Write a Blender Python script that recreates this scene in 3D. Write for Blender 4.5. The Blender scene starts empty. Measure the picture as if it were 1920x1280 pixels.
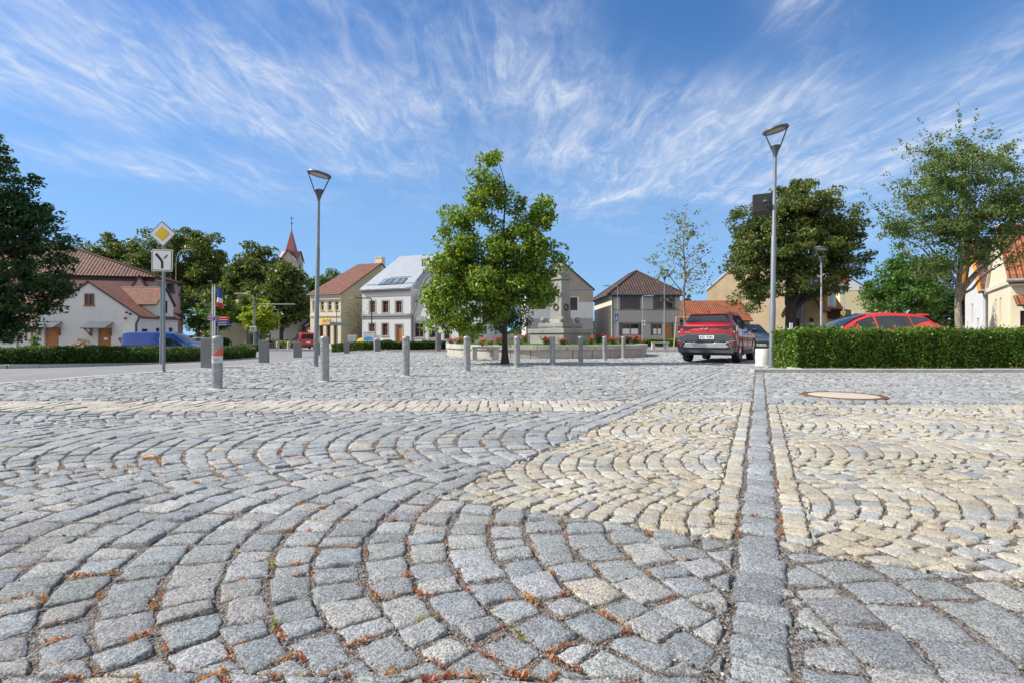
import bpy, bmesh, math, random
import numpy as np
from mathutils import Vector, Matrix
random.seed(7); RNG = np.random.default_rng(11)
S = bpy.context.scene; COL = S.collection
PI = math.pi; rad = math.radians
F = 1000.0; H = 0.86; HOR = 631.0          # focal length in photo pixels, eye height, horizon row
def X_(x, Y): return (x-960)/F*Y
def Z_(y, Y): return H-(y-HOR)/F*Y
def sstep(t): t = max(0.0, min(1.0, t)); return t*t*(3-2*t)
def gz(X, Y):                                # terrain height: falls away to the left behind the square
    return -0.70*sstep((-X-8.2)/11.0)*sstep((Y-9.5)/24.0)
# ------------------------------------------------------------------ object helpers
def tag(o, label=None, cat=None, group=None, kind=None):
    if label: o['label'] = label
    if cat: o['category'] = cat
    if group: o['group'] = group
    if kind: o['kind'] = kind
    return o
def root(name, loc, rz=0, label=None, cat=None, group=None):
    o = bpy.data.objects.new(name, None); COL.objects.link(o)
    o.location = loc; o.rotation_euler = (0, 0, rz); o.empty_display_size = .2
    return tag(o, label, cat, group)
def link_mesh(name, me, mats, parent=None):
    o = bpy.data.objects.new(name, me); COL.objects.link(o)
    for m in (mats if isinstance(mats, (list, tuple)) else [mats]): me.materials.append(m)
    if parent: o.parent = parent
    return o
def copy_tree(o, parent=None):
    c = o.copy(); COL.objects.link(c); c.parent = parent
    for ch in list(o.children): copy_tree(ch, c)
    return c
class MB:
    def __init__(s): s.v = []; s.f = []; s.m = []; s.uv = {}
    def add(s, vs, fs, mi=0):
        n = len(s.v); s.v += [tuple(p) for p in vs]
        for f in fs: s.f.append([i+n for i in f]); s.m.append(mi)
        return s
    def box(s, x0, x1, y0, y1, z0, z1, mi=0, M=None):
        vs = [Vector((x, y, z)) for z in (z0, z1) for y in (y0, y1) for x in (x0, x1)]
        if M: vs = [M @ p for p in vs]
        return s.add(vs, [(0,2,3,1),(4,5,7,6),(0,1,5,4),(2,6,7,3),(0,4,6,2),(1,3,7,5)], mi)
    def cyl(s, p0, p1, r0, r1=None, n=12, caps=True, mi=0):
        return s.tube([p0, p1], [r0, r0 if r1 is None else r1], n, caps, mi)
    def tube(s, pts, rs, n=8, caps=True, mi=0):
        pts = [Vector(p) for p in pts]
        if not isinstance(rs, (list, tuple)): rs = [rs]*len(pts)
        rings = []; prev = None
        for i, p in enumerate(pts):
            d = (pts[min(i+1, len(pts)-1)]-pts[max(i-1, 0)])
            if d.length < 1e-9: d = Vector((0,0,1))
            d.normalize()
            if prev is None: a = d.orthogonal().normalized()
            else:
                a = prev-d*prev.dot(d)
                a = a.normalized() if a.length > 1e-6 else d.orthogonal().normalized()
            prev = a; b = d.cross(a)
            rings.append([p+(a*math.cos(t)+b*math.sin(t))*rs[i] for t in [2*PI*k/n for k in range(n)]])
        vs = [q for r in rings for q in r]; fs = []
        for i in range(len(pts)-1):
            for k in range(n):
                fs.append((i*n+k, i*n+(k+1)%n, (i+1)*n+(k+1)%n, (i+1)*n+k))
        if caps:
            fs.append(tuple(range(n))[::-1]); fs.append(tuple((len(pts)-1)*n+k for k in range(n)))
        return s.add(vs, fs, mi)
    def lathe(s, prof, c=(0,0,0), n=20, mi=0, M=None):
        vs = []; fs = []
        for r, z in prof:
            for k in range(n):
                t = 2*PI*k/n; p = Vector((c[0]+r*math.cos(t), c[1]+r*math.sin(t), c[2]+z))
                vs.append(M @ p if M else p)
        for i in range(len(prof)-1):
            for k in range(n): fs.append((i*n+k, i*n+(k+1)%n, (i+1)*n+(k+1)%n, (i+1)*n+k))
        if prof[0][0] > 1e-5: fs.append(tuple(range(n))[::-1])
        if prof[-1][0] > 1e-5: fs.append(tuple((len(prof)-1)*n+k for k in range(n)))
        return s.add(vs, fs, mi)
    def prism(s, poly, fn, d0, d1, mi=0):        # poly: 2D points (ccw), fn(u,v,d)->xyz
        n = len(poly)
        vs = [fn(u, v, d0) for u, v in poly]+[fn(u, v, d1) for u, v in poly]
        fs = [tuple(range(n))[::-1], tuple(range(n, 2*n))]+[(i, (i+1)%n, n+(i+1)%n, n+i) for i in range(n)]
        return s.add(vs, fs, mi)
    def quad(s, a, b, c, d, mi=0, uv=None):
        if uv: s.uv[len(s.f)] = uv
        return s.add([a, b, c, d], [(0,1,2,3)], mi)
    def build(s, name, mats, parent=None, smooth=False, bevel=0, ang=None, fix=True):
        me = bpy.data.meshes.new(name); me.from_pydata([tuple(p) for p in s.v], [], s.f); me.update()
        o = link_mesh(name, me, mats, parent)
        if any(s.m): me.polygons.foreach_set('material_index', s.m)
        if s.uv:
            l = me.uv_layers.new(name='UVMap')
            for fi, uv in s.uv.items():
                for k, li in enumerate(me.polygons[fi].loop_indices): l.data[li].uv = uv[k]
        elif fix:
            bm = bmesh.new(); bm.from_mesh(me); bmesh.ops.recalc_face_normals(bm, faces=bm.faces); bm.to_mesh(me); bm.free()
        if smooth:
            me.polygons.foreach_set('use_smooth', [True]*len(me.polygons))
            try: me.set_sharp_from_angle(angle=rad(ang or 38))
            except Exception: pass
        if bevel:
            b = o.modifiers.new('Bevel', 'BEVEL'); b.width = bevel; b.segments = 2; b.limit_method = 'ANGLE'; b.angle_limit = rad(40)
        return o
def np_mesh(name, V, Fq, mats, parent=None, col=None, smooth=False, mi=None):
    """V (n,3), Fq (m,4) or (m,3) arrays; col (n,3) vertex colour of the thing itself"""
    me = bpy.data.meshes.new(name); k = Fq.shape[1]
    me.vertices.add(len(V)); me.vertices.foreach_set('co', np.ascontiguousarray(V, np.float32).ravel())
    me.loops.add(Fq.size); me.loops.foreach_set('vertex_index', np.ascontiguousarray(Fq, np.int32).ravel())
    me.polygons.add(len(Fq)); me.polygons.foreach_set('loop_start', np.arange(0, Fq.size, k, dtype=np.int32))
    if smooth: me.polygons.foreach_set('use_smooth', np.ones(len(Fq), bool))
    if mi is not None: me.polygons.foreach_set('material_index', np.ascontiguousarray(mi, np.int32))
    me.update(calc_edges=True)
    if col is not None:
        a = me.color_attributes.new('Col', 'FLOAT_COLOR', 'POINT')
        a.data.foreach_set('color', np.ascontiguousarray(np.c_[col, np.ones(len(col))], np.float32).ravel())
    me.validate(verbose=False)
    return link_mesh(name, me, mats, parent)
# ------------------------------------------------------------------ materials
def lin(c): return tuple(((v/255.0)/12.92 if v/255.0 <= .04045 else ((v/255.0+.055)/1.055)**2.4) for v in c)
class NT:
    def __init__(s, name):
        s.m = bpy.data.materials.new(name); s.m.use_nodes = True; s.t = s.m.node_tree; s.n = s.t.nodes
        s.b = s.n['Principled BSDF']; s.out = s.n['Material Output']
    def nd(s, ty, **kw):
        n = s.n.new(ty)
        for k, v in kw.items(): setattr(n, k, v)
        return n
    def l(s, a, b): s.t.links.new(a, b)
    def noise(s, vec, scale, detail=4, rough=.55, dist=0):
        n = s.nd('ShaderNodeTexNoise'); n.inputs['Scale'].default_value = scale; n.inputs['Detail'].default_value = detail
        n.inputs['Roughness'].default_value = rough; n.inputs['Distortion'].default_value = dist
        if vec is not None: s.l(vec, n.inputs['Vector'])
        return n
    def ramp(s, fac, p0, c0, p1, c1):
        r = s.nd('ShaderNodeValToRGB'); e = r.color_ramp.elements
        e[0].position = p0; e[0].color = (*c0, 1) if len(c0) == 3 else c0; e[1].position = p1; e[1].color = (*c1, 1) if len(c1) == 3 else c1
        s.l(fac, r.inputs[0]); return r
    def mix(s, a, b, fac, mode='MIX'):
        m = s.nd('ShaderNodeMix', data_type='RGBA', blend_type=mode)
        for sock, val in ((m.inputs[0], fac), (m.inputs[6], a), (m.inputs[7], b)):
            if isinstance(val, (int, float)): sock.default_value = val
            elif isinstance(val, tuple): sock.default_value = (*val, 1) if len(val) == 3 else val
            else: s.l(val, sock)
        return m.outputs[2]
    def bump(s, height, strength, dist=.01, prev=None):
        b = s.nd('ShaderNodeBump'); b.inputs['Strength'].default_value = strength; b.inputs['Distance'].default_value = dist
        s.l(height, b.inputs['Height'])
        if prev is not None: s.l(prev, b.inputs['Normal'])
        return b.outputs[0]
    def coord(s, kind='Object'): return s.nd('ShaderNodeTexCoord').outputs[kind]
def simple(name, c, rough=.6, metal=0, var=.12, scale=3.0, bump=.0, bscale=60, coat=0, spec=.5):
    m = NT(name); co = m.coord()
    n = m.noise(co, scale, 5, .6)
    hi = tuple(min(1, v*(1+var)) for v in c); lo = tuple(v*(1-var) for v in c)
    r = m.ramp(n.outputs[0], .3, lo, .7, hi); m.l(r.outputs[0], m.b.inputs['Base Color'])
    m.b.inputs['Roughness'].default_value = rough; m.b.inputs['Metallic'].default_value = metal
    m.b.inputs['Coat Weight'].default_value = coat; m.b.inputs['Coat Roughness'].default_value = .05
    m.b.inputs['Specular IOR Level'].default_value = spec
    if bump:
        n2 = m.noise(co, bscale, 3); m.l(m.bump(n2.outputs[0], bump), m.b.inputs['Normal'])
    return m.m
def plaster(name, c, stain=.16):
    m = NT(name); co = m.coord()
    a = m.noise(co, .6, 6, .65); b = m.noise(co, 9, 5, .7)
    mp = m.nd('ShaderNodeMapping'); mp.inputs['Scale'].default_value = (3, 3, .35); m.l(co, mp.inputs[0])
    d = m.noise(mp.outputs[0], 1.6, 4, .6)
    r1 = m.ramp(a.outputs[0], .3, tuple(v*(1-stain) for v in c), .72, c)
    r2 = m.ramp(d.outputs[0], .35, (.90,.895,.885), .62, (1,1,1))
    c1 = m.mix(r1.outputs[0], r2.outputs[0], .45, 'MULTIPLY'); m.l(c1, m.b.inputs['Base Color'])
    m.b.inputs['Roughness'].default_value = .9; m.l(m.bump(b.outputs[0], .25, .01), m.b.inputs['Normal'])
    return m.m
def tiles(name, c, w=.25, h=.33, var=.35, bump=.9, wave=True, mortar=.02):
    """roof tiles on UVs in metres: courses, rounded pans, weathering"""
    m = NT(name); uv = m.coord('UV')
    br = m.nd('ShaderNodeTexBrick'); br.offset = .0 if wave else .5
    br.inputs['Scale'].default_value = 1; br.inputs['Brick Width'].default_value = w; br.inputs['Row Height'].default_value = h
    br.inputs['Mortar Size'].default_value = mortar; br.inputs['Mortar Smooth'].default_value = .3; br.inputs['Bias'].default_value = 0
    br.inputs['Color1'].default_value = (*[v*(1-var) for v in c], 1); br.inputs['Color2'].default_value = (*[v*(1+var*.7) for v in c], 1)
    br.inputs['Mortar'].default_value = (*[v*.35 for v in c], 1); m.l(uv, br.inputs['Vector'])
    n = m.noise(uv, .7, 5, .65); n2 = m.noise(uv, 14, 4, .6)
    c1 = m.mix(br.outputs['Color'], m.ramp(n.outputs[0], .3, (.62,.60,.58), .7, (1.1,1.08,1.05)).outputs[0], .8, 'MULTIPLY')
    c2 = m.mix(c1, m.ramp(n2.outputs[0], .35, (.8,.8,.8), .65, (1,1,1)).outputs[0], .7, 'MULTIPLY')
    m.l(c2, m.b.inputs['Base Color']); m.b.inputs['Roughness'].default_value = .8
    sx = m.nd('ShaderNodeSeparateXYZ'); m.l(uv, sx.inputs[0])
    def saw(sock, period):
        d = m.nd('ShaderNodeMath', operation='DIVIDE'); m.l(sock, d.inputs[0]); d.inputs[1].default_value = period
        f = m.nd('ShaderNodeMath', operation='FRACT'); m.l(d.outputs[0], f.inputs[0]); return f.outputs[0]
    v = saw(sx.outputs[1], h); inv = m.nd('ShaderNodeMath', operation='SUBTRACT'); inv.inputs[0].default_value = 1; m.l(v, inv.inputs[1])
    hgt = inv.outputs[0]
    if wave:
        u = m.nd('ShaderNodeMath', operation='MULTIPLY'); m.l(sx.outputs[0], u.inputs[0]); u.inputs[1].default_value = 2*PI/w
        sn = m.nd('ShaderNodeMath', operation='SINE'); m.l(u.outputs[0], sn.inputs[0])
        ad = m.nd('ShaderNodeMath', operation='ADD'); m.l(sn.outputs[0], ad.inputs[0]); m.l(hgt, ad.inputs[1]); hgt = ad.outputs[0]
    m.l(m.bump(hgt, bump, .05), m.b.inputs['Normal']); return m.m
def leafmat(name, trans=.38, rough=.45):
    m = NT(name); a = m.nd('ShaderNodeAttribute', attribute_name='Col')
    m.l(a.outputs['Color'], m.b.inputs['Base Color']); m.b.inputs['Roughness'].default_value = rough
    m.b.inputs['Specular IOR Level'].default_value = .35
    t = m.nd('ShaderNodeBsdfTranslucent'); tc = m.mix(a.outputs['Color'], (1.0,.95,.25), .5, 'MULTIPLY')
    g = m.nd('ShaderNodeHueSaturation'); g.inputs['Value'].default_value = 1.9; m.l(tc, g.inputs['Color']); m.l(g.outputs[0], t.inputs[0])
    mx = m.nd('ShaderNodeMixShader'); mx.inputs[0].default_value = trans
    m.l(m.b.outputs[0], mx.inputs[1]); m.l(t.outputs[0], mx.inputs[2]); m.l(mx.outputs[0], m.out.inputs[0])
    return m.m
def glassmat(name, c=(.015,.02,.026), rough=.06, spec=.6):
    m = NT(name); co = m.coord(); n = m.noise(co, .9, 2)
    r = m.ramp(n.outputs[0], .35, c, .7, tuple(v*2.2+.004 for v in c)); m.l(r.outputs[0], m.b.inputs['Base Color'])
    m.b.inputs['Roughness'].default_value = rough; m.b.inputs['Specular IOR Level'].default_value = spec
    n2 = m.noise(co, 1.7, 1); m.l(m.bump(n2.outputs[0], .04, .05), m.b.inputs['Normal']); return m.m
def carpaint(name, c, flake=.15):
    m = NT(name); co = m.coord(); n = m.noise(co, 1.3, 3)
    r = m.ramp(n.outputs[0], .3, tuple(v*.92 for v in c), .7, c); m.l(r.outputs[0], m.b.inputs['Base Color'])
    m.b.inputs['Metallic'].default_value = flake; m.b.inputs['Roughness'].default_value = .32
    m.b.inputs['Coat Weight'].default_value = 1; m.b.inputs['Coat Roughness'].default_value = .04; return m.m
def bark(name, c):
    m = NT(name); co = m.coord(); mp = m.nd('ShaderNodeMapping'); mp.inputs['Scale'].default_value = (1,1,.18); m.l(co, mp.inputs[0])
    n = m.noise(mp.outputs[0], 26, 6, .7); r = m.ramp(n.outputs[0], .35, tuple(v*.45 for v in c), .65, tuple(v*1.35 for v in c))
    n2 = m.noise(co, 2.2, 3); c2 = m.mix(r.outputs[0], m.ramp(n2.outputs[0], .4, (.75,.8,.7), .65, (1,1,1)).outputs[0], .8, 'MULTIPLY')
    m.l(c2, m.b.inputs['Base Color']); m.b.inputs['Roughness'].default_value = .95
    m.l(m.bump(n.outputs[0], .8, .03), m.b.inputs['Normal']); return m.m
def granite(name, fine=260.0, mixf=.55, bumps=.5, usecol=True, c=(.33,.34,.35), rough=.78):
    """speckled granite; base colour comes from each stone's own colour attribute"""
    m = NT(name); co = m.coord()
    if usecol: base = m.nd('ShaderNodeAttribute', attribute_name='Col').outputs['Color']
    else:
        n0 = m.noise(co, 1.2, 4); base = m.ramp(n0.outputs[0], .3, tuple(v*.86 for v in c), .7, tuple(v*1.1 for v in c)).outputs[0]
    n = m.noise(co, fine, 3, .75); v = m.nd('ShaderNodeTexVoronoi'); v.inputs['Scale'].default_value = fine*.8; m.l(co, v.inputs['Vector'])
    bw = m.nd('ShaderNodeRGBToBW'); m.l(v.outputs['Color'], bw.inputs[0])
    s1 = m.ramp(bw.outputs[0], .22, (.40,.41,.43), .78, (1.42,1.42,1.42))
    s2 = m.ramp(n.outputs[0], .36, (.55,.56,.58), .62, (1.28,1.27,1.25))
    c1 = m.mix(base, s1.outputs[0], mixf, 'MULTIPLY'); c2 = m.mix(c1, s2.outputs[0], mixf, 'MULTIPLY')
    stain = m.noise(co, .9, 5, .65); c2 = m.mix(c2, m.ramp(stain.outputs[0], .35, (.84,.82,.79), .6, (1.03,1.03,1.03)).outputs[0], .9, 'MULTIPLY'); big = m.noise(co, 22, 4, .6); c3 = m.mix(c2, m.ramp(big.outputs[0], .3, (.86,.86,.84), .7, (1.06,1.05,1.03)).outputs[0], .9, 'MULTIPLY')
    m.l(c3, m.b.inputs['Base Color']); m.b.inputs['Roughness'].default_value = rough; m.b.inputs['Specular IOR Level'].default_value = .35
    h1 = m.noise(co, 75, 5, .7)
    nb = m.bump(h1.outputs[0], bumps, .012); m.l(m.bump(n.outputs[0], bumps*.7, .004, nb), m.b.inputs['Normal']); return m.m
M = {}
M['metal'] = simple('galvanised metal', (.30,.31,.31), .5, .35, .30, 11, .1, 160)
M['metal_dark'] = simple('dark grey painted metal', (.085,.10,.115), .5, .2, .15, 6)
M['metal_pole'] = simple('grey painted pole', (.19,.22,.245), .5, .25, .12, 5)
M['black'] = simple('black plastic', (.016,.016,.018), .55, 0, .2, 9)
M['rubber'] = simple('tyre rubber', (.018,.018,.018), .85, 0, .25, 12)
M['lamp_glass'] = simple('lamp diffuser', (.42,.40,.36), .3, 0, .08, 14)
M['white'] = simple('white paint', (.78,.78,.76), .5, 0, .05, 4)
M['concrete'] = simple('pale concrete', (.50,.48,.44), .85, 0, .14, 2.2, .3, 40)
M['wood'] = simple('orange brown wood', (.36,.145,.035), .55, 0, .25, 7)
M['wood_win'] = simple('brown window wood', (.20,.075,.022), .5, 0, .25, 7)
M['wood_pale'] = simple('pale stake wood', (.50,.34,.19), .7, 0, .2, 9)
M['frame_dark'] = simple('dark brown frame', (.045,.028,.02), .5, 0, .2, 7)
M['frame_white'] = simple('white frame', (.7,.7,.68), .5, 0, .05, 7)
M['glass'] = glassmat('window glass'); M['carglass'] = glassmat('car glass', (.012,.018,.02), .03, .8)
M['slate'] = simple('slate grey sheet', (.055,.075,.095), .45, .1, .15, 3)
M['brick'] = simple('red chimney brick', (.30,.075,.04), .85, 0, .3, 6, .4, 12)
M['leaf'] = leafmat('leaves'); M['leaf_dense'] = leafmat('leaves dense', .28)
M['bark'] = bark('bark brown', (.11,.085,.065)); M['bark_pale'] = bark('bark pale', (.27,.23,.18)); M['bark_dark'] = bark('bark dark', (.05,.042,.035))
M['granite_post'] = granite('granite post', 120, .35, .35, False, (.235,.245,.255))
M['granite_wall'] = granite('granite pale wall', 60, .3, .3, False, (.52,.50,.45))
M['granite_kerb'] = granite('granite kerb', 110, .4, .4, False, (.50,.50,.48))
M['granite_mon'] = granite('granite monument', 70, .35, .3, False, (.33,.335,.315))
M['red'] = simple('signal red', (.55,.03,.025), .5, 0, .08, 4)
M['yellow'] = simple('signal yellow', (.80,.55,.02), .45, 0, .06, 4)
M['blue'] = simple('signal blue', (.01,.055,.35), .45, 0, .1, 4)
# ================================================================== ground, road, paving
def gzv(x, y):
    ss = lambda t: np.clip(t,0,1)**2*(3-2*np.clip(t,0,1))
    return -0.70*ss((-x-8.2)/11.0)*ss((y-9.5)/24.0)
def sheet(name, xs, ys, dz, mat, keep=None, kind='structure'):
    xs = np.asarray(xs, float); ys = np.asarray(ys, float)
    gx, gy = np.meshgrid(xs, ys); V = np.c_[gx.ravel(), gy.ravel(), gzv(gx.ravel(), gy.ravel())+dz]
    nx = len(xs); i, j = np.meshgrid(np.arange(nx-1), np.arange(len(ys)-1)); a = (j*nx+i).ravel()
    Fq = np.c_[a, a+1, a+nx+1, a+nx]
    if keep is not None:
        c = V[Fq].mean(1); Fq = Fq[keep(c[:,0], c[:,1])]
    return tag(np_mesh(name, V, Fq, mat, smooth=True), kind=kind)
def mat_ground():
    m = NT('dry ground'); co = m.coord(); n = m.noise(co, .05, 6, .6); n2 = m.noise(co, 1.5, 5, .7)
    r = m.ramp(n.outputs[0], .4, (.07,.085,.03), .6, (.17,.15,.09)); c = m.mix(r.outputs[0], m.ramp(n2.outputs[0], .3, (.6,.6,.55), .7, (1.2,1.2,1.1)).outputs[0], .8, 'MULTIPLY')
    m.l(c, m.b.inputs['Base Color']); m.b.inputs['Roughness'].default_value = .95; return m.m
def mat_asphalt():
    m = NT('worn asphalt'); co = m.coord(); n = m.noise(co, .35, 6, .65); n2 = m.noise(co, 90, 3, .7); n3 = m.noise(co, 4, 5, .6)
    r = m.ramp(n.outputs[0], .3, (.20,.197,.192), .7, (.265,.262,.255)); c = m.mix(r.outputs[0], m.ramp(n2.outputs[0], .3, (.7,.7,.7), .7, (1.2,1.2,1.2)).outputs[0], .8, 'MULTIPLY')
    c = m.mix(c, m.ramp(n3.outputs[0], .35, (.82,.82,.82), .6, (1,1,1)).outputs[0], .7, 'MULTIPLY')
    m.l(c, m.b.inputs['Base Color']); m.b.inputs['Roughness'].default_value = .9; m.l(m.bump(n2.outputs[0], .4, .006), m.b.inputs['Normal']); return m.m
def mat_bed():
    m = NT('joint grit'); co = m.coord(); v = m.nd('ShaderNodeTexVoronoi'); v.inputs['Scale'].default_value = 130; m.l(co, v.inputs['Vector'])
    bw = m.nd('ShaderNodeRGBToBW'); m.l(v.outputs['Color'], bw.inputs[0]); n = m.noise(co, 5, 4, .6)
    r = m.ramp(bw.outputs[0], .2, (.06,.053,.046), .85, (.30,.275,.25)); c = m.mix(r.outputs[0], m.ramp(n.outputs[0], .35, (.75,.62,.5), .65, (1,1,1)).outputs[0], .8, 'MULTIPLY')
    m.l(c, m.b.inputs['Base Color']); m.b.inputs['Roughness'].default_value = .95; m.l(m.bump(v.outputs['Distance'], .9, .008), m.b.inputs['Normal']); return m.m
M['asphalt'] = mat_asphalt(); M['bed'] = mat_bed(); M['ground'] = mat_ground()
wide = np.r_[np.linspace(-600,-70,14), np.linspace(-60,60,61), np.linspace(70,600,14)]
sheet('ground', wide, np.r_[-200,-100,-50,-20, np.linspace(-4,120,63), np.linspace(140,900,14)], -.09, M['ground'])
sheet('road', np.linspace(-64,64,129), np.linspace(5,84,80), -.040, M['asphalt'])
EDGE = [(-17,7.2),(-13,8.15),(-10.9,8.75),(-9.6,9.35),(-9.35,10.4),(-9.25,11.9),(-8.75,13.2),(-8.4,15),(-8.1,16.9),(-7.65,19),(-7.55,25.3),(-7.3,33),(-6.6,38)]
def edge_x(y): return np.interp(y, [p[1] for p in EDGE], [p[0] for p in EDGE])
def right_x(y): return np.where(y < 12.95, 60.0, 7.05+(y-12.95)*.46)
BED_C, BED_R = (1.62,25.6), 4.72
MH = (4.88,7.86); MH_R = .56
def in_plaza(x, y):
    d = np.hypot(x-BED_C[0], y-BED_C[1]) > BED_R+.03
    m = np.hypot(x-MH[0], y-MH[1]) > MH_R+.01
    return (x > edge_x(y)+.14) & (x < right_x(y)) & (y < 36) & (y > -1) & d & m & (np.abs(x) < 24)
S_D = np.array([.4213,.9069]); S_N = np.array([.9069,-.4213])   # along / across the dark strip
A1 = np.array([-.403,2.876]); D1 = np.array([.487,.8734]); N1 = np.array([-.8734,.487])
def uvw(x, y): return S_D[0]*x+S_D[1]*y, S_N[0]*x+S_N[1]*y, (x-A1[0])*N1[0]+(y-A1[1])*N1[1]
YF = 7.12
def in_strip(x, y): u,v,w = uvw(x,y); return (np.abs(v) < .088) & (y < 12.9)
def in_yl(x, y): u,v,w = uvw(x,y); return (w < 0) & (v < -.088) & (u > 2.44) & (y < YF)
def in_yr(x, y): u,v,w = uvw(x,y); return (v > .088) & (u > 2.44) & (y < 6.84)
def in_rows(x, y): u,v,w = uvw(x,y); return (w > 0) & (w < .34) & (v < -.088) & (y > 5.2) & (y < 16)
def in_band(x, y): u,v,w = uvw(x,y); return (y > 6.22) & (y < 7.26) & (w > .34)
def in_gl(x, y): u,v,w = uvw(x,y); return (v < -.088) & ~in_yl(x,y) & ~in_rows(x,y) & (y < 6.22)
def in_gr(x, y): u,v,w = uvw(x,y); return (v > .088) & (u <= 2.44)
def in_gfar(x, y):
    return (y >= 6.22) & ~in_yl(x,y) & ~in_yr(x,y) & ~in_rows(x,y) & ~in_band(x,y) & ~in_strip(x,y)
def both(f): return lambda x, y: f(x, y) & in_plaza(x, y)
def arc_quads(x0, x1, y0, y1, W, t, l, yc0, sgn, seed):
    r = np.random.default_rng(seed); R = .66*W; tm = math.asin(.5*W/R); out = []
    k0 = math.floor((y0-yc0)/W)-1; k1 = math.ceil((y1-yc0)/W)+1
    for k in range(k0, k1+1):
        yc = yc0+k*W; ph = r.random()*t
        n = max(3, int(round(2*R*tm/l)))
        a = x0*sgn if sgn > 0 else -x1
        a += ph
        end = x1 if sgn > 0 else -x0
        while a < end+.4*W:
            tt = t*r.uniform(.86,1.16)
            th = np.linspace(-tm, tm, n+1)
            th[1:-1] += r.uniform(-.28,.28, n-1)*(2*tm/n)
            b0 = R*np.sin(th); x_0 = a-(R-R*np.cos(th))
            b1 = np.clip(b0+tt*np.sin(th)*np.cos(th), -W/2, W/2); th1 = np.arcsin(np.clip(b1/R,-1,1)); x_1 = a+tt-(R-R*np.cos(th1))
            q = np.stack([np.c_[x_0[:-1],b0[:-1]], np.c_[x_1[:-1],b1[:-1]], np.c_[x_1[1:],b1[1:]], np.c_[x_0[1:],b0[1:]]], 1)
            q[:,:,0] *= sgn; q[:,:,1] += yc
            out.append(q if sgn > 0 else q[:, ::-1])
            a += tt
    return np.concatenate(out)
def row_quads(org, d, nrm, w0, rows, width, l, s0, s1, seed):
    r = np.random.default_rng(seed); out = []
    for k in range(rows):
        s = s0+r.random()*l
        while s < s1:
            ll = l*r.uniform(.75,1.3); a = w0+k*width
            out.append([org+d*s+nrm*a, org+d*s+nrm*(a+width), org+d*(s+ll)+nrm*(a+width), org+d*(s+ll)+nrm*a]); s += ll
    return np.array(out)
def clip_to(q, inside, minfrac=.10):
    c = q.mean(1); ci = inside(c[:,0], c[:,1]); k4 = np.stack([inside(q[:,k,0], q[:,k,1]) for k in range(4)],1); nin = k4.sum(1)
    c2 = (q*k4[...,None]).sum(1)/np.maximum(nin,1)[:,None]; c2 = c2+(c-c2)*.06; ok2 = inside(c2[:,0], c2[:,1])
    keep = ci | ((nin > 0) & ok2); c = np.where(ci[:,None], c, c2)[keep]; q0 = q[keep]; q = q0
    area = lambda z: .5*np.abs((z[:,0,0]-z[:,2,0])*(z[:,1,1]-z[:,3,1])-(z[:,1,0]-z[:,3,0])*(z[:,0,1]-z[:,2,1]))
    a0 = area(q); q = q.copy()
    for k in range(4):
        lo = np.zeros(len(q)); hi = np.ones(len(q)); p = q[:,k]; ok = inside(p[:,0], p[:,1])
        for _ in range(9):
            md = (lo+hi)/2; pt = c+(p-c)*md[:,None]; i = inside(pt[:,0], pt[:,1]); lo = np.where(i, md, lo); hi = np.where(i, hi, md)
        f = np.where(ok, 1.0, lo); q[:,k] = c+(p-c)*f[:,None]
    return q[area(q) > minfrac*a0]
PAL_G = (np.array([(.355,.380,.402),(.40,.415,.424),(.42,.424,.412),(.365,.384,.390),(.46,.464,.455),(.47,.435,.37)]), [.3,.27,.12,.19,.10,.02])
PAL_Y = (np.array([(.475,.425,.33),(.49,.455,.375),(.47,.45,.395),(.41,.41,.39),(.37,.39,.405)]), [.26,.28,.22,.14,.10])
PAL_B = (np.array([(.48,.45,.385),(.46,.435,.38),(.50,.475,.42)]), [.4,.3,.3])
PAL_S = (np.array([(.345,.37,.39),(.385,.402,.412),(.31,.335,.36)]), [.4,.35,.25])
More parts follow.
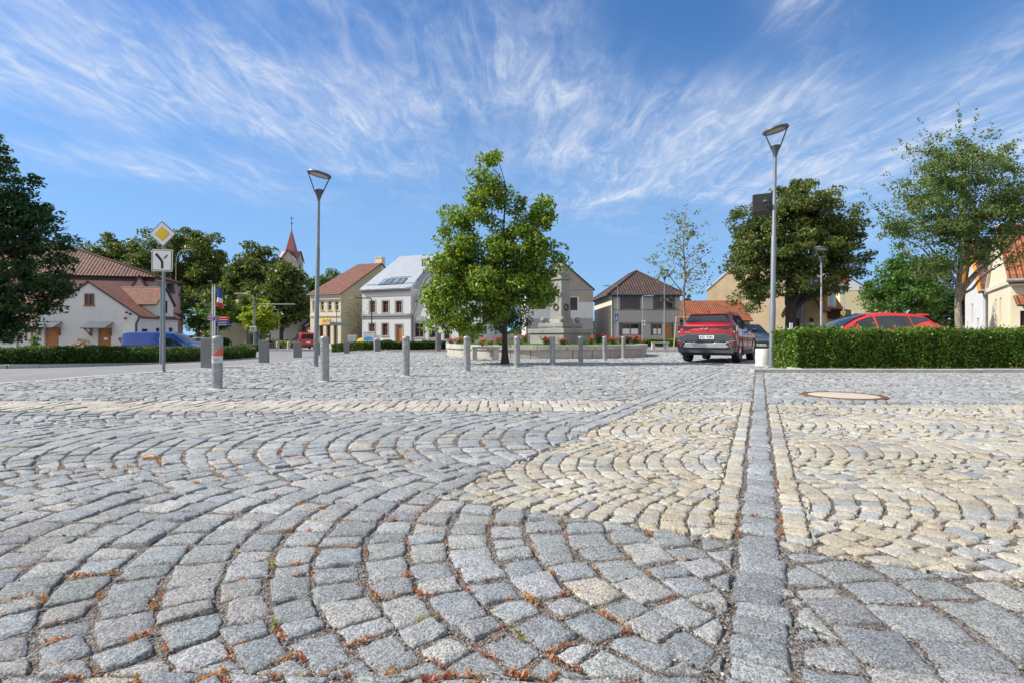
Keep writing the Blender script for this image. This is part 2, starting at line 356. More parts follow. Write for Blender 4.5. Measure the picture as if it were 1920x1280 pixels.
def stones(name, q, pal, gap, seed, hz=.0, hvar=.005, mats='stone', soft=.8, shift=.0055):
    r = np.random.default_rng(seed); n = len(q); c = q.mean(1)
    q = q+r.normal(0, gap*.42, q.shape)+r.normal(0, shift, (n,1,2))
    d = q-c[:,None]; L = np.linalg.norm(d, axis=2, keepdims=True); q = c[:,None]+d*np.maximum(.55, 1-gap*.66/np.maximum(L,1e-4))
    pc = pal[0][r.choice(len(pal[0]), n, p=np.array(pal[1])/sum(pal[1]))]
    pc = pc*r.uniform(.86,1.15,(n,1))*r.uniform(.985,1.015,(n,3))
    dist = np.hypot(c[:,0], c[:,1]); LODS = [(0,4.8,[-1,-.965,-.90,-.74,-.35,0,.35,.74,.90,.965,1]),(4.8,10,[-1,-.975,-.90,-.72,.72,.90,.975,1]),(10,99,[-1,-.96,-.86,.86,.96,1])]
    VV = []; FF = []; CC = []; off = 0
    for d0, d1, us in LODS:
        s = (dist >= d0) & (dist < d1); m = s.sum()
        if not m: continue
        us = np.array(us); g = len(us); U, Vv = np.meshgrid(us, us); U = U.ravel(); Vv = Vv.ravel()
        e = np.maximum(np.abs(U), np.abs(Vv))
        k1 = r.uniform(.02,.17,(m,1)); ph = r.uniform(0,6.28,(m,6)); ang = np.arctan2(Vv,U)[None]
        wob = 1+.035*np.sin(3*ang+ph[:,:1])+.030*np.sin(5*ang+ph[:,1:2])+.020*np.sin(9*ang+ph[:,2:3])+.014*np.sin(14*ang+ph[:,3:4])
        uu = U*np.sqrt(1-k1*Vv**2)*wob; vv = Vv*np.sqrt(1-k1*U**2)*wob
        Q = q[s]; a,b,cc,dd = [Q[:,i] for i in range(4)]
        P = ((1-uu)*(1-vv))[...,None]*a[:,None]+((1+uu)*(1-vv))[...,None]*b[:,None]+((1+uu)*(1+vv))[...,None]*cc[:,None]+((1-uu)*(1+vv))[...,None]*dd[:,None]
        P /= 4
        if d0 == 0: drop = np.interp(e, [0,.6,.74,.90,.965,1], np.array([0,.0002,.0007,.0030,.0085,.042/soft])*soft)
        else: drop = np.interp(e, [0,.72,.90,.97,1], np.array([0,.0003,.0014,.0055,.036/soft])*soft)
        z = hz+r.normal(0,hvar,(m,1))-drop[None]*r.uniform(.75,1.3,(m,1))
        z = z+r.normal(0,.0026,(m,1))*U+r.normal(0,.0026,(m,1))*Vv
        z = z+.0016*np.sin(4.2*U+ph[:,3:4])*np.cos(3.7*Vv+ph[:,4:5])+.0012*np.sin(7.3*U+5.1*Vv+ph[:,5:6])
        if d0 == 0: z = z+r.normal(0,.0011,z.shape)+.0022*np.sin(2.3*U+ph[:,5:6])*np.sin(2.9*Vv+ph[:,2:3])-np.where(e[None] > .8, np.abs(r.normal(0,.003,z.shape)), 0)
        z = z+gzv(c[s][:,0],c[s][:,1])[:,None]
        VV.append(np.concatenate([P, z[...,None]],2).reshape(-1,3)); CC.append(np.repeat(pc[s], g*g, 0))
        i,j = np.meshgrid(np.arange(g-1), np.arange(g-1)); f = (j*g+i).ravel(); fq = np.c_[f,f+1,f+g+1,f+g]
        FF.append((fq[None]+(np.arange(m)*g*g)[:,None,None]+off).reshape(-1,4)); off += m*g*g
    o = np_mesh(name, np.concatenate(VV), np.concatenate(FF), M[mats], None, np.concatenate(CC), True)
    tag(o, kind='structure'); return q
M['stone'] = granite('granite setts', 250, .78, 1.0); M['stone_y'] = granite('sandy granite setts', 240, .5, .7)
gq = []
gq.append(clip_to(arc_quads(-6,3.2,-.2,6.4,2.12,.178,.138,2.42,-1,3), both(in_gl)))
gq.append(clip_to(arc_quads(-1,8,-.2,4.2,2.3,.205,.165,1.72,1,4), both(in_gr)))
gq.append(clip_to(row_quads(A1, D1, N1, 0, 2, .17, .16, 1.5, 16.5, 5), both(in_rows)))
gq.append(clip_to(arc_quads(-18,3.6,-.2,6.4,2.12,.178,.138,2.42,-1,3), both(lambda x,y: in_gl(x,y) & (x <= -6))))
gq.append(clip_to(arc_quads(-14,7,6.2,13.5,1.7,.165,.13,8.1,-1,6), both(lambda x,y: in_gfar(x,y) & (uvw(x,y)[2] > .1) & (y < 13))))
gq.append(clip_to(arc_quads(.5,18,6.7,13.2,1.35,.15,.12,7.6,1,7), both(lambda x,y: in_gfar(x,y) & (uvw(x,y)[2] <= .1) & (y < 13))))
gq.append(clip_to(arc_quads(-10,17,12.8,31,1.6,.17,.15,13.8,-1,8), both(lambda x,y: in_gfar(x,y) & (y >= 13) & (y < 30))))
sq = row_quads(np.zeros(2), S_D, S_N, -.083, 1, .166, .125, .35, 14.2, 9); sq = clip_to(sq, both(in_strip))
yq = [clip_to(row_quads(np.zeros(2), S_D, S_N, .092, 1, .11, .10, 2.45, 8.6, 31), both(in_yr)),
      clip_to(row_quads(np.zeros(2), S_D, S_N, -.204, 1, .11, .10, 2.45, 8.6, 32), both(in_yl)),
      clip_to(arc_quads(.5,14,2,7.2,1.25,.132,.098,3.14,1,33), both(lambda x,y: in_yr(x,y) & (uvw(x,y)[1] > .20))),
      clip_to(arc_quads(-1,4,2,7.4,1.25,.122,.095,3.5,-1,34), both(lambda x,y: in_yl(x,y) & (uvw(x,y)[1] < -.20)))]
bq = []
for k in range(3):
    bq.append(row_quads(np.array([0,6.23+k*.345]), np.array([1.,0]), np.array([0,1.]), 0, 1, .335, .125, -16, 3.4, 40+k))
bq = clip_to(np.concatenate(bq), both(in_band))
# small cut stones fill what the courses leave open along the borders
def fillers(allq, x0, x1, y0, y1, res=.0125):
    r = np.random.default_rng(55); nx = int((x1-x0)/res); ny = int((y1-y0)/res); occ = np.zeros((ny,nx),bool)
    c = allq.mean(1); s = (c[:,0] > x0-.3) & (c[:,0] < x1+.3) & (c[:,1] > y0-.3) & (c[:,1] < y1+.3)
    for q in allq[s]:
        a = q-[x0,y0]; i0 = max(0,int(a[:,0].min()/res)); i1 = min(nx,int(a[:,0].max()/res)+2); j0 = max(0,int(a[:,1].min()/res)); j1 = min(ny,int(a[:,1].max()/res)+2)
        if i1 <= i0 or j1 <= j0: continue
        gx,gy = np.meshgrid((np.arange(i0,i1)+.5)*res,(np.arange(j0,j1)+.5)*res); sg = []
        for k in range(4):
            p,n = a[k],a[(k+1)%4]; sg.append((n[0]-p[0])*(gy-p[1])-(n[1]-p[1])*(gx-p[0]))
        sg = np.array(sg); occ[j0:j1,i0:i1] |= (sg >= -1e-5).all(0) | (sg <= 1e-5).all(0)
    out = []
    for size in (.12,.09,.065,.045):
        w = int(size/res); jj,ii = np.where(~occ); od = r.permutation(len(jj))[:60000]
        I = np.zeros((ny+1,nx+1),int); I[1:,1:] = occ.cumsum(0).cumsum(1)
        for k in od:
            j,i = jj[k],ii[k]; a_,b_ = j-w//2,i-w//2
            if a_ < 0 or b_ < 0 or a_+w >= ny or b_+w >= nx: continue
            if I[a_+w,b_+w]-I[a_,b_+w]-I[a_+w,b_]+I[a_,b_]: continue
            if occ[a_:a_+w,b_:b_+w].any(): continue
            occ[a_:a_+w,b_:b_+w] = True; X,Y = x0+b_*res,y0+a_*res; out.append([(X,Y),(X+w*res,Y),(X+w*res,Y+w*res),(X,Y+w*res)])
    q = np.array(out,float); q += r.normal(0,.004,q.shape); c = q.mean(1); return q[in_plaza(c[:,0],c[:,1])]
fq = fillers(np.concatenate(gq+yq+[sq,bq]), -5, 7, .7, 8); fc = fq.mean(1); fy = in_yl(fc[:,0],fc[:,1]) | in_yr(fc[:,0],fc[:,1]); gq.append(fq[~fy]); yq.append(fq[fy])
GQ = stones('grey_pavement', np.concatenate(gq), PAL_G, .0125, 21, hvar=.0035, soft=.62)
SQ = stones('pavement_strip', sq, PAL_S, .011, 22, hz=.0, hvar=.003)
YQ = stones('yellow_pavement', np.concatenate(yq), PAL_Y, .0112, 23, mats='stone_y', hvar=.0020, soft=.40, shift=.003)
BQ = stones('pale_pavement', bq, PAL_B, .009, 24, mats='stone_y', hvar=.003)
xs = np.linspace(-24,24,97); ys = np.linspace(-2,36,77)
sheet('pavement', xs, ys, -.0115, M['bed'], lambda x,y: (x > edge_x(y)-.1) & (x < right_x(y)+.3))
# flush pale kerb between the square and the road
def kerb_line(name, pts, w, top, depth, mat, seed, seg=1.0, label=None):
    r = random.Random(seed); mb = MB()
    P = [Vector((x,y,0)) for x,y in pts]; dist = [0]
    for a,b in zip(P,P[1:]): dist.append(dist[-1]+(b-a).length)
    def at(s):
        for i in range(len(P)-1):
            if s <= dist[i+1] or i == len(P)-2:
                t = (s-dist[i])/(dist[i+1]-dist[i]); return P[i].lerp(P[i+1], t)
    s = 0
    while s < dist[-1]-.05:
        e = min(s+seg, dist[-1]); a = at(s+.006); b = at(e-.006); d = (b-a).normalized(); n = Vector((-d.y,d.x,0))
        za = gz(a.x,a.y); zb = gz(b.x,b.y); h = top+r.uniform(-.004,.004)
        vs = []
        for p,z in ((a,za),(b,zb)):
            for off in (-w/2,w/2):
                q = p+n*off; vs += [Vector((q.x,q.y,z-depth)), Vector((q.x,q.y,z+h))]
        mb.add(vs, [(1,3,7,5),(0,1,5,4),(2,6,7,3),(0,2,3,1),(4,5,7,6),(0,4,6,2)]); s = e
    return tag(mb.build(name, mat, None, bevel=.008), kind='structure')
kerb_line('flush_kerb', EDGE, .2, .004, .2, M['granite_kerb'], 5, .8)
kerb_line('kerb', [(5.82,12.95),(30,13.05)], .24, .085, .2, M['granite_kerb'], 6, 1.1)
kerb_line('kerb', [(7.05,13.1),(7.35,14.4),(9.2,18.2),(17,33)], .18, .09, .2, M['granite_kerb'], 7, 1.0)
# kerb in front of the hedge across the road
HL = [(-24,17.4),(-20.5,18.2),(-18.4,19.6),(-17.55,23),(-17.5,30),(-17.5,36.5),(-18.1,38)]
kerb_line('kerb', HL, .2, .11, .25, M['granite_kerb'], 8, 1.0)
# car park behind the right hedge, slightly raised
sheet('parking_pavement', np.linspace(11,50,20), np.linspace(15.5,36,22), .13, M['asphalt'], lambda x,y: x > right_x(y)+2.2)
# white dashes on the road
mb = MB()
for X0,Y0,L,ang in ((-13.6,33,2.2,.15),(-13.2,37,2.2,.15),(-12.8,29.5,1.8,.15),(-17,44,3,1.2),(-13,45,3,1.3),(-9,42,3,1.4),(-21,47,3,1.2)):
    d = Vector((math.sin(ang),math.cos(ang),0)); n = Vector((d.y,-d.x,0))*.07; p = Vector((X0,Y0,0)); q = p+d*L
    vs = [p-n,p+n,q+n,q-n]; mb.add([(a.x,a.y,gz(a.x,a.y)-.032) for a in vs], [(0,1,2,3)])
tag(mb.build('road_markings', M['white']), kind='structure')
# ------------------------------------------------------------------ manhole
mo = root('manhole_cover', (MH[0],MH[1],0), .3, 'round concrete filled manhole cover with a rusty iron rim set in the setts', 'manhole cover')
M['rust'] = simple('rusty iron', (.16,.075,.045), .8, .3, .3, 20, .3, 90)
M['cover'] = simple('sandy concrete fill', (.47,.42,.33), .9, 0, .12, 9, .4, 120)
mb = MB(); mb.lathe([(.47,-.03),(.47,.006),(.50,.010),(.545,.006),(.56,-.004),(.56,-.03)], n=64); mb.build('frame', M['rust'], mo, True)
mb = MB(); mb.lathe([(.462,-.03),(.462,.001),(.45,.004),(.2,.006),(0,.006)], n=64); mb.build('cover', M['cover'], mo, True)
# ------------------------------------------------------------------ grit, weeds and litter in the joints
def edge_points(q, n, r, ymax, bias=1.0, xr=1.15):
    c = q.mean(1); d = np.hypot(c[:,0],c[:,1]); s = np.where((d < ymax) & (c[:,1] > .6) & (np.abs(c[:,0]) < xr*c[:,1]+1.5))[0]
    w = 1/np.maximum(d[s],.8)**bias; i = r.choice(s, n, p=w/w.sum()); k = r.integers(0,4,n); t = r.random(n)[:,None]
    a = q[i,k]; b = q[i,(k+1)%4]; p = a+(b-a)*t; dirv = (b-a)/np.maximum(np.linalg.norm(b-a,axis=1,keepdims=True),1e-4)
    out = p-c[i]; out /= np.maximum(np.linalg.norm(out,axis=1,keepdims=True),1e-4)
    return p+out*.007, dirv, d[i]
def quads_mesh(name, P, A, B, col, mat):
    """one small leaf (bent diamond of two triangles) per row: centre P, half axes A (length) and B (width)"""
    n = len(P); V = np.stack([P-A, P+B, P+A, P-B],1).reshape(-1,3); f = np.arange(n)[:,None]*4+np.arange(4)
    return np_mesh(name, V, f, mat, None, np.repeat(col,4,0))
r = np.random.default_rng(77)
allq = np.concatenate([GQ,SQ]); P,A,B,C = [],[],[],[]
PW = np.array([(.44,.17,.06),(.33,.095,.045),(.52,.28,.11),(.27,.12,.06),(.26,.28,.05),(.50,.36,.16)]); PWp = [.32,.2,.18,.12,.09,.09]
for q,n,ym,bl,bias in ((allq,640,4.6,24,.9),(YQ,150,6,12,.5),(allq,1700,15,8,.2),(YQ,420,8,6,.2)):
    p,d,ds = edge_points(q,n,r,ym,bias)
    keep = (np.sin(p[:,0]*2.1+p[:,1]*1.3)+np.sin(p[:,0]*.9-p[:,1]*2.7+1)) > -.1
    p = p[keep]; d = d[keep]; ds = ds[keep]; m = len(p)
    sz = np.exp(r.normal(0,.35,m)); basec = r.choice(len(PW),m,p=PWp)
    for k in range(bl):
        a = r.normal(0,.014,(m,1))*sz[:,None]*d+r.normal(0,.0045,(m,2))
        L = r.uniform(.003,.0072,(m,1))*(1+.05*ds[:,None])*np.minimum(sz[:,None],1.5); th = r.uniform(0,6.28,m); el = r.uniform(.0,1.2,m)
        ax = np.c_[np.cos(th)*np.cos(el), np.sin(th)*np.cos(el), np.sin(el)]*L
        bx = np.c_[-np.sin(th), np.cos(th), r.normal(0,.3,m)]*L*r.uniform(.25,.5,(m,1))
        z = -.007+r.uniform(0,.009,(m,1))
        P.append(np.c_[p+a, z+gzv(p[:,0],p[:,1])[:,None]]+np.c_[np.zeros((m,2)),ax[:,2]]); A.append(ax); B.append(bx)
        ci = np.where(r.random(m) < .75, basec, r.choice(len(PW),m,p=PWp)); C.append(PW[ci]*r.uniform(.65,1.25,(m,1)))
tag(quads_mesh('joint_weeds', np.concatenate(P), np.concatenate(A), np.concatenate(B), np.concatenate(C), M['leaf']), 'tiny orange and red stonecrop weeds in the joints between the setts', 'weeds', kind='stuff')
# grit: little angular chips
p,d,ds = edge_points(np.concatenate([GQ,SQ,YQ]), 9000, r, 4.2, 1.6); m = len(p); p = p+r.normal(0,.006,(m,2))
oc = np.array([(1,0,0),(-1,0,0),(0,1,0),(0,-1,0),(0,0,1),(0,0,-1)],float); of = np.array([(0,2,4),(2,1,4),(1,3,4),(3,0,4),(2,0,5),(1,2,5),(3,1,5),(0,3,5)])
sz = np.exp(r.normal(-5.75,.4,(m,1,1))); V = oc[None]*sz*r.uniform(.5,1.5,(m,6,1)); th = r.uniform(0,6.28,m); cs,sn = np.cos(th)[:,None],np.sin(th)[:,None]
V = np.stack([V[...,0]*cs-V[...,1]*sn, V[...,0]*sn+V[...,1]*cs, V[...,2]*.8],2); V[...,:2] += p[:,None]; V[...,2] += -.0095+r.uniform(0,.006,(m,1))
gc = np.array([(.22,.21,.20),(.10,.095,.09),(.38,.37,.35),(.26,.2,.15)])[r.choice(4,m,p=[.4,.35,.15,.1])]*r.uniform(.7,1.3,(m,1))
M['chip'] = NT('stone chips'); _a = M['chip'].nd('ShaderNodeAttribute', attribute_name='Col'); M['chip'].l(_a.outputs['Color'], M['chip'].b.inputs['Base Color']); M['chip'].b.inputs['Roughness'].default_value = .85; M['chip'] = M['chip'].m
tag(np_mesh('joint_gravel', V.reshape(-1,3), (of[None]+np.arange(m)[:,None,None]*6).reshape(-1,3), M['chip'], None, np.repeat(gc,6,0)), 'grey grit and stone chips lying in the joints of the setts', 'gravel', kind='stuff')
# fallen dry leaves and twigs over the square
n = 8500; yy = 3.2+28*r.random(n)**1.3; xx = r.uniform(-1.1,1.1,n)*yy
dens = .25+.75*np.exp(-((xx-2)**2/60+(yy-14)**2/40)); k = (r.random(n) < dens) & in_plaza(xx,yy); xx,yy = xx[k],yy[k]; xh = r.uniform(6.2,21,1100); yh = 13.28-.012*(xh-7)+r.normal(0,.06,1100); xx = np.r_[xx,xh]; yy = np.r_[yy,yh]; n = len(xx)
L = r.uniform(.007,.016,(n,1))*(.75+.03*yy[:,None]); th = r.uniform(0,6.28,n); el = r.normal(0,.25,n)
ax = np.c_[np.cos(th)*np.cos(el),np.sin(th)*np.cos(el),np.sin(el)]*L; bx = np.c_[-np.sin(th),np.cos(th),r.normal(0,.35,n)]*L*r.uniform(.25,.7,(n,1))
lc = np.array([(.40,.19,.06),(.30,.12,.045),(.50,.33,.14),(.20,.10,.05)])[r.choice(4,n)]*r.uniform(.7,1.25,(n,1))
tag(quads_mesh('fallen_leaves', np.c_[xx,yy,gzv(xx,yy)+np.where((yy > 13.1) & (xx > 6),.10,.006)+np.abs(ax[:,2])*.8], ax, bx, lc, M['leaf']), 'small dry brown leaves scattered over the cobbled square', 'fallen leaves', kind='stuff')
def big_leaf(name, px, py, size, colr, label, cat, long=False, rz=0):
    Y = H*F/(py-HOR); X = X_(px,Y); mb = MB()
    if long:
        mb.tube([(-size,0,.012),(-size*.3,.006,.018),(size*.4,-.004,.02),(size,.008,.012)], [.011,.016,.014,.006], 7)
    else:
        for a in range(5):
            t = a*1.25; ln = size*(1 if a%2 else .75)
            mb.add([(0,0,.01),(math.cos(t-.35)*ln*.55,math.sin(t-.35)*ln*.55,.028),(math.cos(t)*ln,math.sin(t)*ln,.014),(math.cos(t+.35)*ln*.55,math.sin(t+.35)*ln*.55,.026)], [(0,1,2,3)])
        mb.tube([(0,0,.012),(-size*.9,size*.2,.05)], [.0025,.002], 5)
    o = mb.build(name, simple(name+' tone', colr, .7, 0, .25, 30), None, True); o.location = (X,Y,0); o.rotation_euler = (0,0,rz); tag(o, label, cat)
big_leaf('dead_leaf', 483, 775, .085, (.17,.035,.03), 'dark red dead leaf lying beside the pale paving band', 'leaf', rz=1.1)
big_leaf('bark_piece', 284, 861, .055, (.50,.27,.12), 'tan scrap of bark lying on the grey setts', 'bark', True, .1)
# ================================================================== trees, hedges, flowers
def leaf_arrays(P, size, pal, r, up=.35, droop=0):
    n = len(P); L = size*r.uniform(.65,1.3,(n,1))
    N = r.normal(0,1,(n,3)); N[:,2] += up*2; N /= np.linalg.norm(N,axis=1,keepdims=True)
    T = r.normal(0,1,(n,3)); T[:,2] -= droop; T -= N*(T*N).sum(1,keepdims=True); T /= np.maximum(np.linalg.norm(T,axis=1,keepdims=True),1e-4)
    B = np.cross(N,T); C = np.array(pal[0])[r.choice(len(pal[0]),n,p=np.array(pal[1])/sum(pal[1]))]*r.uniform(.7,1.3,(n,1))
    return P, T*L*.55, B*L*.36, C
def leaf_mesh(name, P, A, B, C, mat, parent, fold=.25):
    n = len(P); Nn = np.cross(A,B); Nn /= np.maximum(np.linalg.norm(Nn,axis=1,keepdims=True),1e-6); k = np.linalg.norm(B,axis=1,keepdims=True)*fold*Nn
    V = np.stack([P-A, P+B*.9-A*.15+k, P+A, P-B*.9-A*.15+k],1).reshape(-1,3)
    return np_mesh(name, V, np.arange(n)[:,None]*4+np.arange(4), mat, parent, np.repeat(C,4,0))
def sample_env(env, n, r, shell=.45):
    w = np.array([e[2] if len(e) > 2 else e[1][0]*e[1][1]*e[1][2] for e in env],float); k = r.choice(len(env),n,p=w/w.sum())
    c = np.array([e[0] for e in env])[k]; s = np.array([e[1] for e in env])[k]
    d = r.normal(0,1,(n,3)); d /= np.linalg.norm(d,axis=1,keepdims=True); return c+d*s*(r.random((n,1))**shell)
def tree(name, label, loc, env, trunk_h, trunk_r, ncl, per, leaf, pal, seed, blob=.5, bark='bark', limbs=9, lean=(0,0), shell=.45, up=.35, droop=.3, twigs=.6, group=None, mat='leaf', flat=.7, cat='tree', split=0.0, trunk_top=None, shoots=0):
    r = np.random.default_rng(seed); o = root(name, loc, 0, label, cat, group)
    cl = sample_env(env, ncl, r, shell)
    zt = trunk_top or max(e[0][2]+.55*e[1][2] for e in env); tx,ty = lean
    cx = np.mean([e[0][0] for e in env]); 
    mb = MB(); base = Vector((0,0,-.1))
    def axis(t):  # t height
        f = max(0,min(1,(t-trunk_h)/max(zt-trunk_h,.1))); w = .06*trunk_h
        return Vector((tx*f+w*.4*math.sin(t*1.7+seed)*min(1,t/2), ty*f+w*.4*math.cos(t*1.3+seed)*min(1,t/2), t))
    hs = [-.1,.05,.25,.6]+list(np.linspace(1,zt,12)) if trunk_h > 1.2 else [-.1,.1,.3]+list(np.linspace(.5,zt,10))
    rs = [trunk_r*(1.5 if h < .06 else 1.22 if h < .3 else 1) * (1-.86*max(0,(h/zt))**.9) for h in hs]
    mb.tube([axis(h) for h in hs], rs, 10)
    order = r.permutation(ncl); mains = []
    for i in order:
        if len(mains) >= limbs: break
        p = Vector(cl[i]); 
        if all((p-q).length > 1.1*blob for q,_ in mains): mains.append((p,i))
    paths = []
    for p,_ in mains:
        dxy = math.hypot(p.x,p.y); h0 = max(trunk_h*.9, min(zt*.9, p.z-dxy*r.uniform(.7,1.2))); a = axis(h0); pts = []
        for k in range(6):
            t = k/5; q = a.lerp(p,t); q.z += math.sin(t*PI)*.06*(p-a).length*(1 if p.z > a.z else 1.6); q += Vector(r.normal(0,.035,3)*(p-a).length*math.sin(t*PI)); pts.append(q)
        r0 = trunk_r*(1-.86*(h0/zt)**.9)*.6; mb.tube(pts, [max(.006,r0*(1-.85*k/5)) for k in range(6)], 6); paths.append((pts,r0))
    allp = [(q,rr*(1-.85*k/5)) for pts,rr in paths for k,q in enumerate(pts) if k > 0]+[(axis(h),trunk_r*.25) for h in np.linspace(trunk_h,zt,8)]
    AP = np.array([tuple(a[0]) for a in allp]); tw = r.random(ncl) < twigs
    for i in np.where(tw)[0]:
        p = cl[i]; k = int(np.argmin(((AP-p)**2).sum(1)+.6*np.maximum(0,AP[:,2]-p[2])**2)); a = Vector(AP[k]); b = Vector(p)
        if (b-a).length < .1: continue
        m = a.lerp(b,.5)+Vector((0,0,.08*(b-a).length)); rr = min(allp[k][1]*.6, .02*trunk_r/.1); mb.tube([a,m,b], [max(.004,rr),max(.004,rr*.7),.004], 5, False)
    mb.build('trunk', M[bark], o, True)
    n = int(ncl*per); ci = r.integers(0,ncl,n); bs = blob*r.uniform(.6,1.3,(ncl,1))
    g = r.normal(0,1,(n,3)); g /= np.linalg.norm(g,axis=1,keepdims=True); g *= r.random((n,1))**.42
    P = cl[ci]+g*bs[ci]*np.array([1,1,flat])
    if shoots:
        ex = []
        for i in range(shoots):
            p = cl[int(r.integers(0,ncl))]; c0 = np.array([cx,0,env[0][0][2]]); d = (p-c0); d /= np.linalg.norm(d); d[2] = abs(d[2])*.5+.9*r.random()+.25; d /= np.linalg.norm(d)
            p0 = p+d*blob*.5; ln = r.uniform(.5,1.4)*(2.0 if i == 0 else 1); t = r.random((24,1)); ex.append(p0+d*ln*t+r.normal(0,.035,(24,3)))
        P = np.concatenate([P]+ex)
    a = leaf_arrays(P, leaf, pal, r, up, droop)
    leaf_mesh('crown', *a, M[mat], o); return o
def pxenv(es, Yd, base_px, zb):
    """ellipsoids given by photo pixels at depth Yd -> local metres round the trunk base"""
    out = []; bx = X_(base_px, Yd)
    for e in es:
        x,y,rx,ry = e[:4]; dy = e[4] if len(e) > 4 else 0; rd = e[5] if len(e) > 5 else (rx+ry)/2
        k = Yd/F; out.append(((X_(x,Yd)-bx, dy, Z_(y,Yd)-zb), (rx*k, rd*k, ry*k)))
    return out
def ptree(name, label, base_px, Yd, es, zb=0, **kw):
    return tree(name, label, (X_(base_px,Yd),Yd,zb), pxenv(es,Yd,base_px,zb), **kw)
G_LIN = ([(.10,.19,.022),(.15,.25,.030),(.27,.31,.045),(.38,.36,.08),(.065,.13,.018)], [.36,.28,.17,.06,.13])
G_DARK = ([(.030,.075,.022),(.045,.10,.026),(.022,.055,.02),(.10,.12,.02)], [.42,.3,.24,.04])
G_FAR = ([(.085,.125,.030),(.13,.165,.04),(.055,.09,.025),(.20,.20,.06)], [.4,.28,.24,.08])
G_LIME = ([(.27,.34,.030),(.34,.38,.04),(.18,.26,.025)], [.45,.3,.25])
G_MID = ([(.07,.14,.025),(.11,.19,.03),(.05,.10,.02)], [.45,.3,.25])
G_OAK = ([(.095,.135,.030),(.14,.175,.042),(.06,.095,.024),(.22,.215,.07)], [.38,.28,.24,.10])
G_HORN = ([(.11,.175,.05),(.16,.23,.07),(.075,.12,.036),(.22,.17,.08)], [.42,.3,.23,.05])
G_BUSH = ([(.075,.155,.03),(.11,.20,.045),(.05,.11,.022)], [.45,.3,.25])
G_HEDGE = ([(.075,.155,.02),(.15,.25,.035),(.04,.09,.016),(.28,.31,.07),(.16,.06,.03)], [.42,.27,.20,.08,.03])
G_HEDGE2 = ([(.06,.11,.022),(.10,.155,.03),(.04,.075,.018)], [.45,.3,.25])
G_SPARSE = ([(.14,.19,.05),(.20,.22,.06),(.09,.13,.035)], [.5,.25,.25])
ptree('linden_tree', 'young linden with a slim dark trunk and yellow green crown beside the concrete bench', 947, 16.9,
  [(918,300,26,34),(921,340,30,42),(928,385,42,42),(905,375,30,30),(868,425,38,75),(1004,415,40,70),(945,470,78,58,0,60),(858,490,50,55),(1022,490,36,50),(935,535,108,48,0,75),(842,555,46,50),(858,600,62,30),(815,570,20,28),(1000,540,52,36),(935,580,60,22)],
  trunk_h=1.75, trunk_r=.098, ncl=360, per=120, leaf=.105, pal=G_LIN, seed=4, blob=.36, bark='bark_dark', limbs=16, shell=.5, up=.25, droop=.6, trunk_top=5.6)
ptree('garden_tree', 'low dark green tree behind the round flower bed, half hidden by the linden', 945, 33, [(935,585,52,42),(905,560,40,30),(968,590,30,32)],
  trunk_h=1.0, trunk_r=.12, ncl=80, per=55, leaf=.16, pal=G_DARK, seed=5, blob=.45)
ptree('broad_tree', 'big dense dark green tree overhanging the white cottage', -62, 23, [(-40,320,58,75),(-15,420,95,80),(35,440,70,55),(95,462,38,40),(112,475,34,36),(95,545,40,32),(60,420,45,35),(50,530,82,62),(100,545,30,28),(10,605,62,40),(60,585,50,30),(-30,600,60,45),(-60,540,100,100),(20,370,60,60),(-30,275,40,40)],
  zb=-.35, trunk_h=1.6, trunk_r=.24, ncl=440, per=84, leaf=.16, pal=G_DARK, seed=6, blob=.52, limbs=16, flat=.5, droop=.1, up=.6, mat='leaf_dense')
far = [('far_tree','olive green treetop rising behind the red chimney',215,104,[(215,478,48,36),(180,500,30,30)],60),
 ('far_tree','tall spreading tree behind the priority road sign',300,100,[(290,470,36,36),(262,505,32,36),(310,530,50,50)],90),
 ('far_tree','broad rounded tree between the road sign and the church, with pale sunlit top',372,98,[(370,478,52,46),(345,450,30,22),(400,520,38,42),(350,545,62,48)],150),
 ('far_tree','dark wide tree just left of the church spire',474,88,[(430,562,48,30),(520,588,42,16),(480,490,42,34),(448,505,30,36),(505,520,36,34),(470,560,72,46)],150),
 ('far_tree','deep shaded tree in front of the church tower',527,80,[(560,580,14,22),(530,585,34,16),(532,540,24,46),(515,575,40,34),(545,560,18,40),(545,525,20,24)],105),
 ('far_tree','fresh green tree showing above the low shed beside the yellow house',588,115,[(592,555,34,40),(615,530,26,22),(570,590,28,32)],90)]
for i,(nm,lb,bx,Yd,es,nc) in enumerate(far):
    ptree(nm, lb, bx, Yd, es, zb=-.6, trunk_h=4.5, trunk_r=.42, ncl=nc, per=150, leaf=.50, pal=G_MID if i == 5 else G_FAR, seed=30+i, blob=1.75, limbs=10, flat=.6, group='tall trees around the church', mat='leaf_dense')
ptree('lime_tree', 'small bright yellow green tree in front of the dark trees', 490, 62, [(487,585,33,26),(478,562,18,16),(466,600,20,16),(508,596,18,26),(490,610,30,14)], zb=-.6, trunk_h=1.2, trunk_r=.12, ncl=90, per=55, leaf=.30, pal=G_LIME, seed=41, blob=.55, up=.8)
ptree('green_tree', 'fresh green tree behind the flagpoles', 408, 66, [(400,600,44,32),(420,585,26,22),(375,605,24,26)], zb=-.6, trunk_h=1.0, trunk_r=.15, ncl=100, per=55, leaf=.33, pal=G_MID, seed=42, blob=.65, up=.8)
ptree('young_tree', 'tall thin young tree with sparse leaves held by wooden stakes behind the red car', 1283, 35, [(1280,440,45,55),(1283,400,16,30),(1255,480,42,40),(1315,470,28,50),(1235,520,36,30),(1300,520,45,35),(1250,560,28,14)],
  trunk_h=2.6, trunk_r=.115, ncl=170, per=7, leaf=.16, pal=G_SPARSE, seed=43, blob=.35, bark='bark_pale', limbs=22, twigs=.85, shell=.6, trunk_top=9.0)
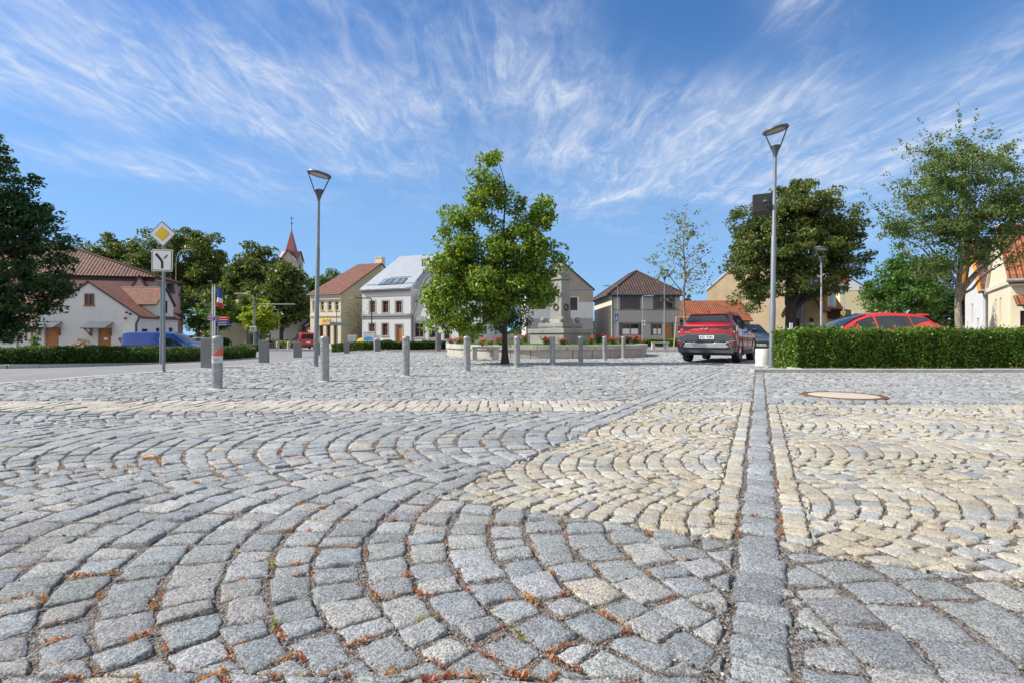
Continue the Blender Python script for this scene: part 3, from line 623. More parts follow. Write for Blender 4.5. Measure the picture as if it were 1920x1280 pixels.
ptree('old_tree', 'great olive green tree with a dark shaded trunk behind the speaker lamp post', 1483, 55, [(1500,392,82,48),(1428,435,62,55),(1562,430,58,55),(1480,470,110,50),(1400,500,40,40),(1575,490,48,42),(1500,530,80,35),(1392,560,26,30),(1420,545,40,30),(1490,590,34,10)],
  trunk_h=3.2, trunk_r=.62, ncl=480, per=120, leaf=.28, pal=G_OAK, seed=44, blob=1.0, bark='bark_dark', limbs=16, flat=.6, mat='leaf_dense')
ptree('bushy_tree', 'round fresh green tree behind the red hatchback', 1690, 30, [(1690,545,66,52),(1655,560,38,42),(1725,520,46,42),(1690,500,40,30),(1735,570,36,30)], zb=.13, trunk_h=.9, trunk_r=.14, ncl=230, per=62, leaf=.15, pal=G_BUSH, seed=45, blob=.45)
ptree('hornbeam_tree', 'loose tree with upright shoots and a grey trunk rising behind the big clipped hedge', 1798, 20.5, [(1800,345,90,75),(1790,430,105,70),(1880,380,70,80),(1715,395,55,60),(1770,500,70,32),(1860,470,60,40),(1925,430,60,70),(1690,430,44,52),(1760,300,55,55),(1850,290,50,50)],
  zb=.13, trunk_h=2.5, trunk_r=.15, ncl=430, per=80, leaf=.09, pal=G_HORN, seed=46, blob=.36, bark='bark_pale', limbs=24, twigs=.9, shell=.62, lean=(.2,0), shoots=190, trunk_top=7)
ptree('dark_tree', 'dark shaded tree between the red hatchback and the orange trimmed house', 1775, 52, [(1770,560,40,36),(1740,580,26,26),(1800,585,22,28)], zb=.1, trunk_h=1, trunk_r=.2, ncl=100, per=55, leaf=.30, pal=G_DARK, seed=47, blob=.65)
ptree('bare_tree', 'thin nearly leafless tree against the shaded gable of the yellow house', 672, 62, [(668,590,20,28),(675,570,14,20),(655,600,12,14)], zb=-.2, trunk_h=1.4, trunk_r=.07, ncl=70, per=5, leaf=.14, pal=([(.16,.14,.06),(.12,.12,.05)],[.5,.5]), seed=48, blob=.3, limbs=12, twigs=.95)
ptree('conifer', 'tip of a small dark conifer above the orange roof', 1292, 88, [(1292,562,5,8),(1292,572,9,8),(1292,590,14,14)], trunk_h=1, trunk_r=.12, ncl=40, per=40, leaf=.3, pal=G_DARK, seed=49, blob=.5)
# low far wood all round the horizon: reads as one mass
r = np.random.default_rng(90); n = 30000; th = rad(90)-r.uniform(rad(-62),rad(62),n); dd = r.uniform(185,215,n); hh = 5.0+2.5*np.sin(th*23)+1.5*np.sin(th*61+1)
P = np.c_[dd*np.cos(th), dd*np.sin(th), hh*r.random(n)**.7-.5]
tag(leaf_mesh('distant_woods', *leaf_arrays(P, 1.5, G_FAR, r), M['leaf_dense'], None), 'far dark green wood along the horizon behind the town', 'woods', kind='stuff')
# ------------------------------------------------------------------ hedges
def hedge(label, pts, w, h, n, leaf, pal, seed, core=True, z0=None, name='hedge', group=None, hole=None, hp=None, shoots=0):
    r = np.random.default_rng(seed); P = [Vector((x,y,0)) for x,y in pts]; ds = np.array([0.]+list(np.cumsum([(b-a).length for a,b in zip(P,P[1:])])))
    px = np.array([p.x for p in P]); py = np.array([p.y for p in P]); o = root(name, (px.mean(),py.mean(),gz(px.mean(),py.mean()) if z0 is None else z0), 0, label, 'hedge', group); ox,oy,oz = o.location
    def frame(s):
        x = np.interp(s,ds,px); y = np.interp(s,ds,py); e = .15; dx = np.interp(s+e,ds,px)-np.interp(s-e,ds,px); dy = np.interp(s+e,ds,py)-np.interp(s-e,ds,py); q = np.hypot(dx,dy)+1e-6
        return x,y,-dy/q,dx/q
    L = ds[-1]; s = r.uniform(0,L,n); side = r.random(n); per = w+2*h; u = side*per; a = np.where(u < h, -w/2, np.where(u < h+w, u-h-w/2, w/2)); b = np.where(u < h, u, np.where(u < h+w, h, per-u))
    depth = np.abs(r.normal(0,.06,n))+(.035*np.sin(s*5.1+b*6)+.035*np.sin(s*2.3+2)+.02*np.sin(s*11+a*9))
    cx = a*(1-depth*2/w*.8); cz = b-depth*np.where((u >= h) & (u < h+w),1,.15)+.02*np.sin(s*3.7)+.012*np.sin(s*17)
    cz = cz*(1 if hp is None else np.interp(s/L,hp[0],hp[1]))
    endm = r.random(n) < .06; s = np.where(endm & (r.random(n) < .5), r.uniform(0,.1,n), np.where(endm, L-r.uniform(0,.1,n), s)); cx = np.where(endm, r.uniform(-w/2,w/2,n), cx); cz = np.where(endm, r.uniform(0,h,n), cz)
    x,y,nx,ny = frame(s); base = gzv(x+nx*cx, y+ny*cx) if z0 is None else z0
    Pp = np.c_[x+nx*cx, y+ny*cx, base+np.maximum(cz,.03)]-np.array([ox,oy,oz])
    if shoots:
        q = (r.random(n) < shoots) & (cz > h*.9); Pp[q,2] += np.abs(r.normal(0,.055,q.sum()))
    if hole is not None: Pp = Pp[~hole(s,cz,r)]
    leaf_mesh('foliage', *leaf_arrays(Pp, leaf, pal, r, .3), M['leaf'], o)
    mb = MB()
    for k in range(int(L/.22)):
        s0 = r.uniform(0,L); x,y,nx,ny = frame(s0); c = r.uniform(-w*.3,w*.3); bz = (gz(x+nx*c,y+ny*c) if z0 is None else z0)-oz; p = Vector((x+nx*c-ox,y+ny*c-oy,bz))
        mb.tube([p, p+Vector((r.normal(0,.06),r.normal(0,.06),h*.5)), p+Vector((r.normal(0,.15),r.normal(0,.15),h*.88))], [.013,.009,.004], 5, False)
    mb.build('shrub_stems', M['bark'], o)  # bare woody stems of the hedge itself
    if core:
        m = int(n*.5); s = r.uniform(0,L,m); x,y,nx,ny = frame(s); c = r.uniform(-w*.42,w*.42,m); z = r.uniform(.05,h*.92,m); base = gzv(x,y) if z0 is None else z0
        leaf_mesh('inner_foliage', *leaf_arrays(np.c_[x+nx*c,y+ny*c,base+z]-np.array([ox,oy,oz]), leaf*1.7, pal, r, 0), M['leaf'], o)
    return o
hedge('large clipped leafy hedge behind a stone kerb', [(7.12,14.0),(12,14.0),(17.5,13.75),(22,13.6)], 1.25, 1.0, 72000, .062, G_HEDGE, 60, z0=.02, shoots=.16)
hedge('long low thin hedge across the road in front of the white cottage', [(-24,17.9),(-20.9,18.8),(-19.0,20.2),(-18.15,23),(-18.1,30),(-18.15,37)], .8, .68, 46000, .075, G_HEDGE2, 61, core=True, hp=([0,.25,.5,1],[1.0,1.1,1.3,1.34]),
      hole=lambda s,z,r: (np.sin(s*2.1)+np.sin(s*5.3+1)+.4 > 0) & (z < .42) & (z > .12) & (s < 8) & (r.random(len(s)) < .6))
hedge('low hedge strip in front of the grey house with the zinc roof', [(-11.9,36),(-9.5,34.9),(-4.6,36.4)], .9, .55, 11000, .10, G_HEDGE2, 62)
hedge('dark low hedge below the windows of the brown roofed house', [(10.6,47),(20,48)], .9, .62, 6000, .14, G_HEDGE, 63)
hedge('short dark clipped hedge behind the flagpoles', [(-34.4,61),(-32.6,61)], 1.2, 1.25, 2500, .17, G_DARK, 64)
hedge('small bright clipped hedge block right of the flagpoles', [(-29.4,58),(-27.2,58)], 1.2, .75, 2500, .16, G_BUSH, 65)
hedge('shadowed hedge below the church wall beyond the lime tree', [(-36,80),(-29.5,80)], 1.0, 1.0, 2600, .22, G_DARK, 66)
# ------------------------------------------------------------------ round flower bed
bed = root('flower_bed', (BED_C[0],BED_C[1],0), 0, 'round raised flower bed with a pale granite wall and coping', 'flower bed')
def ring_wall(r0, r1, z0, z1, seed, seg, mat, name, gap=.012):
    mb = MB(); a = 0; rr = random.Random(seed)
    while a < 2*PI-1e-3:
        da = min(seg*rr.uniform(.96,1.04)/r1, 2*PI-a); k = 6; vs = []
        for i in range(k+1):
            t = a+gap/r1+(da-2*gap/r1)*i/k; c,s = math.cos(t),math.sin(t)
            vs += [(r1*c,r1*s,z0),(r1*c,r1*s,z1),(r0*c,r0*s,z1),(r0*c,r0*s,z0)]
        fs = []
        for i in range(k):
            for j in range(4): fs.append((i*4+j, i*4+(j+1)%4, (i+1)*4+(j+1)%4, (i+1)*4+j))
        fs += [(0,1,2,3),(k*4+3,k*4+2,k*4+1,k*4)]; mb.add(vs,fs); a += da
    return mb.build(name, mat, bed, bevel=.006)
R_B = BED_C and 4.72
ring_wall(R_B-.34, R_B-.03, -.05, .335, 1, .85, M['granite_wall'], 'wall')
ring_wall(R_B-.42, R_B+.03, .34, .52, 2, 1.2, M['granite_wall'], 'coping')
mb = MB(); mb.lathe([(R_B-.40,.30),(R_B-.41,.44),(3,.47),(1,.5),(0,.5)], n=48); mb.build('soil', M['ground'], bed, True)
r = np.random.default_rng(12); n = 26000; t = r.uniform(0,6.28,n); q = np.sqrt(r.random(n))*(R_B-.45); P = np.c_[q*np.cos(t)+BED_C[0], q*np.sin(t)+BED_C[1], .47+r.uniform(0,.05,n)]
tilt = r.normal(0,.35,(n,2)); A = np.c_[tilt*.05, np.full(n,.05)*r.uniform(.6,1.5,n)]; th = r.uniform(0,3.14,n); B = np.c_[np.cos(th),np.sin(th),np.zeros(n)]*.012
gc = np.array([(.13,.22,.035),(.19,.27,.05),(.09,.16,.03)])[r.choice(3,n)]*r.uniform(.75,1.25,(n,1))
tag(quads_mesh('grass', P, A, B, gc, M['leaf']), 'short bright green grass growing in the round flower bed', 'grass', kind='stuff')
def rose_bush(seed, h, w, nb, colr):
    r = np.random.default_rng(seed); o = root('rose_bush', (0,0,0)); mb = MB(); tips = []
    for k in range(7):
        a = r.uniform(0,6.28); tip = Vector((math.cos(a)*w*r.random(),math.sin(a)*w*r.random(),h*r.uniform(.6,1))); mb.tube([(0,0,0),tip*.5+Vector((0,0,.05)),tip],[.008,.006,.004],5,False); tips.append(tip)
    mb.build('stems', M['bark_dark'], o)
    T = np.array([tuple(t) for t in tips]); n = 220; k = r.integers(0,len(T),n); f = r.uniform(.25,1,(n,1)); leaf_mesh('foliage', *leaf_arrays(T[k]*f+r.normal(0,.05,(n,3)), .07, G_MID, r), M['leaf'], o)
    mb = MB()
    for t in tips[:nb]:
        for j in range(int(3+r.integers(0,3))):
            c = t+Vector(r.normal(0,.05,3)); rr = r.uniform(.026,.045); mb.lathe([(0,-rr*.7),(rr*.8,-rr*.3),(rr,.3*rr),(rr*.55,rr*.75),(0,rr*.5)], c, 7)
    mb.build('blossoms', colr, o, True); return o
M['petal'] = simple('red rose petals', (.50,.022,.03), .6, 0, .35, 40); M['petal_orange'] = simple('orange petals', (.70,.13,.03), .6, 0, .3, 40)
protos = [rose_bush(1,.55,.28,6,M['petal']), rose_bush(2,.42,.32,6,M['petal']), rose_bush(3,.36,.3,5,M['petal_orange'])]
spots = [(1022,21.6,0),(1030,22.0,1),(1055,21.7,1),(1108,22.2,0),(1122,24.6,0),(1138,27,0),(1164,26.5,0),(1175,25,1),(1188,24.6,1),(1196,25.2,0),(1092,21.5,2),(985,28.5,0),(905,21.6,2),(918,22.2,2),(938,21.4,1),(858,24.6,2),(848,25.2,1),(868,26.4,2),(886,27.6,0),(972,22.6,2),(1205,26.0,1),(1150,23,1)]
used = [0,0,0]
for i,(px,Yd,k) in enumerate(spots):
    o = protos[k] if not used[k] else copy_tree(protos[k]); used[k] = 1
    o.location = (X_(px,Yd),Yd,.47); o.rotation_euler = (0,0,i*1.3); s = .68+.3*((i*37)%10)/10; o.scale = (s,s,s)
    lb = ('red rose bush blooming in the round flower bed','red rose bush blooming in the round flower bed','orange flowering plant growing in the round flower bed')[k]
    tag(o, lb, 'flower bush', 'orange flowers in the round bed' if k == 2 else 'red roses in the round bed')
# flowers at the foot of the far traffic island and by the cottage wall
fl = hedge('pale flowering border beside the red van on the far side of the road', [(-34.5,74),(-29.5,72.5)], 1.6, .9, 2600, .2, ([(.16,.22,.06),(.42,.40,.28),(.10,.16,.04)],[.5,.25,.25]), 67, name='flower_border')
tag(fl, cat='flower bed')
for i,(px,Yd,lb) in enumerate(((152,42.5,'straggly pinkish shrub against the white cottage wall'),(66,41.5,'small green shoot sticking up above the thin hedge'))):
    tree('wall_shrub', lb, (X_(px,Yd),Yd,-.6), [((0,0,.9),(.75,.5,.5)),((-.6,0,.7),(.5,.4,.5))] if i == 0 else [((0,0,1.1),(.3,.3,.6))], .2, .03, 40, 14, .12, ([(.16,.15,.06),(.30,.16,.10)],[.6,.4]) if i == 0 else G_MID, 70+i, .18, cat='shrub', limbs=6)
# ================================================================== buildings
M['plaster_white'] = plaster('white plaster', (.66,.655,.64)); M['plaster_grey'] = plaster('light grey plaster', (.60,.60,.595), .08)
M['plaster_pink'] = plaster('pink plaster', (.60,.36,.33)); M['plaster_yellow'] = plaster('pale yellow plaster', (.74,.65,.46)); M['plaster_yellow_shade'] = plaster('shaded yellow plaster', (.50,.445,.29))  # last one: yellow wall darkened, its gable's shade put into the colour
M['plaster_beige'] = plaster('patchy beige plaster', (.60,.48,.30), .3); M['plaster_dirty'] = plaster('worn beige plaster', (.40,.36,.28), .25); M['plaster_mid'] = plaster('mid grey plaster', (.33,.325,.315), .12)
M['plaster_tree_shade'] = plaster('tree shaded grey plaster', (.20,.20,.21)); M['plaster_cream'] = plaster('cream plaster', (.74,.66,.48), .08); M['plaster_bright'] = plaster('bright yellow plaster', (.72,.56,.26), .1)  # first one: wall under the great tree, its shade put into the colour
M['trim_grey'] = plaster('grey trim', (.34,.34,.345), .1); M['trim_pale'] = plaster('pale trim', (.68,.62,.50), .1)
M['tile_brown'] = tiles('brown pantiles', (.175,.082,.055), .30, .36, .35, .55); M['tile_red'] = tiles('red brown tiles', (.25,.095,.055), .22, .18, .3, .5, False)
M['tile_dark'] = tiles('dark brown tiles', (.105,.06,.052), .30, .36, .3); M['tile_orange'] = tiles('orange tiles', (.44,.14,.055), .24, .33, .25); M['tile_rust'] = tiles('rust red tiles', (.30,.115,.06), .22, .3, .3)
M['tile_old'] = tiles('old grey brown tiles', (.17,.12,.10), .22, .2, .3, .5, False)
def zinc(name, c, gap=.42):
    m = NT(name); uv = m.coord('UV'); sx = m.nd('ShaderNodeSeparateXYZ'); m.l(uv, sx.inputs[0])
    d = m.nd('ShaderNodeMath', operation='DIVIDE'); m.l(sx.outputs[0], d.inputs[0]); d.inputs[1].default_value = gap
    fr = m.nd('ShaderNodeMath', operation='FRACT'); m.l(d.outputs[0], fr.inputs[0]); n = m.noise(uv, .8, 4)
    seam = m.ramp(fr.outputs[0], .10, (1,1,1), .16, (0,0,0)); base = m.ramp(n.outputs[0], .3, tuple(v*.88 for v in c), .7, c)
    m.l(m.mix(base.outputs[0], tuple(v*.55 for v in c), m.mix((0,0,0),(1,1,1),seam.outputs[0]), 'MIX'), m.b.inputs['Base Color'])
    m.b.inputs['Roughness'].default_value = .38; m.b.inputs['Metallic'].default_value = .45; m.l(m.bump(seam.outputs[0], .8, .04), m.b.inputs['Normal']); return m.m
M['zinc'] = zinc('pale zinc standing seam', (.58,.60,.62)); M['spire'] = zinc('red metal spire', (.50,.17,.15), .5); M['trim_dark'] = simple('dark brown barge board', (.055,.035,.028), .6)
class House:
    def __init__(s, name, label, P0, a, W, D, zb, ze, cat='house', group=None):
        s.P0 = Vector((P0[0],P0[1],0)); s.dx = Vector((math.cos(a),math.sin(a),0)); s.n = Vector((-math.sin(a),math.cos(a),0)); s.W, s.D, s.zb, s.ze = W,D,zb,ze
        s.o = root(name, (P0[0],P0[1],zb), a, label, cat, group); s.holes = {'front':[], 'right':[], 'left':[], 'back':[]}
    def L(s, S_, T, z): return Vector((S_, T, z-s.zb))            # local point of this house
    def frame(s, side):  # origin, direction, inward (local), length
        if side == 'front': return Vector((0,0,0)), Vector((1,0,0)), Vector((0,1,0)), s.W
        if side == 'right': return Vector((s.W,0,0)), Vector((0,1,0)), Vector((-1,0,0)), s.D
        if side == 'left': return Vector((0,s.D,0)), Vector((0,-1,0)), Vector((1,0,0)), s.D
        return Vector((s.W,s.D,0)), Vector((-1,0,0)), Vector((0,-1,0)), s.W
    def fp(s, x, y, side='front'):                                  # photo pixel -> (distance along the wall, height)
        k = (x-960)/F; o, d, n, _ = s.frame(side); O = s.P0+s.dx*o.x+s.n*o.y; Dv = s.dx*d.x+s.n*d.y
        t = (k*O.y-O.x)/(Dv.x-k*Dv.y); return t, Z_(y, O.y+Dv.y*t)
    def hole(s, x0, x1, y0, y1, side='front', **kw):
        a, z1 = s.fp(x0,y0,side); b, z0 = s.fp(x1,y1,side); s.holes[side].append((a,b,z0,z1,kw)); return (a,b,z0,z1)
    def holem(s, side, a, b, z0, z1, **kw): s.holes[side].append((a,b,z0,z1,kw))
    def walls(s, mat, sides=('front','right','left','back'), z1=None, name='wall', mats=None, rev=.18):
        mb = MB(); mats = mats or {}; ml = [mat]+[m for m in mats.values()]
        for side in sides:
            o,d,n,Ln = s.frame(side); hs = s.holes[side]; mi = 0
            if side in mats: mi = 1+list(mats).index(side)
            xs = sorted({0,Ln,*[h[0] for h in hs],*[h[1] for h in hs]}); zs = sorted({s.zb,z1 or s.ze,*[h[2] for h in hs],*[h[3] for h in hs]})
            P = lambda x,z,dep=0: o+d*x+n*dep+Vector((0,0,z-s.zb))
            for i in range(len(xs)-1):
                for j in range(len(zs)-1):
                    cx,cz = (xs[i]+xs[i+1])/2,(zs[j]+zs[j+1])/2
                    if any(h[0] < cx < h[1] and h[2] < cz < h[3] for h in hs): continue
                    mb.quad(P(xs[i],zs[j]),P(xs[i+1],zs[j]),P(xs[i+1],zs[j+1]),P(xs[i],zs[j+1]),mi)
            for a,b,z0,z_,kw in hs:
                r = kw.get('rev',rev)
                mb.quad(P(a,z0),P(a,z0,r),P(a,z_,r),P(a,z_),mi); mb.quad(P(b,z0,r),P(b,z0),P(b,z_),P(b,z_,r),mi)
                mb.quad(P(a,z_),P(a,z_,r),P(b,z_,r),P(b,z_),mi); mb.quad(P(a,z0,r),P(a,z0),P(b,z0),P(b,z0,r),mi)
        w = mb.build(name, ml, s.o, fix=False)
        for side in sides:
            for a,b,z0,z_,kw in s.holes[side]: s.opening(side,a,b,z0,z_,rev=kw.get('rev',rev),**{k:v for k,v in kw.items() if k != 'rev'})
        return w
    def opening(s, side, a, b, z0, z1, kind='window', frame='wood_win', mull=1, trans=.0, rev=.18, surround=None, sill=None, proud=False, panel=None, curtain=False):
        o,d,n,_ = s.frame(side); r = rev-.06 if not proud else -.05
        def bx(mb,x0,x1,q0,q1,d0,d1,mi=0):
            vs = [o+d*x+n*t+Vector((0,0,z-s.zb)) for z in (q0,q1) for t in (d0,d1) for x in (x0,x1)]
            mb.add(vs, [(0,2,3,1),(4,5,7,6),(0,1,5,4),(2,6,7,3),(0,4,6,2),(1,3,7,5)], mi)
        w = min(.075,(b-a)*.11); mb = MB()
        if kind == 'window':
            bx(mb,a,b,z0,z0+w,r,r+.07); bx(mb,a,b,z1-w,z1,r,r+.07); bx(mb,a,a+w,z0+w,z1-w,r,r+.07); bx(mb,b-w,b,z0+w,z1-w,r,r+.07)
            for k in range(mull): c = a+(b-a)*(k+1)/(mull+1); bx(mb,c-w*.75,c+w*.75,z0+w,z1-w,r-.012,r+.07)
            if trans: zt = z0+(z1-z0)*trans; bx(mb,a+w,b-w,zt-w*.6,zt+w*.6,r-.006,r+.065)
            f = mb.build('window', M[frame], s.o)
            g = MB(); bx(g,a+w*.5,b-w*.5,z0+w*.5,z1-w*.5,r+.045,r+.055); g.build('pane', M['glass'], f)
            if curtain:
                g = MB(); bx(g,a+w,b-w,z0+w,z0+(z1-z0)*.55,r+.030,r+.040); g.build('curtain', M['frame_white'], f)
        else:
            bx(mb,a,b,z0,z1,r,r+.06); k = 3
            for i in range(k): bx(mb,a+.12*(b-a),b-.12*(b-a),z0+(z1-z0)*(.06+.31*i),z0+(z1-z0)*(.32+.31*i),r-.02,r)
            f = mb.build('door', M[panel or 'wood'], s.o, bevel=.008)
            g = MB(); bx(g,a+.07*(b-a),a+.14*(b-a),z0+(z1-z0)*.47,z0+(z1-z0)*.50,r-.06,r-.02); g.build('handle', M['metal'], f)
        if surround:
            mb = MB(); q = .17
            bx(mb,a-q,a,z0-.02,z1+q,-.045,.02); bx(mb,b,b+q,z0-.02,z1+q,-.045,.02); bx(mb,a,b,z1,z1+q,-.045,.02)
            if kind == 'window': bx(mb,a-q-.05,b+q+.05,z0-.14,z0-.02,-.09,.02)
            mb.build('surround', M[surround], f)
        if sill and kind == 'window':
            mb = MB(); bx(mb,a-.07,b+.07,z0-.06,z0,-.10,.02); mb.build('sill', M[sill], f)
        return f
    def band(s, side, z0, z1, out, mat, name='cornice', a=None, b=None):
        o,d,n,Ln = s.frame(side); a = 0 if a is None else a; b = Ln if b is None else b; mb = MB()
        vs = [o+d*x+n*t+Vector((0,0,z-s.zb)) for z in (z0,z1) for t in (-out,.02) for x in (a,b)]
        mb.add(vs, [(0,2,3,1),(4,5,7,6),(0,1,5,4),(2,6,7,3),(0,4,6,2),(1,3,7,5)]); return mb.build(name, M[mat], s.o, bevel=.01)
    def rslab(s, mb, a, b, c, d, th=.14):        # a,b eave (left,right), c,d ridge above b,a: local points
        a,b,c,d = map(Vector,(a,b,c,d)); u = (b-a).normalized(); nn = (b-a).cross(d-a).normalized()
        if nn.z < 0: nn = -nn
        v = nn.cross(u); uv = [((p-a).dot(u),(p-a).dot(v)) for p in (a,b,c,d)]
        mb.quad(a,b,c,d,0,uv); e = [p-nn*th for p in (a,b,c,d)]; zz = [(0,0)]*4
        for i,j in ((0,1),(1,2),(2,3),(3,0)):
            P = (a,b,c,d)
            if (P[i]-P[j]).length > 1e-4: mb.quad(P[i],e[i],e[j],P[j],1,zz)
        mb.quad(e[3],e[2],e[1],e[0],1,zz)
    def tri(s, mb, a, b, c, th=.14):
        a,b,c = map(Vector,(a,b,c)); u = (b-a).normalized(); nn = (b-a).cross(c-a).normalized(); nn = -nn if nn.z < 0 else nn; v = nn.cross(u)
        f = len(mb.f); mb.add([a,b,c],[(0,1,2)],0); mb.uv[f] = [((p-a).dot(u),(p-a).dot(v)) for p in (a,b,c)]
        e = [p-nn*th for p in (a,b,c)]; P = (a,b,c)
        for i,j in ((0,1),(1,2),(2,0)): mb.quad(P[i],e[i],e[j],P[j],1,[(0,0)]*4)
    def gable_x(s, zr, roof, ov=.35, gmat=None, trim='trim_dark', tr=None, hipl=0):   # ridge parallel to the front
        t = tr if tr is not None else s.D/2; e = s.ze; L = s.L; W,D = s.W,s.D; k = (zr-e)/t; k2 = (zr-e)/(D-t); mb = MB()
        s.rslab(mb, L(-ov,-ov,e-k*ov+.1), L(W+ov,-ov,e-k*ov+.1), L(W+ov,t,zr+.1), L(-ov+hipl,t,zr+.1))
        s.rslab(mb, L(W+ov,D+ov,e-k2*ov+.1), L(-ov,D+ov,e-k2*ov+.1), L(-ov+hipl,t,zr+.1), L(W+ov,t,zr+.1))
        if hipl: s.tri(mb, L(-ov,D+ov,e-k2*ov+.1), L(-ov,-ov,e-k*ov+.1), L(-ov+hipl,t,zr+.1))
        r = mb.build('roof', [M[roof],M[trim]], s.o)
        for S_ in ((W,) if hipl else (0,W)): g = MB(); g.add([L(S_,0,e),L(S_,D,e),L(S_,t,zr)],[(0,1,2)]); g.build('gable', gmat or M['plaster_white'], s.o)
        s.roof = r; return r
    def gable_y(s, zr, roof, ov=.3, gmat=None, trim='trim_dark', sr=None, ovf=.12):
        c = sr if sr is not None else s.W/2; e = s.ze; L = s.L; W,D = s.W,s.D; k = (zr-e)/c; k2 = (zr-e)/(W-c); mb = MB()
        s.rslab(mb, L(-ov,D+ovf,e-k*ov+.1), L(-ov,-ovf,e-k*ov+.1), L(c,-ovf,zr+.1), L(c,D+ovf,zr+.1))
        s.rslab(mb, L(W+ov,-ovf,e-k2*ov+.1), L(W+ov,D+ovf,e-k2*ov+.1), L(c,D+ovf,zr+.1), L(c,-ovf,zr+.1))
        r = mb.build('roof', [M[roof],M[trim]], s.o)
        for T in (0,D): g = MB(); g.add([L(0,T,e),L(W,T,e),L(c,T,zr)],[(0,1,2)]); g.build('gable', gmat or M['plaster_white'], s.o)
        s.roof = r; return r
    def hip(s, zr, roof, t0, t1, ov=.45, along='y', trim='trim_dark'):
        e = s.ze; L = s.L; W,D = s.W,s.D; mb = MB(); z = e+.02; A,B_,C_,D_ = L(-ov,-ov,z),L(W+ov,-ov,z),L(W+ov,D+ov,z),L(-ov,D+ov,z)
        if along == 'y':
            p,q = L(W/2,t0,zr),L(W/2,t1,zr); s.tri(mb,A,B_,p); s.rslab(mb,B_,C_,q,p); s.tri(mb,C_,D_,q); s.rslab(mb,D_,A,p,q)
        else:
            p,q = L(t0,D/2,zr),L(t1,D/2,zr); s.rslab(mb,A,B_,q,p); s.tri(mb,B_,C_,q); s.rslab(mb,C_,D_,p,q); s.tri(mb,D_,A,p)
        for u,v in ((A,p),(B_,p if along == 'y' else q),(C_,q),(D_,q if along == 'y' else p),(p,q)):
            f = len(mb.f); mb.tube([u+Vector((0,0,.03)),v+Vector((0,0,.03))],.10,7,mi=0)
            for i in range(f,len(mb.f)): mb.uv[i] = [(.05*j,.02*j) for j in range(len(mb.f[i]))]
        s.roof = mb.build('roof', [M[roof],M[trim]], s.o); return s.roof
    def chimney(s, S_, T, z0, z1, w, d, mat, cap=True):
        mb = MB(); z0 -= s.zb; z1 -= s.zb; mb.box(S_-w/2,S_+w/2,T-d/2,T+d/2,z0,z1)
        if cap: mb.box(S_-w/2-.06,S_+w/2+.06,T-d/2-.06,T+d/2+.06,z1+.003,z1+.12); mb.cyl((S_,T,z1+.12),(S_,T,z1+.5),.09,.09,8)
        return mb.build('chimney', M[mat], s.roof)
    def gutter(s, side, z, out=.42, r=.07, pipe=None, mat='metal_dark'):
        o,d,n,Ln = s.frame(side); a = o-n*out+Vector((0,0,z-s.zb)); mb = MB(); mb.tube([a-d*.2,a+d*(Ln+.2)],r,8)
        for p in (pipe or []):
            b = a+d*p; c = o+d*p-n*.06; mb.tube([b,Vector((c.x,c.y,z-s.zb-.45)),Vector((c.x,c.y,0))],.05,8)
        return mb.build('gutter', M[mat], s.o, True)
# ---- white cottage with the pink house behind it
h = House('white_cottage','white gabled cottage with two brown doors under grey canopies and a brown tiled roof',(-39.1,44),0,8.4,5.0,-.75,2.55)
h.hole(183,208,616,657,kind='door',rev=.22); h.hole(83,110,613,657,kind='door',rev=.22)
h.holem('right',.25,1.0,.55,1.5,frame='frame_dark'); h.holem('right',3.7,4.3,.45,1.65,frame='frame_dark',mull=0); h.holem('right',2.0,2.5,.6,1.6,frame='frame_dark',mull=0)
h.walls(M['plaster_white']); h.gable_y(5.35,'tile_red',.25,M['plaster_white'])
a,z1 = h.fp(159,551); b,z0 = h.fp(177,573); h.opening('front',a,b,z0,z1,proud=True,sill='wood_win')
for x0,x1,yt in ((167,213,604),(71,117,603)):
    a,zt = h.fp(x0,yt); b,_ = h.fp(x1,yt); mb = MB(); lz = lambda z: z-h.zb
    mb.add([(a,-.95,lz(zt-.48)),(b,-.95,lz(zt-.48)),(b,-.02,lz(zt)),(a,-.02,lz(zt)),(a,-.95,lz(zt-.55)),(b,-.95,lz(zt-.55)),(b,-.02,lz(zt-.07)),(a,-.02,lz(zt-.07))],[(0,1,2,3),(7,6,5,4),(0,4,5,1),(1,5,6,2),(3,2,6,7),(0,3,7,4)])
    c = mb.build('canopy', M['slate'], h.o)
    for x in (a+.18,b-.18):
        mb = MB(); mb.box(x-.05,x+.05,-.8,-.02,lz(zt-.58),lz(zt-.48)); mb.box(x-.05,x+.05,-.12,-.02,lz(zt-1.15),lz(zt-.585)); mb.tube([(x,-.7,lz(zt-.58)),(x,-.35,lz(zt-.82)),(x,-.08,lz(zt-1.1))],.05,6); mb.build('bracket', M['wood_win'], c)
a,z1 = h.fp(191,620); mb = MB(); mb.lathe([(.10,-.03),(.15,0),(.10,.03)],(0,0,0),12,M=Matrix.Translation((a+.35,.12,.0+z1-h.zb-.25)) @ Matrix.Rotation(PI/2,4,'X')); mb.build('door_wreath', M['bark_pale'], h.o)
a,z1 = h.fp(193,637); mb = MB(); mb.box(a,a+.3,.10,.13,z1-h.zb,z1-h.zb+.18); mb.build('letter_plate', M['white'], h.o)
mb = MB(); a,z1 = h.fp(261,592); mb.tube([(8.46,-.15,2.5+.75),(8.3,-.1,2.2+.75),(8.15,-.1,1.9+.75),(8.15,-.1,0)],.065,8); mb.build('downpipe', M['frame_dark'], h.o, True)
mb = MB(); mb.tube([(8.62,-.2,3.17),(8.62,5.0,3.17)],.07,8); mb.build('gutter', M['frame_dark'], h.o, True)
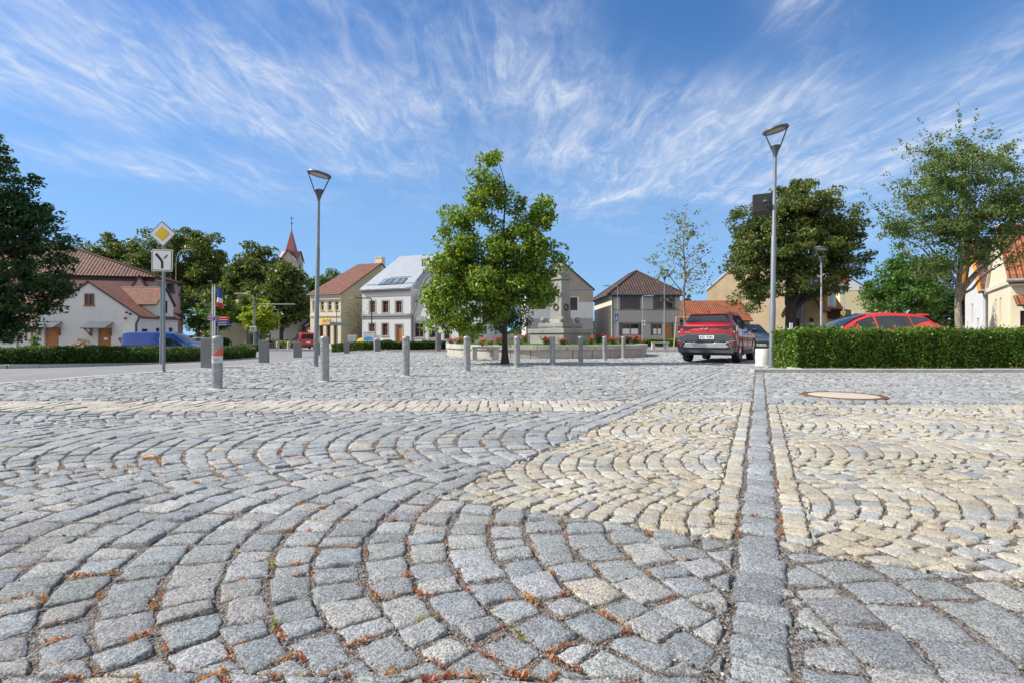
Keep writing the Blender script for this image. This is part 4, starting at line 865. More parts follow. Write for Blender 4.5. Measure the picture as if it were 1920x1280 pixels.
for x,y in ((245,589),(238,586),(236,597)): mb = MB(); a,z1 = h.fp(x,y); mb.box(a-.07,a+.09,-.16,-.01,z1-h.zb-.07,z1-h.zb+.06); mb.build('wall_lamp', M['black'], h.o, bevel=.01)
# dormer on the right roof slope
mb = MB(); t0,t1 = 1.95,4.3; W = 8.4; zz = lambda z: z+.75
mb.box(6.2,W+.02,t0,t1,zz(2.5),zz(3.75)); mb.add([(W+.02,t0,zz(3.75)),(W+.02,t1,zz(3.75)),(W+.02,(t0+t1)/2,zz(5.15))],[(0,1,2)]); dm = mb.build('dormer', M['plaster_white'], h.o)
mb = MB(); tm = (t0+t1)/2; h.rslab(mb,(4.4,t0-.2,zz(3.6)),(W+.2,t0-.2,zz(3.6)),(W+.2,tm,zz(5.25)),(4.4,tm,zz(5.25)),.1); h.rslab(mb,(W+.2,t1+.2,zz(3.6)),(4.4,t1+.2,zz(3.6)),(4.4,tm,zz(5.25)),(W+.2,tm,zz(5.25)),.1); mb.build('dormer_roof', [M['tile_red'],M['trim_dark']], dm)
mb = MB(); mb.box(W+.02,W+.06,tm-.3,tm+.3,zz(2.9),zz(4.0)); mb.build('dormer_window', M['glass'], dm)
# lower annex on the left
h2 = House('cottage_annex','low white annex left of the cottage, half hidden by the big dark tree',(-46.5,44.08),0,7.4,6,-.75,1.75)
a,z1 = h2.fp(46,611); b,z0 = h2.fp(68,639); h2.holem('front',a,b,z0,z1,frame='wood_win',curtain=True); h2.walls(M['plaster_white']); h2.gable_x(4.1,'tile_red',.3,M['plaster_white'])
mb = MB(); a,z1 = h2.fp(34,610); mb.tube([(a,-.08,2.6),(a,-.08,0)],.06,8); mb.build('downpipe', M['metal'], h2.o, True)
h = House('pink_house','large pink house with a brown hipped tile roof and brick chimney behind the cottage',(-56.4,49.4),rad(14),20.6,6.4,-.9,6.85)
h.hole(122,140,545,556,frame='wood_win'); h.hole(148,158,532,552,frame='wood_win')
h.walls(M['plaster_pink']); h.hip(10.4,'tile_brown',9.9,10.9,.6,'x'); h.band('front',6.45,6.83,.12,'frame_dark','fascia'); h.chimney(8.3,3.6,8.6,10.6,1.3,.7,'brick',False)
mb = MB(); mb.tube([(9.6,3.6,11.0),(9.6,3.6,13.4)],.025,6); mb.build('antenna', M['metal'], h.roof)
h = House('pink_wing','narrow pink street wing with a steep red brown roof and slate topped dormers',(-39.2,52.6),rad(23.6),4.1,12,-.9,3.5)
for k in range(6): h.holem('right',2.2+k*1.6,2.9+k*1.6,.2,2.3,frame='frame_dark',mull=0)
h.walls(M['plaster_pink']); h.gable_y(6.9,'tile_rust',.35,M['plaster_pink']); h.gutter('right',3.35,.40,.07,[.3],'frame_dark')
for t in (3.0,7.4):
    mb = MB(); mb.box(2.6,4.25,t,t+1.7,4.2,6.4); d = mb.build('dormer', M['plaster_pink'], h.o); mb = MB(); mb.add([(2.0,t-.15,6.45),(4.4,t-.15,6.45),(4.4,t+1.85,6.45),(2.0,t+1.85,6.45),(2.0,t+.85,7.5),(4.4,t+.85,7.5)],[(0,1,5,4),(2,3,4,5),(1,2,5),(3,0,4),(0,3,2,1)]); mb.build('dormer_roof', M['slate'], d)
# ---- church far behind the trees
ch = House('church','pale church tower with a slender red spire rising behind dark trees',(-56.6,130),0,4.1,4.1,-.8,19.3,'church')
ch.holem('front',1.55,2.55,16.4,18.6,frame='frame_dark',mull=1); ch.holem('right',1.55,2.55,16.4,18.6,frame='frame_dark',mull=1); ch.walls(plaster('church plaster',(.58,.53,.42))); L = ch.L
mb = MB(); c = 2.05; ap = L(c,c,27.5); zb = 19.0; e = .35; pts = [L(-e,-e,zb),L(4.1+e,-e,zb),L(4.1+e,4.1+e,zb),L(-e,4.1+e,zb)]; mids = [L(c,-e,22.0),L(4.1+e,c,22.0),L(c,4.1+e,22.0),L(-e,c,22.0)]; inner = [L(c-1.15,c-1.15,21.6),L(c+1.15,c-1.15,21.6),L(c+1.15,c+1.15,21.6),L(c-1.15,c+1.15,21.6)]
for i in range(4):
    j = (i+1)%4; mb.quad(pts[i],inner[i],inner[i],mids[i],0,[(0,0),(1,0),(1,1),(0,1)]) if 0 else mb.add([pts[i],inner[i],mids[i]],[(0,1,2)]); mb.add([pts[j],mids[i],inner[j]],[(0,1,2)]); mb.add([inner[i],inner[j],mids[i]],[(0,1,2)]); mb.add([inner[i],inner[j],ap],[(0,1,2)])
mb.build('spire', M['spire'], ch.o)
mb = MB()
for i,(p,q) in enumerate(((pts[0],pts[1]),(pts[1],pts[2]),(pts[3],pts[0]))):
    m_ = (p+q)/2; m_.z = L(0,0,21.8).z; cc = L(c,c,0); f = lambda v: Vector((cc.x+(v.x-cc.x)*.87,cc.y+(v.y-cc.y)*.87,v.z)); mb.add([f(p),f(q),f(m_)],[(0,1,2)])
mb.build('gable', plaster('church gable plaster',(.58,.53,.42)), ch.o)
mb = MB(); mb.tube([ap-Vector((0,0,.3)),ap+Vector((0,0,3.2))],[.09,.05],6); mb.lathe([(0,-.25),(.25,0),(0,.25)],ap+Vector((0,0,1.3)),8); mb.box(ap.x-.45,ap.x+.45,ap.y-.04,ap.y+.04,ap.z+2.5,ap.z+2.62); mb.build('cross', M['black'], ch.o)
h = House('church_hall','plain white wall of the church hall in the shade beyond the lime tree',(X_(508,84),84),rad(-3),4.4,5,-.8,4.6,'building')
h.hole(526,533,598,608,frame='wood_win'); h.walls(M['plaster_grey']); h.gable_x(6.6,'tile_old',.3,M['plaster_grey'])
h = House('old_chapel','dark old building with a small red roof peeping between the trees',(X_(404,92),92),0,5.4,6,-.8,6.6,'building'); h.walls(M['plaster_dirty']); h.hip(9.0,'tile_rust',2.4,3.4,.3,'x')
# ---- yellow corner house and low shed
h = House('yellow_house','pale yellow two storey corner house with a red brown roof and a yellow shop sign',(-28.75,76),math.atan2(-2,5),5.4,18,-.9,6.95)
for x0,x1 in ((585.5,591),(600.5,607),(614,621.5),(627.5,634.5)): h.hole(x0,x1,565,582,frame='frame_white',rev=.25,sill='trim_pale',mull=0,trans=.6)
for x0,x1 in ((598,606),(611.5,619.5),(625,633)): h.hole(x0,x1,610,644,frame='wood_win',rev=.3,mull=1,trans=.75)
h.walls(M['plaster_yellow'],mats={'right':M['plaster_yellow_shade']}); h.gable_x(12.1,'tile_red',.35,M['plaster_yellow_shade'],hipl=1.6)
for y0,y1,out in ((590,594,.10),(560,562,.05),(553,557,.16)): h.band('front',Z_(y1,75),Z_(y0,75),out,'trim_pale')
for x0,x1 in ((598,609),(612,624),(625,637)): a,_ = h.fp(x0,580); b,_ = h.fp(x1,580); h.band('front',Z_(563.5,75),Z_(562.2,75),.12,'trim_pale','lintel',a,b)
a,z1 = h.fp(603.5,598); b,z0 = h.fp(619,608.5); h.chimney(5.0,9.6,10.9,13.0,1.2,.9,'plaster_cream'); h.gutter('front',6.72,.42)
mb = MB(); mb.box(a,b,-.10,-.02,z0+.9,z1+.9); sg = mb.build('shop_sign', M['yellow'], h.o, bevel=.02); mb = MB(); w = b-a
mb.box(a+w*.1,a+w*.58,-.108,-.101,z0+.9+.28,z1+.9-.26); mb.build('red_lettering', simple('pinkish red print',(.75,.20,.18)), sg); mb = MB(); mb.box(a+w*.60,a+w*.84,-.108,-.101,z0+.9+.2,z1+.9-.2); mb.build('blue_lettering', simple('pale blue print',(.25,.45,.75)), sg)
for k in range(3): x = a+w*(.08+.42*k); mb = MB(); mb.tube([(x,-.02,z1+1.12),(x,-.28,z1+1.2)],.02,6); mb.lathe([(.03,0),(.09,-.12)],(x,-.3,z1+1.22),8); mb.build('sign_lamp', M['black'], h.o)
h = House('cream_shed','low cream building with arched openings and an old brown roof beside the yellow house',(X_(555,90),90),rad(-55),9.4,6,-.8,2.75,'shed')
for k in range(4): h.holem('front',.6+k*2.1,1.8+k*2.1,-.2,1.7,frame='frame_dark',rev=.3)
h.walls(M['plaster_cream']); h.gable_x(5.2,'tile_old',.5,M['plaster_cream'])
# ---- grey house with zinc roof
h = House('grey_house','light grey two storey house with a pale zinc roof and an orange door',(-20.65,73.5),rad(-24),7.99,10,-.6,7.2)
for x0,x1 in ((693.2,703.2),(717,728),(742,753)): h.hole(x0,x1,565,586,rev=.24,surround='trim_grey',trans=.68)
for x0,x1 in ((692,702.6),(716.3,727)): h.hole(x0,x1,607,629,rev=.24,surround='trim_grey',trans=.68)
h.hole(741.5,754,609,645,kind='door',rev=.28,surround='trim_grey'); h.walls(M['plaster_grey'])
h.band('front',Z_(597,72.5),Z_(593.5,72.5),.10,'trim_grey'); h.band('front',Z_(593.2,72.5),Z_(589,72.5),.2,'trim_grey'); h.band('front',Z_(549,72.5),Z_(544,72.5),.14,'trim_grey'); h.band('front',Z_(543.8,72.5),Z_(540.5,72.5),.34,'zinc','eaves')
def inv(h,x,Y,z): p = Vector((X_(x,Y),Y,0))-h.P0; return Vector((p.dot(h.dx),p.dot(h.n),z-h.zb))
e1,e2 = h.L(-.25,-.4,7.28),h.L(8.2,-.4,7.28); r2 = inv(h,820,77.5,Z_(477,77.5)); r1 = inv(h,750,79.5,Z_(481,79.5)); r1.z = r2.z; mb = MB(); h.rslab(mb,e1,e2,r2,r1,.16)
b1 = h.L(r1.x+1.2,r1.y+6,7.2); b2 = h.L(r2.x+1.2,r2.y+6,7.2); h.rslab(mb,b2,b1,r1,r2,.16); rf = mb.build('roof',[M['zinc'],M['trim_grey']],h.o); h.roof = rf
mb = MB(); mb.add([h.L(7.99,0,7.0),h.L(7.99,10,7.0),r2-Vector((.25,0,.25)),h.L(0,0,7.0),h.L(0,10,7.0),r1+Vector((.4,0,-.25))],[(0,1,2),(3,5,4)]); mb.build('gable',M['zinc'],h.o)
U = (e2-e1).normalized(); V = ((r1+r2)/2-(e1+e2)/2); Nn = U.cross(V).normalized(); Nn = -Nn if Nn.z < 0 else Nn
def onroof(u,v,o=0): return e1.lerp(e2,u).lerp(r1.lerp(r2,u),v)+Nn*o
mb = MB(); g = MB()
for k in range(4):
    u0,u1 = .30+k*.125,.415+k*.125; q = [onroof(u0,.10,.09),onroof(u1,.10,.09),onroof(u1,.27,.09),onroof(u0,.27,.09)]; lo = [p-Nn*.12 for p in q]; mb.add(q+lo,[(0,1,2,3),(0,4,5,1),(1,5,6,2),(2,6,7,3),(3,7,4,0)])
    q = [onroof(u0+.014,.113,.098),onroof(u1-.014,.113,.098),onroof(u1-.014,.257,.098),onroof(u0+.014,.257,.098)]; g.add(q,[(0,1,2,3)])
sk = mb.build('skylight',M['metal_dark'],rf); g.build('pane',glassmat('skylight glass',(.10,.13,.15),.05,.8),sk)  # pane colour lightened to stand in for light reflected off the glass
for v,u0,u1 in ((.11,.06,.28),(.30,.40,.85),(.11,.80,1.0)): mb = MB(); mb.tube([onroof(u0,v,.09),onroof(u1,v,.09)],.035,6); mb.build('snow_guard',M['metal_dark'],rf)
for u in (.88,.94): mb = MB(); p = onroof(u,.62,0); mb.tube([p,p+Vector((0,0,.9))],.10,8); mb.tube([p+Vector((0,0,.9)),p+Vector((0,0,1.0))],.17,8); mb.build('roof_vent',M['metal_dark'],rf)
h.gutter('front',7.12,.40,.06)
hw = House('grey_wing','light grey side wing with steep zinc roof edge behind the linden',(h.P0+h.dx*8.25+h.n*.25)[:2],rad(-19),9.4,9,-.6,3.9)
hw.hole(777.5,794,606,632,rev=.2,surround='trim_grey',trans=.7); hw.hole(805,817,614,633,rev=.2,surround='trim_grey',mull=0); hw.hole(833,843,613,636,rev=.2,surround='trim_grey',mull=0); hw.hole(860,874,612,640,rev=.2,mull=1)
hw.walls(M['plaster_grey']); L = hw.L; prof = [(0,3.9),(1.75,8.3),(4.7,10.6),(7.65,8.3),(9.4,3.9)]
mb = MB(); mb.prism(prof,lambda u,v,d: L(u,d,v),0,.2); g = mb.build('gable',M['plaster_grey'],hw.o); mb = MB()
for (u0,v0),(u1,v1) in zip(prof,prof[1:]):
    k = Vector((u1-u0,v1-v0)).normalized(); ex = .35 if u0 == 0 else 0; hw.rslab(mb,L(u0-k.x*ex,9,v0+.12-k.y*ex),L(u0-k.x*ex,-.3,v0+.12-k.y*ex),L(u1,-.3,v1+.12),L(u1,9,v1+.12),.12)
mb.build('roof',[M['zinc'],M['trim_grey']],hw.o)
mb = MB(); a,z1 = hw.fp(807,558); b,z0 = hw.fp(818,586); mb.box(a,b,-.04,.03,z0+.6,z1+.6); f = mb.build('upper_window',M['wood_win'],hw.o); mb = MB(); mb.box(a+.1,b-.1,-.05,-.03,z0+.7,z1+.5); mb.build('pane',M['glass'],f)
mb = MB(); mb.prism([(.1+1.55*(1+math.cos(t))/2*1.3,.55*math.sin(t)) for t in [PI*k/8 for k in range(9)]],lambda u,v,d: L(u,d,Z_(601,71.5)+v),-.12,.0); mb.build('arched_lintel',M['trim_grey'],hw.o); hw.band('front',Z_(602.5,71.5),Z_(600.6,71.5),.12,'trim_grey','lintel',0,2.6)
# ---- white and beige gable house, brown hipped house
h = House('gable_house','tall gabled house with white lower wall and worn beige gable behind the monument',(X_(986,58),58),rad(1.5),7.35,12,-.3,6.05)
h.hole(1064.5,1082.5,558,582,frame='frame_dark',rev=.12); h.hole(991,1023,564,580,frame='frame_dark',rev=.12,mull=2); h.hole(993,1010,610,617,frame='frame_dark',rev=.15,mull=0)
h.walls(M['plaster_white']); h.gable_y(9.25,'tile_brown',.22,M['plaster_dirty'])
h.band('front',5.95,6.15,.10,'plaster_mid'); h.band('front',-.3,Z_(597,58),.05,'trim_grey','plinth')
a,_ = h.fp(1086,560); h.band('front',Z_(566,58),5.94,.03,'plaster_dirty','beige_patch',a,7.35); b,_ = h.fp(1030,560); h.band('front',Z_(556,58),5.93,.026,'plaster_dirty','beige_patch',b,a-.01)
h = House('brown_roof_house','grey two storey house with a dark brown hipped roof and brown windows',(10.85,58),rad(1),7.45,11,-.3,5.4)
for x0,x1,y0,y1 in ((1167,1197,556,580),(1229,1262,556,580),(1166,1198,607,628),(1224,1241,607,628)): h.hole(x0,x1,y0,y1,frame='wood_win',rev=.12,curtain=y0 > 600)
h.hole(1246,1258,607,650,kind='door',rev=.15,panel='wood'); h.walls(plaster('shaded grey plaster',(.42,.40,.37),.1),mats={'left':M['trim_pale']})  # left wall paler, the others greyer: sun and shade put into the colour
for x0,x1,y0,y1 in ((1162.5,1167,555,581),(1197,1201,555,581),(1224.5,1229,555,581),(1262,1266,555,581),(1161,1166,606,629),(1198,1202.5,606,629),(1220,1224,606,629),(1258.5,1263,606,650)):
    a,z1 = h.fp(x0,y0); b,z0 = h.fp(x1,y1); h.band('front',z0,z1,.02,'slate','shutter',a+.01,b-.01)
h.band('front',5.12,5.38,.05,'slate','fascia'); h.band('front',Z_(581.6,58),Z_(580.6,58),.04,'slate','string_course'); h.band('front',Z_(606,58),Z_(605,58),.03,'slate','string_course')
h.hip(8.5,'tile_dark',4.2,8.0,.5); h.gutter('front',5.36,.52,.08,[.1],'slate'); h.gutter('left',5.36,.52,.08)
# ---- orange roofed barn, tall beige gable, right hand group
h = House('orange_barn','low outbuilding with a bright orange tiled roof behind the red SUV',(X_(1277,66),66.5),rad(-2),8.6,7,-.2,2.95,'outbuilding'); h.walls(M['plaster_dirty']); h.gable_x(5.45,'tile_orange',.3,M['plaster_dirty'])
h = House('beige_gable_house','tall blank beige gable wall with peeling plaster behind the great tree',(X_(1328,84),84.5),rad(-26),12.2,14,-.2,8.35); h.walls(M['plaster_beige']); h.gable_y(13.7,'tile_rust',.3,M['plaster_beige'],trim='frame_white')
h = House('shaded_house','narrow grey house front in the shade of the great tree',(X_(1484,57.5),57.5),rad(-32),1.0,8,-.1,5.9)
h.hole(1491,1497,552,573,frame='frame_white',mull=0,trans=.5); h.hole(1490,1499,597,625,frame='frame_dark'); h.walls(M['plaster_tree_shade']); h.gable_x(8.2,'tile_dark',.3,M['plaster_tree_shade'])
h = House('orange_roof_house','yellow house with orange tiled roof, gabled dormer and dark balcony',(31.9,61.8),rad(-45),3.4,9,0,4.4)
h.hole(1517,1525,597,625,frame='wood_win',mull=1); h.holem('right',.9,1.9,.5,2.2,frame='wood_win'); h.holem('right',4.2,5.2,.1,2.2,kind='door',panel='wood_win'); h.holem('right',6.6,7.6,.5,2.2,frame='wood_win')
h.walls(M['plaster_bright']); h.gable_y(7.4,'tile_orange',.45,M['plaster_bright'],ovf=.35); h.band('front',2.1,2.5,.06,'trim_pale'); h.band('front',3.3,3.38,.05,'trim_pale')
mb = MB(); mb.box(1.1,3.5,2.6,6.0,4.2,6.3); mb.add([(3.5,2.6,6.3),(3.5,6.0,6.3),(3.5,4.3,7.9)],[(0,1,2)]); d = mb.build('dormer',M['plaster_bright'],h.o)
mb = MB(); h.rslab(mb,(.3,2.2,6.1),(3.9,2.2,6.1),(3.9,4.3,8.05),(.3,4.3,8.05),.12); h.rslab(mb,(3.9,6.4,6.1),(.3,6.4,6.1),(.3,4.3,8.05),(3.9,4.3,8.05),.12); mb.build('dormer_roof',[M['tile_orange'],M['trim_dark']],d)
mb = MB(); mb.box(3.5,3.54,3.5,5.1,4.4,6.0); mb.build('dormer_window',M['glass'],d); mb = MB(); mb.box(3.45,4.8,2.8,7.2,2.9,3.05); mb.box(4.7,4.8,2.8,7.2,3.052,4.0); mb.box(3.45,4.7,2.8,2.9,3.052,4.0); mb.box(4.65,4.79,2.81,2.95,-.0,2.9); mb.build('balcony',M['frame_dark'],h.o)
h = House('pale_yellow_house','large pale yellow house wall with a white half gable behind the yellow signpost',(X_(1575,73),73),rad(-8),7.2,8,0,Z_(545,73))
h.hole(1601,1610,588,604,frame='frame_white',surround='frame_white'); h.walls(plaster('pale yellow wall',(.80,.70,.42),.06)); L = h.L
mb = MB(); a,zt = h.fp(1592,520); b,_ = h.fp(1632,545); mb.prism([(a,h.ze),(b,h.ze),(a,zt)],lambda u,v,d: L(u,d,v),-.02,.3); mb.build('gable',M['white'],h.o)
mb = MB(); h.rslab(mb,L(b+.3,-.1,h.ze-.1),L(b+.3,8,h.ze-.1),L(a-.05,8,zt+.1),L(a-.05,-.1,zt+.1),.1); h.rslab(mb,L(-.3,8,h.ze),L(-.3,-.05,h.ze),L(a-.06,-.05,zt-.1),L(a-.06,8,zt-.1),.1); h.roof = mb.build('roof',[M['tile_rust'],M['trim_dark']],h.o); h.chimney(a+.35,2,zt-.6,zt+.75,.8,.6,'brick',False)
A_ = math.atan2(-.83,-.56)
h = House('orange_trim_house','white house with orange trim and a brown tile roof behind the hornbeam trunk',(35.0,41.2),A_,8,7,.1,4.0)
h.holem('front',3.2,4.0,1.8,3.2,frame='brick',mull=0); h.holem('front',5.6,6.4,.1,2.1,kind='door',panel='frame_dark'); h.holem('front',1.0,1.6,.1,2.0,kind='door',panel='wood'); h.holem('right',1.0,1.8,.9,2.2,frame='wood_win')
h.walls(M['plaster_white']); h.gable_y(7.6,'tile_brown',.4,M['plaster_white'],trim='tile_orange'); h.gutter('right',3.8,.42,.08,[.15],'metal')
mb = MB(); mb.tube([(-.4,-.2,3.6),(4,-.2,7.55)],.12,6); mb.tube([(8.4,-.2,3.6),(4,-.2,7.55)],.12,6); mb.build('barge_board',simple('orange barge board',(.62,.24,.03)),h.o)
h = House('cream_house','bright cream gabled house with an orange tile roof and tall niches',(27.66,30.98),A_,6.0,9,.1,3.65)
h.holem('front',2.0,2.5,1.3,2.9,frame='frame_white',mull=0,rev=.3); h.holem('front',3.3,3.8,1.3,2.9,frame='frame_white',mull=0,rev=.3); h.holem('right',.35,1.25,.1,2.1,kind='door',panel='frame_dark'); h.holem('right',3,4,1,2.3,frame='wood_win')
h.walls(M['plaster_cream']); h.gable_y(6.75,'tile_orange',.35,M['plaster_cream'],trim='trim_pale'); h.band('front',3.4,3.62,.10,'trim_pale'); h.gutter('right',3.55,.42,.09,None,'metal')
mb = MB(); h.rslab(mb,(6.0+.9,.1,2.25),(6.9,1.6,2.25),(6.02,1.6,2.75),(6.02,.1,2.75),.08); mb.build('door_canopy',[M['tile_orange'],M['trim_dark']],h.o)
# ================================================================== vehicles
M['silver'] = simple('satin silver trim', (.45,.46,.47), .35, .6, .06, 5); M['clad'] = simple('grey plastic cladding', (.055,.062,.07), .6, 0, .15, 6)
M['light_red'] = simple('red tail lamp', (.30,.008,.012), .12, 0, .15, 9, coat=1); M['light_dark'] = simple('smoked lamp lens', (.035,.006,.007), .1, 0, .2, 9, coat=1); M['light_clear'] = simple('clear head lamp', (.55,.57,.6), .08, .4, .2, 9, coat=1)
M['rim'] = simple('alloy rim', (.30,.31,.32), .35, .7, .1, 8)
def sec_pts(st):
    y,w,zb,zl,zr,wr = st; zm = zb+.42*(zl-zb)
    return [(0,zb),(w*.80,zb),(w*.965,zb+.09),(w,zm),(w*.992,zl-.07),(w*.965,zl),(wr+.03,zr-.055),(wr-.07,zr),(0,zr+.022)]
def interp_st(stn, sub=3):
    out = []; n = len(stn); A = np.array(stn,float)
    for i in range(n-1):
        for k in range(sub):
            t = k/sub; p1,p2 = A[i],A[i+1]; p0 = A[i-1] if i else p1-(p2-p1); p3 = A[i+2] if i+2 < n else p2+(p2-p1)
            d = p2[0]-p1[0]; m1 = .5*((p2-p1)/d+(p1-p0)/max(1e-3,p1[0]-p0[0]))*d; m2 = .5*((p2-p1)/d+(p3-p2)/max(1e-3,p3[0]-p2[0]))*d
            lim = 1.2*np.abs(p2-p1)+.004; m1 = np.clip(m1,-lim,lim); m2 = np.clip(m2,-lim,lim)
            h = ((2*t**3-3*t**2+1)*p1+(t**3-2*t**2+t)*m1+(-2*t**3+3*t**2)*p2+(t**3-t**2)*m2); h[0] = p1[0]+d*t; out.append(tuple(h))
    out.append(tuple(A[-1])); return out
def st_at(stn, y):
    A = np.array(stn); return tuple([y]+[float(np.interp(y,A[:,0],A[:,k])) for k in range(1,6)])
def car(name, label, loc, rz, stn, paint, wheel_y, wr, tw, side, top, track=None, tailw=True, arch=1.12, extras=None, cat='car', group=None, clad=False, sub=3):
    o = root(name, loc, rz, label, cat, group); S3 = interp_st(stn, sub); nr = 9; mb = MB()
    for st in S3:
        p = sec_pts(st); full = [(x,z) for x,z in p]+[(-x,z) for x,z in p[-2:0:-1]]; mb.v += [(x,st[0],z) for x,z in full]
    nn = 16
    for i in range(len(S3)-1):
        for k in range(nn): mb.f.append([i*nn+k,i*nn+(k+1)%nn,(i+1)*nn+(k+1)%nn,(i+1)*nn+k]); mb.m.append(0)
    for b in (0,(len(S3)-1)*nn):
        for k in range(7): mb.f.append([b+k+0 if False else b+(16-k)%16, b+(16-k-1)%16, b+k+1, b+k] if k else [b, b+15, b+1]); mb.m.append(0)
        mb.f.append([b+9,b+8,b+7]); mb.m.append(0)
    body = mb.build('body', [paint,M['black']], o, False); W = max(s[1] for s in stn); tr = track or W-tw*.5-.01
    cut = MB()
    for y in wheel_y:
        for sg in (-1,1): cut.cyl((sg*(W-.38),y,wr),(sg*(W+.3),y,wr),wr*arch,wr*arch,28)
    c = cut.build('cutter', M['black']); md = body.modifiers.new('b','BOOLEAN'); md.object = c; md.operation = 'DIFFERENCE'; md.solver = 'EXACT'
    dg = bpy.context.evaluated_depsgraph_get(); me = bpy.data.meshes.new_from_object(body.evaluated_get(dg)); body.modifiers.clear(); old = body.data; body.data = me; bpy.data.meshes.remove(old); cm = c.data; bpy.data.objects.remove(c); bpy.data.meshes.remove(cm)
    me.materials.clear(); me.materials.append(paint); me.materials.append(M['black'])
    for p in me.polygons:
        x = abs(p.center.x); p.use_smooth = True; in_arch = any(math.hypot(p.center.y-y,p.center.z-wr) < wr*arch*1.012 for y in wheel_y) and x < W-.004 and p.center.z < wr*2.3
        p.material_index = 1 if (in_arch and (abs(p.normal.x) < .5 or x < W-.3)) or p.normal.z < -.8 and p.center.z < .5 else 0
    try: me.set_sharp_from_angle(angle=rad(42))
    except Exception: pass
    def P(y, row, f, off=.006, sg=1):
        p = sec_pts(st_at(S3,y)); (x0,z0),(x1,z1) = p[row],p[row+1]; x = x0+(x1-x0)*f; z = z0+(z1-z0)*f; dx,dz = z1-z0,-(x1-x0); q = math.hypot(dx,dz) or 1
        return (sg*(x+dx/q*off),y,z+dz/q*off)
    for i,(y0,y1,f0,f1,g0,g1) in enumerate(side):           # belt to roof edge: window from y0 to y1
        for sg in (-1,1):
            m = MB(); ks = 6; vs = []
            for k in range(ks+1):
                t = k/ks; y = y0+(y1-y0)*t; vs += [P(y,5,f0+(g0-f0)*t,.006,sg),P(y,5,f1+(g1-f1)*t,.006,sg)]
            m.add(vs,[(2*k,2*k+1,2*k+3,2*k+2) for k in range(ks)]); m.build('side_window', M['carglass'], o, True)
    for nm,y0,y1,a0,a1 in top:
        m = MB(); ks = 5; vs = []
        for k in range(ks+1):
            y = y0+(y1-y0)*k/ks; st = st_at(S3,y); p = sec_pts(st); xe = p[7][0]+.06; zs = p[7][1]
            for j in range(7):
                u = -1+2*j/6; x = u*xe; z = p[8][1]+(zs-p[8][1])*u*u; vs.append((x,y,z))
        # lift along the surface normal
        V = np.array(vs).reshape(ks+1,7,3); dy = V[-1,3]-V[0,3]; nrm = np.array([0,-dy[2],dy[1]]); nrm /= np.linalg.norm(nrm); nrm *= np.sign(nrm[2]); V = V+nrm*.010
        m.add(V.reshape(-1,3).tolist(),[(i*7+j,i*7+j+1,i*7+8+j,i*7+7+j) for i in range(ks) for j in range(6)]); m.build(nm, M['carglass'], o, True)
    for y in wheel_y:
        for sg in (-1,1):
            m = MB(); Rm = Matrix.Translation((sg*tr,y,wr)) @ Matrix.Rotation(sg*PI/2,4,'Y'); hw = tw/2
            m.lathe([(wr*.66,-hw),(wr*.92,-hw),(wr*.985,-hw*.8),(wr,-hw*.4),(wr,hw*.4),(wr*.985,hw*.8),(wr*.93,hw),(wr*.67,hw*.97),(wr*.64,hw*.5),(wr*.64,-hw)],(0,0,0),28,M=Rm); w = m.build('wheel', M['rubber'], o, True)
            m = MB(); m.lathe([(wr*.655,hw*.3),(wr*.66,hw*.9),(wr*.61,hw*.86),(wr*.58,hw*.2),(0,hw*.1)],(0,0,0),24,M=Rm); m.lathe([(wr*.14,hw*.2),(wr*.14,hw*.75),(0,hw*.78)],(0,0,0),10,M=Rm)
            for k in range(5):
                a = 2*PI*k/5; R2 = Rm @ Matrix.Rotation(a,4,'Z')
                m.add([R2 @ Vector(v) for v in ((wr*.1,-wr*.06,hw*.7),(wr*.62,-wr*.1,hw*.82),(wr*.62,wr*.1,hw*.82),(wr*.1,wr*.06,hw*.7),(wr*.1,-wr*.06,hw*.4),(wr*.62,-wr*.1,hw*.5),(wr*.62,wr*.1,hw*.5),(wr*.1,wr*.06,hw*.4))],[(0,1,2,3),(0,4,5,1),(3,2,6,7)])
            m.build('rim', M['rim'], w)
            if clad:
                m = MB(); n = 20; a0,a1 = -.25,PI+.25; vs = []; xo = W+.012
                for k in range(n+1):
                    a = a0+(a1-a0)*k/n
                    for r_,x in ((wr*arch*.99,xo-.10),(wr*arch*.99,xo),(wr*arch*1.17,xo),(wr*arch*1.19,xo-.06)): vs.append((sg*x,y+r_*math.cos(a),wr+r_*math.sin(a)))
                m.add(vs,[(k*4+j,k*4+j+1,k*4+5+j,k*4+4+j) for k in range(n) for j in range(3)]); m.build('wheel_arch', M['clad'], o, True)
    return o
def flatpoly(o, name, pts, y, th, mat, sgn=1, bevel=0, parent=None):  # polygon in x,z extruded along y
    m = MB(); m.prism(pts, lambda u,v,d: (u,d,v), y, y+th); return m.build(name, mat, parent or o, bevel=bevel)
def wrap(o, name, xs, ys, zb, zt, mat, mirror=True, parent=None, th=.03):  # band wrapped round a corner: xs,ys plan polyline
    res = []
    for sg in ((1,-1) if mirror else (1,)):
        m = MB(); n = len(xs); vs = []
        for x,y,a,b in zip(xs,ys,zb,zt): vs += [(sg*x,y,a),(sg*x,y,b),(sg*max(x-th,0),y+(th if y < 0 else -th),b),(sg*max(x-th,0),y+(th if y < 0 else -th),a)]
        fs = [(i*4+j,i*4+(j+1)%4,(i+1)*4+(j+1)%4,(i+1)*4+j) for i in range(n-1) for j in range(4)]+[(0,1,2,3),((n-1)*4+3,(n-1)*4+2,(n-1)*4+1,(n-1)*4)]
        m.add(vs,fs); res.append(m.build(name, mat, parent or o))
    return res
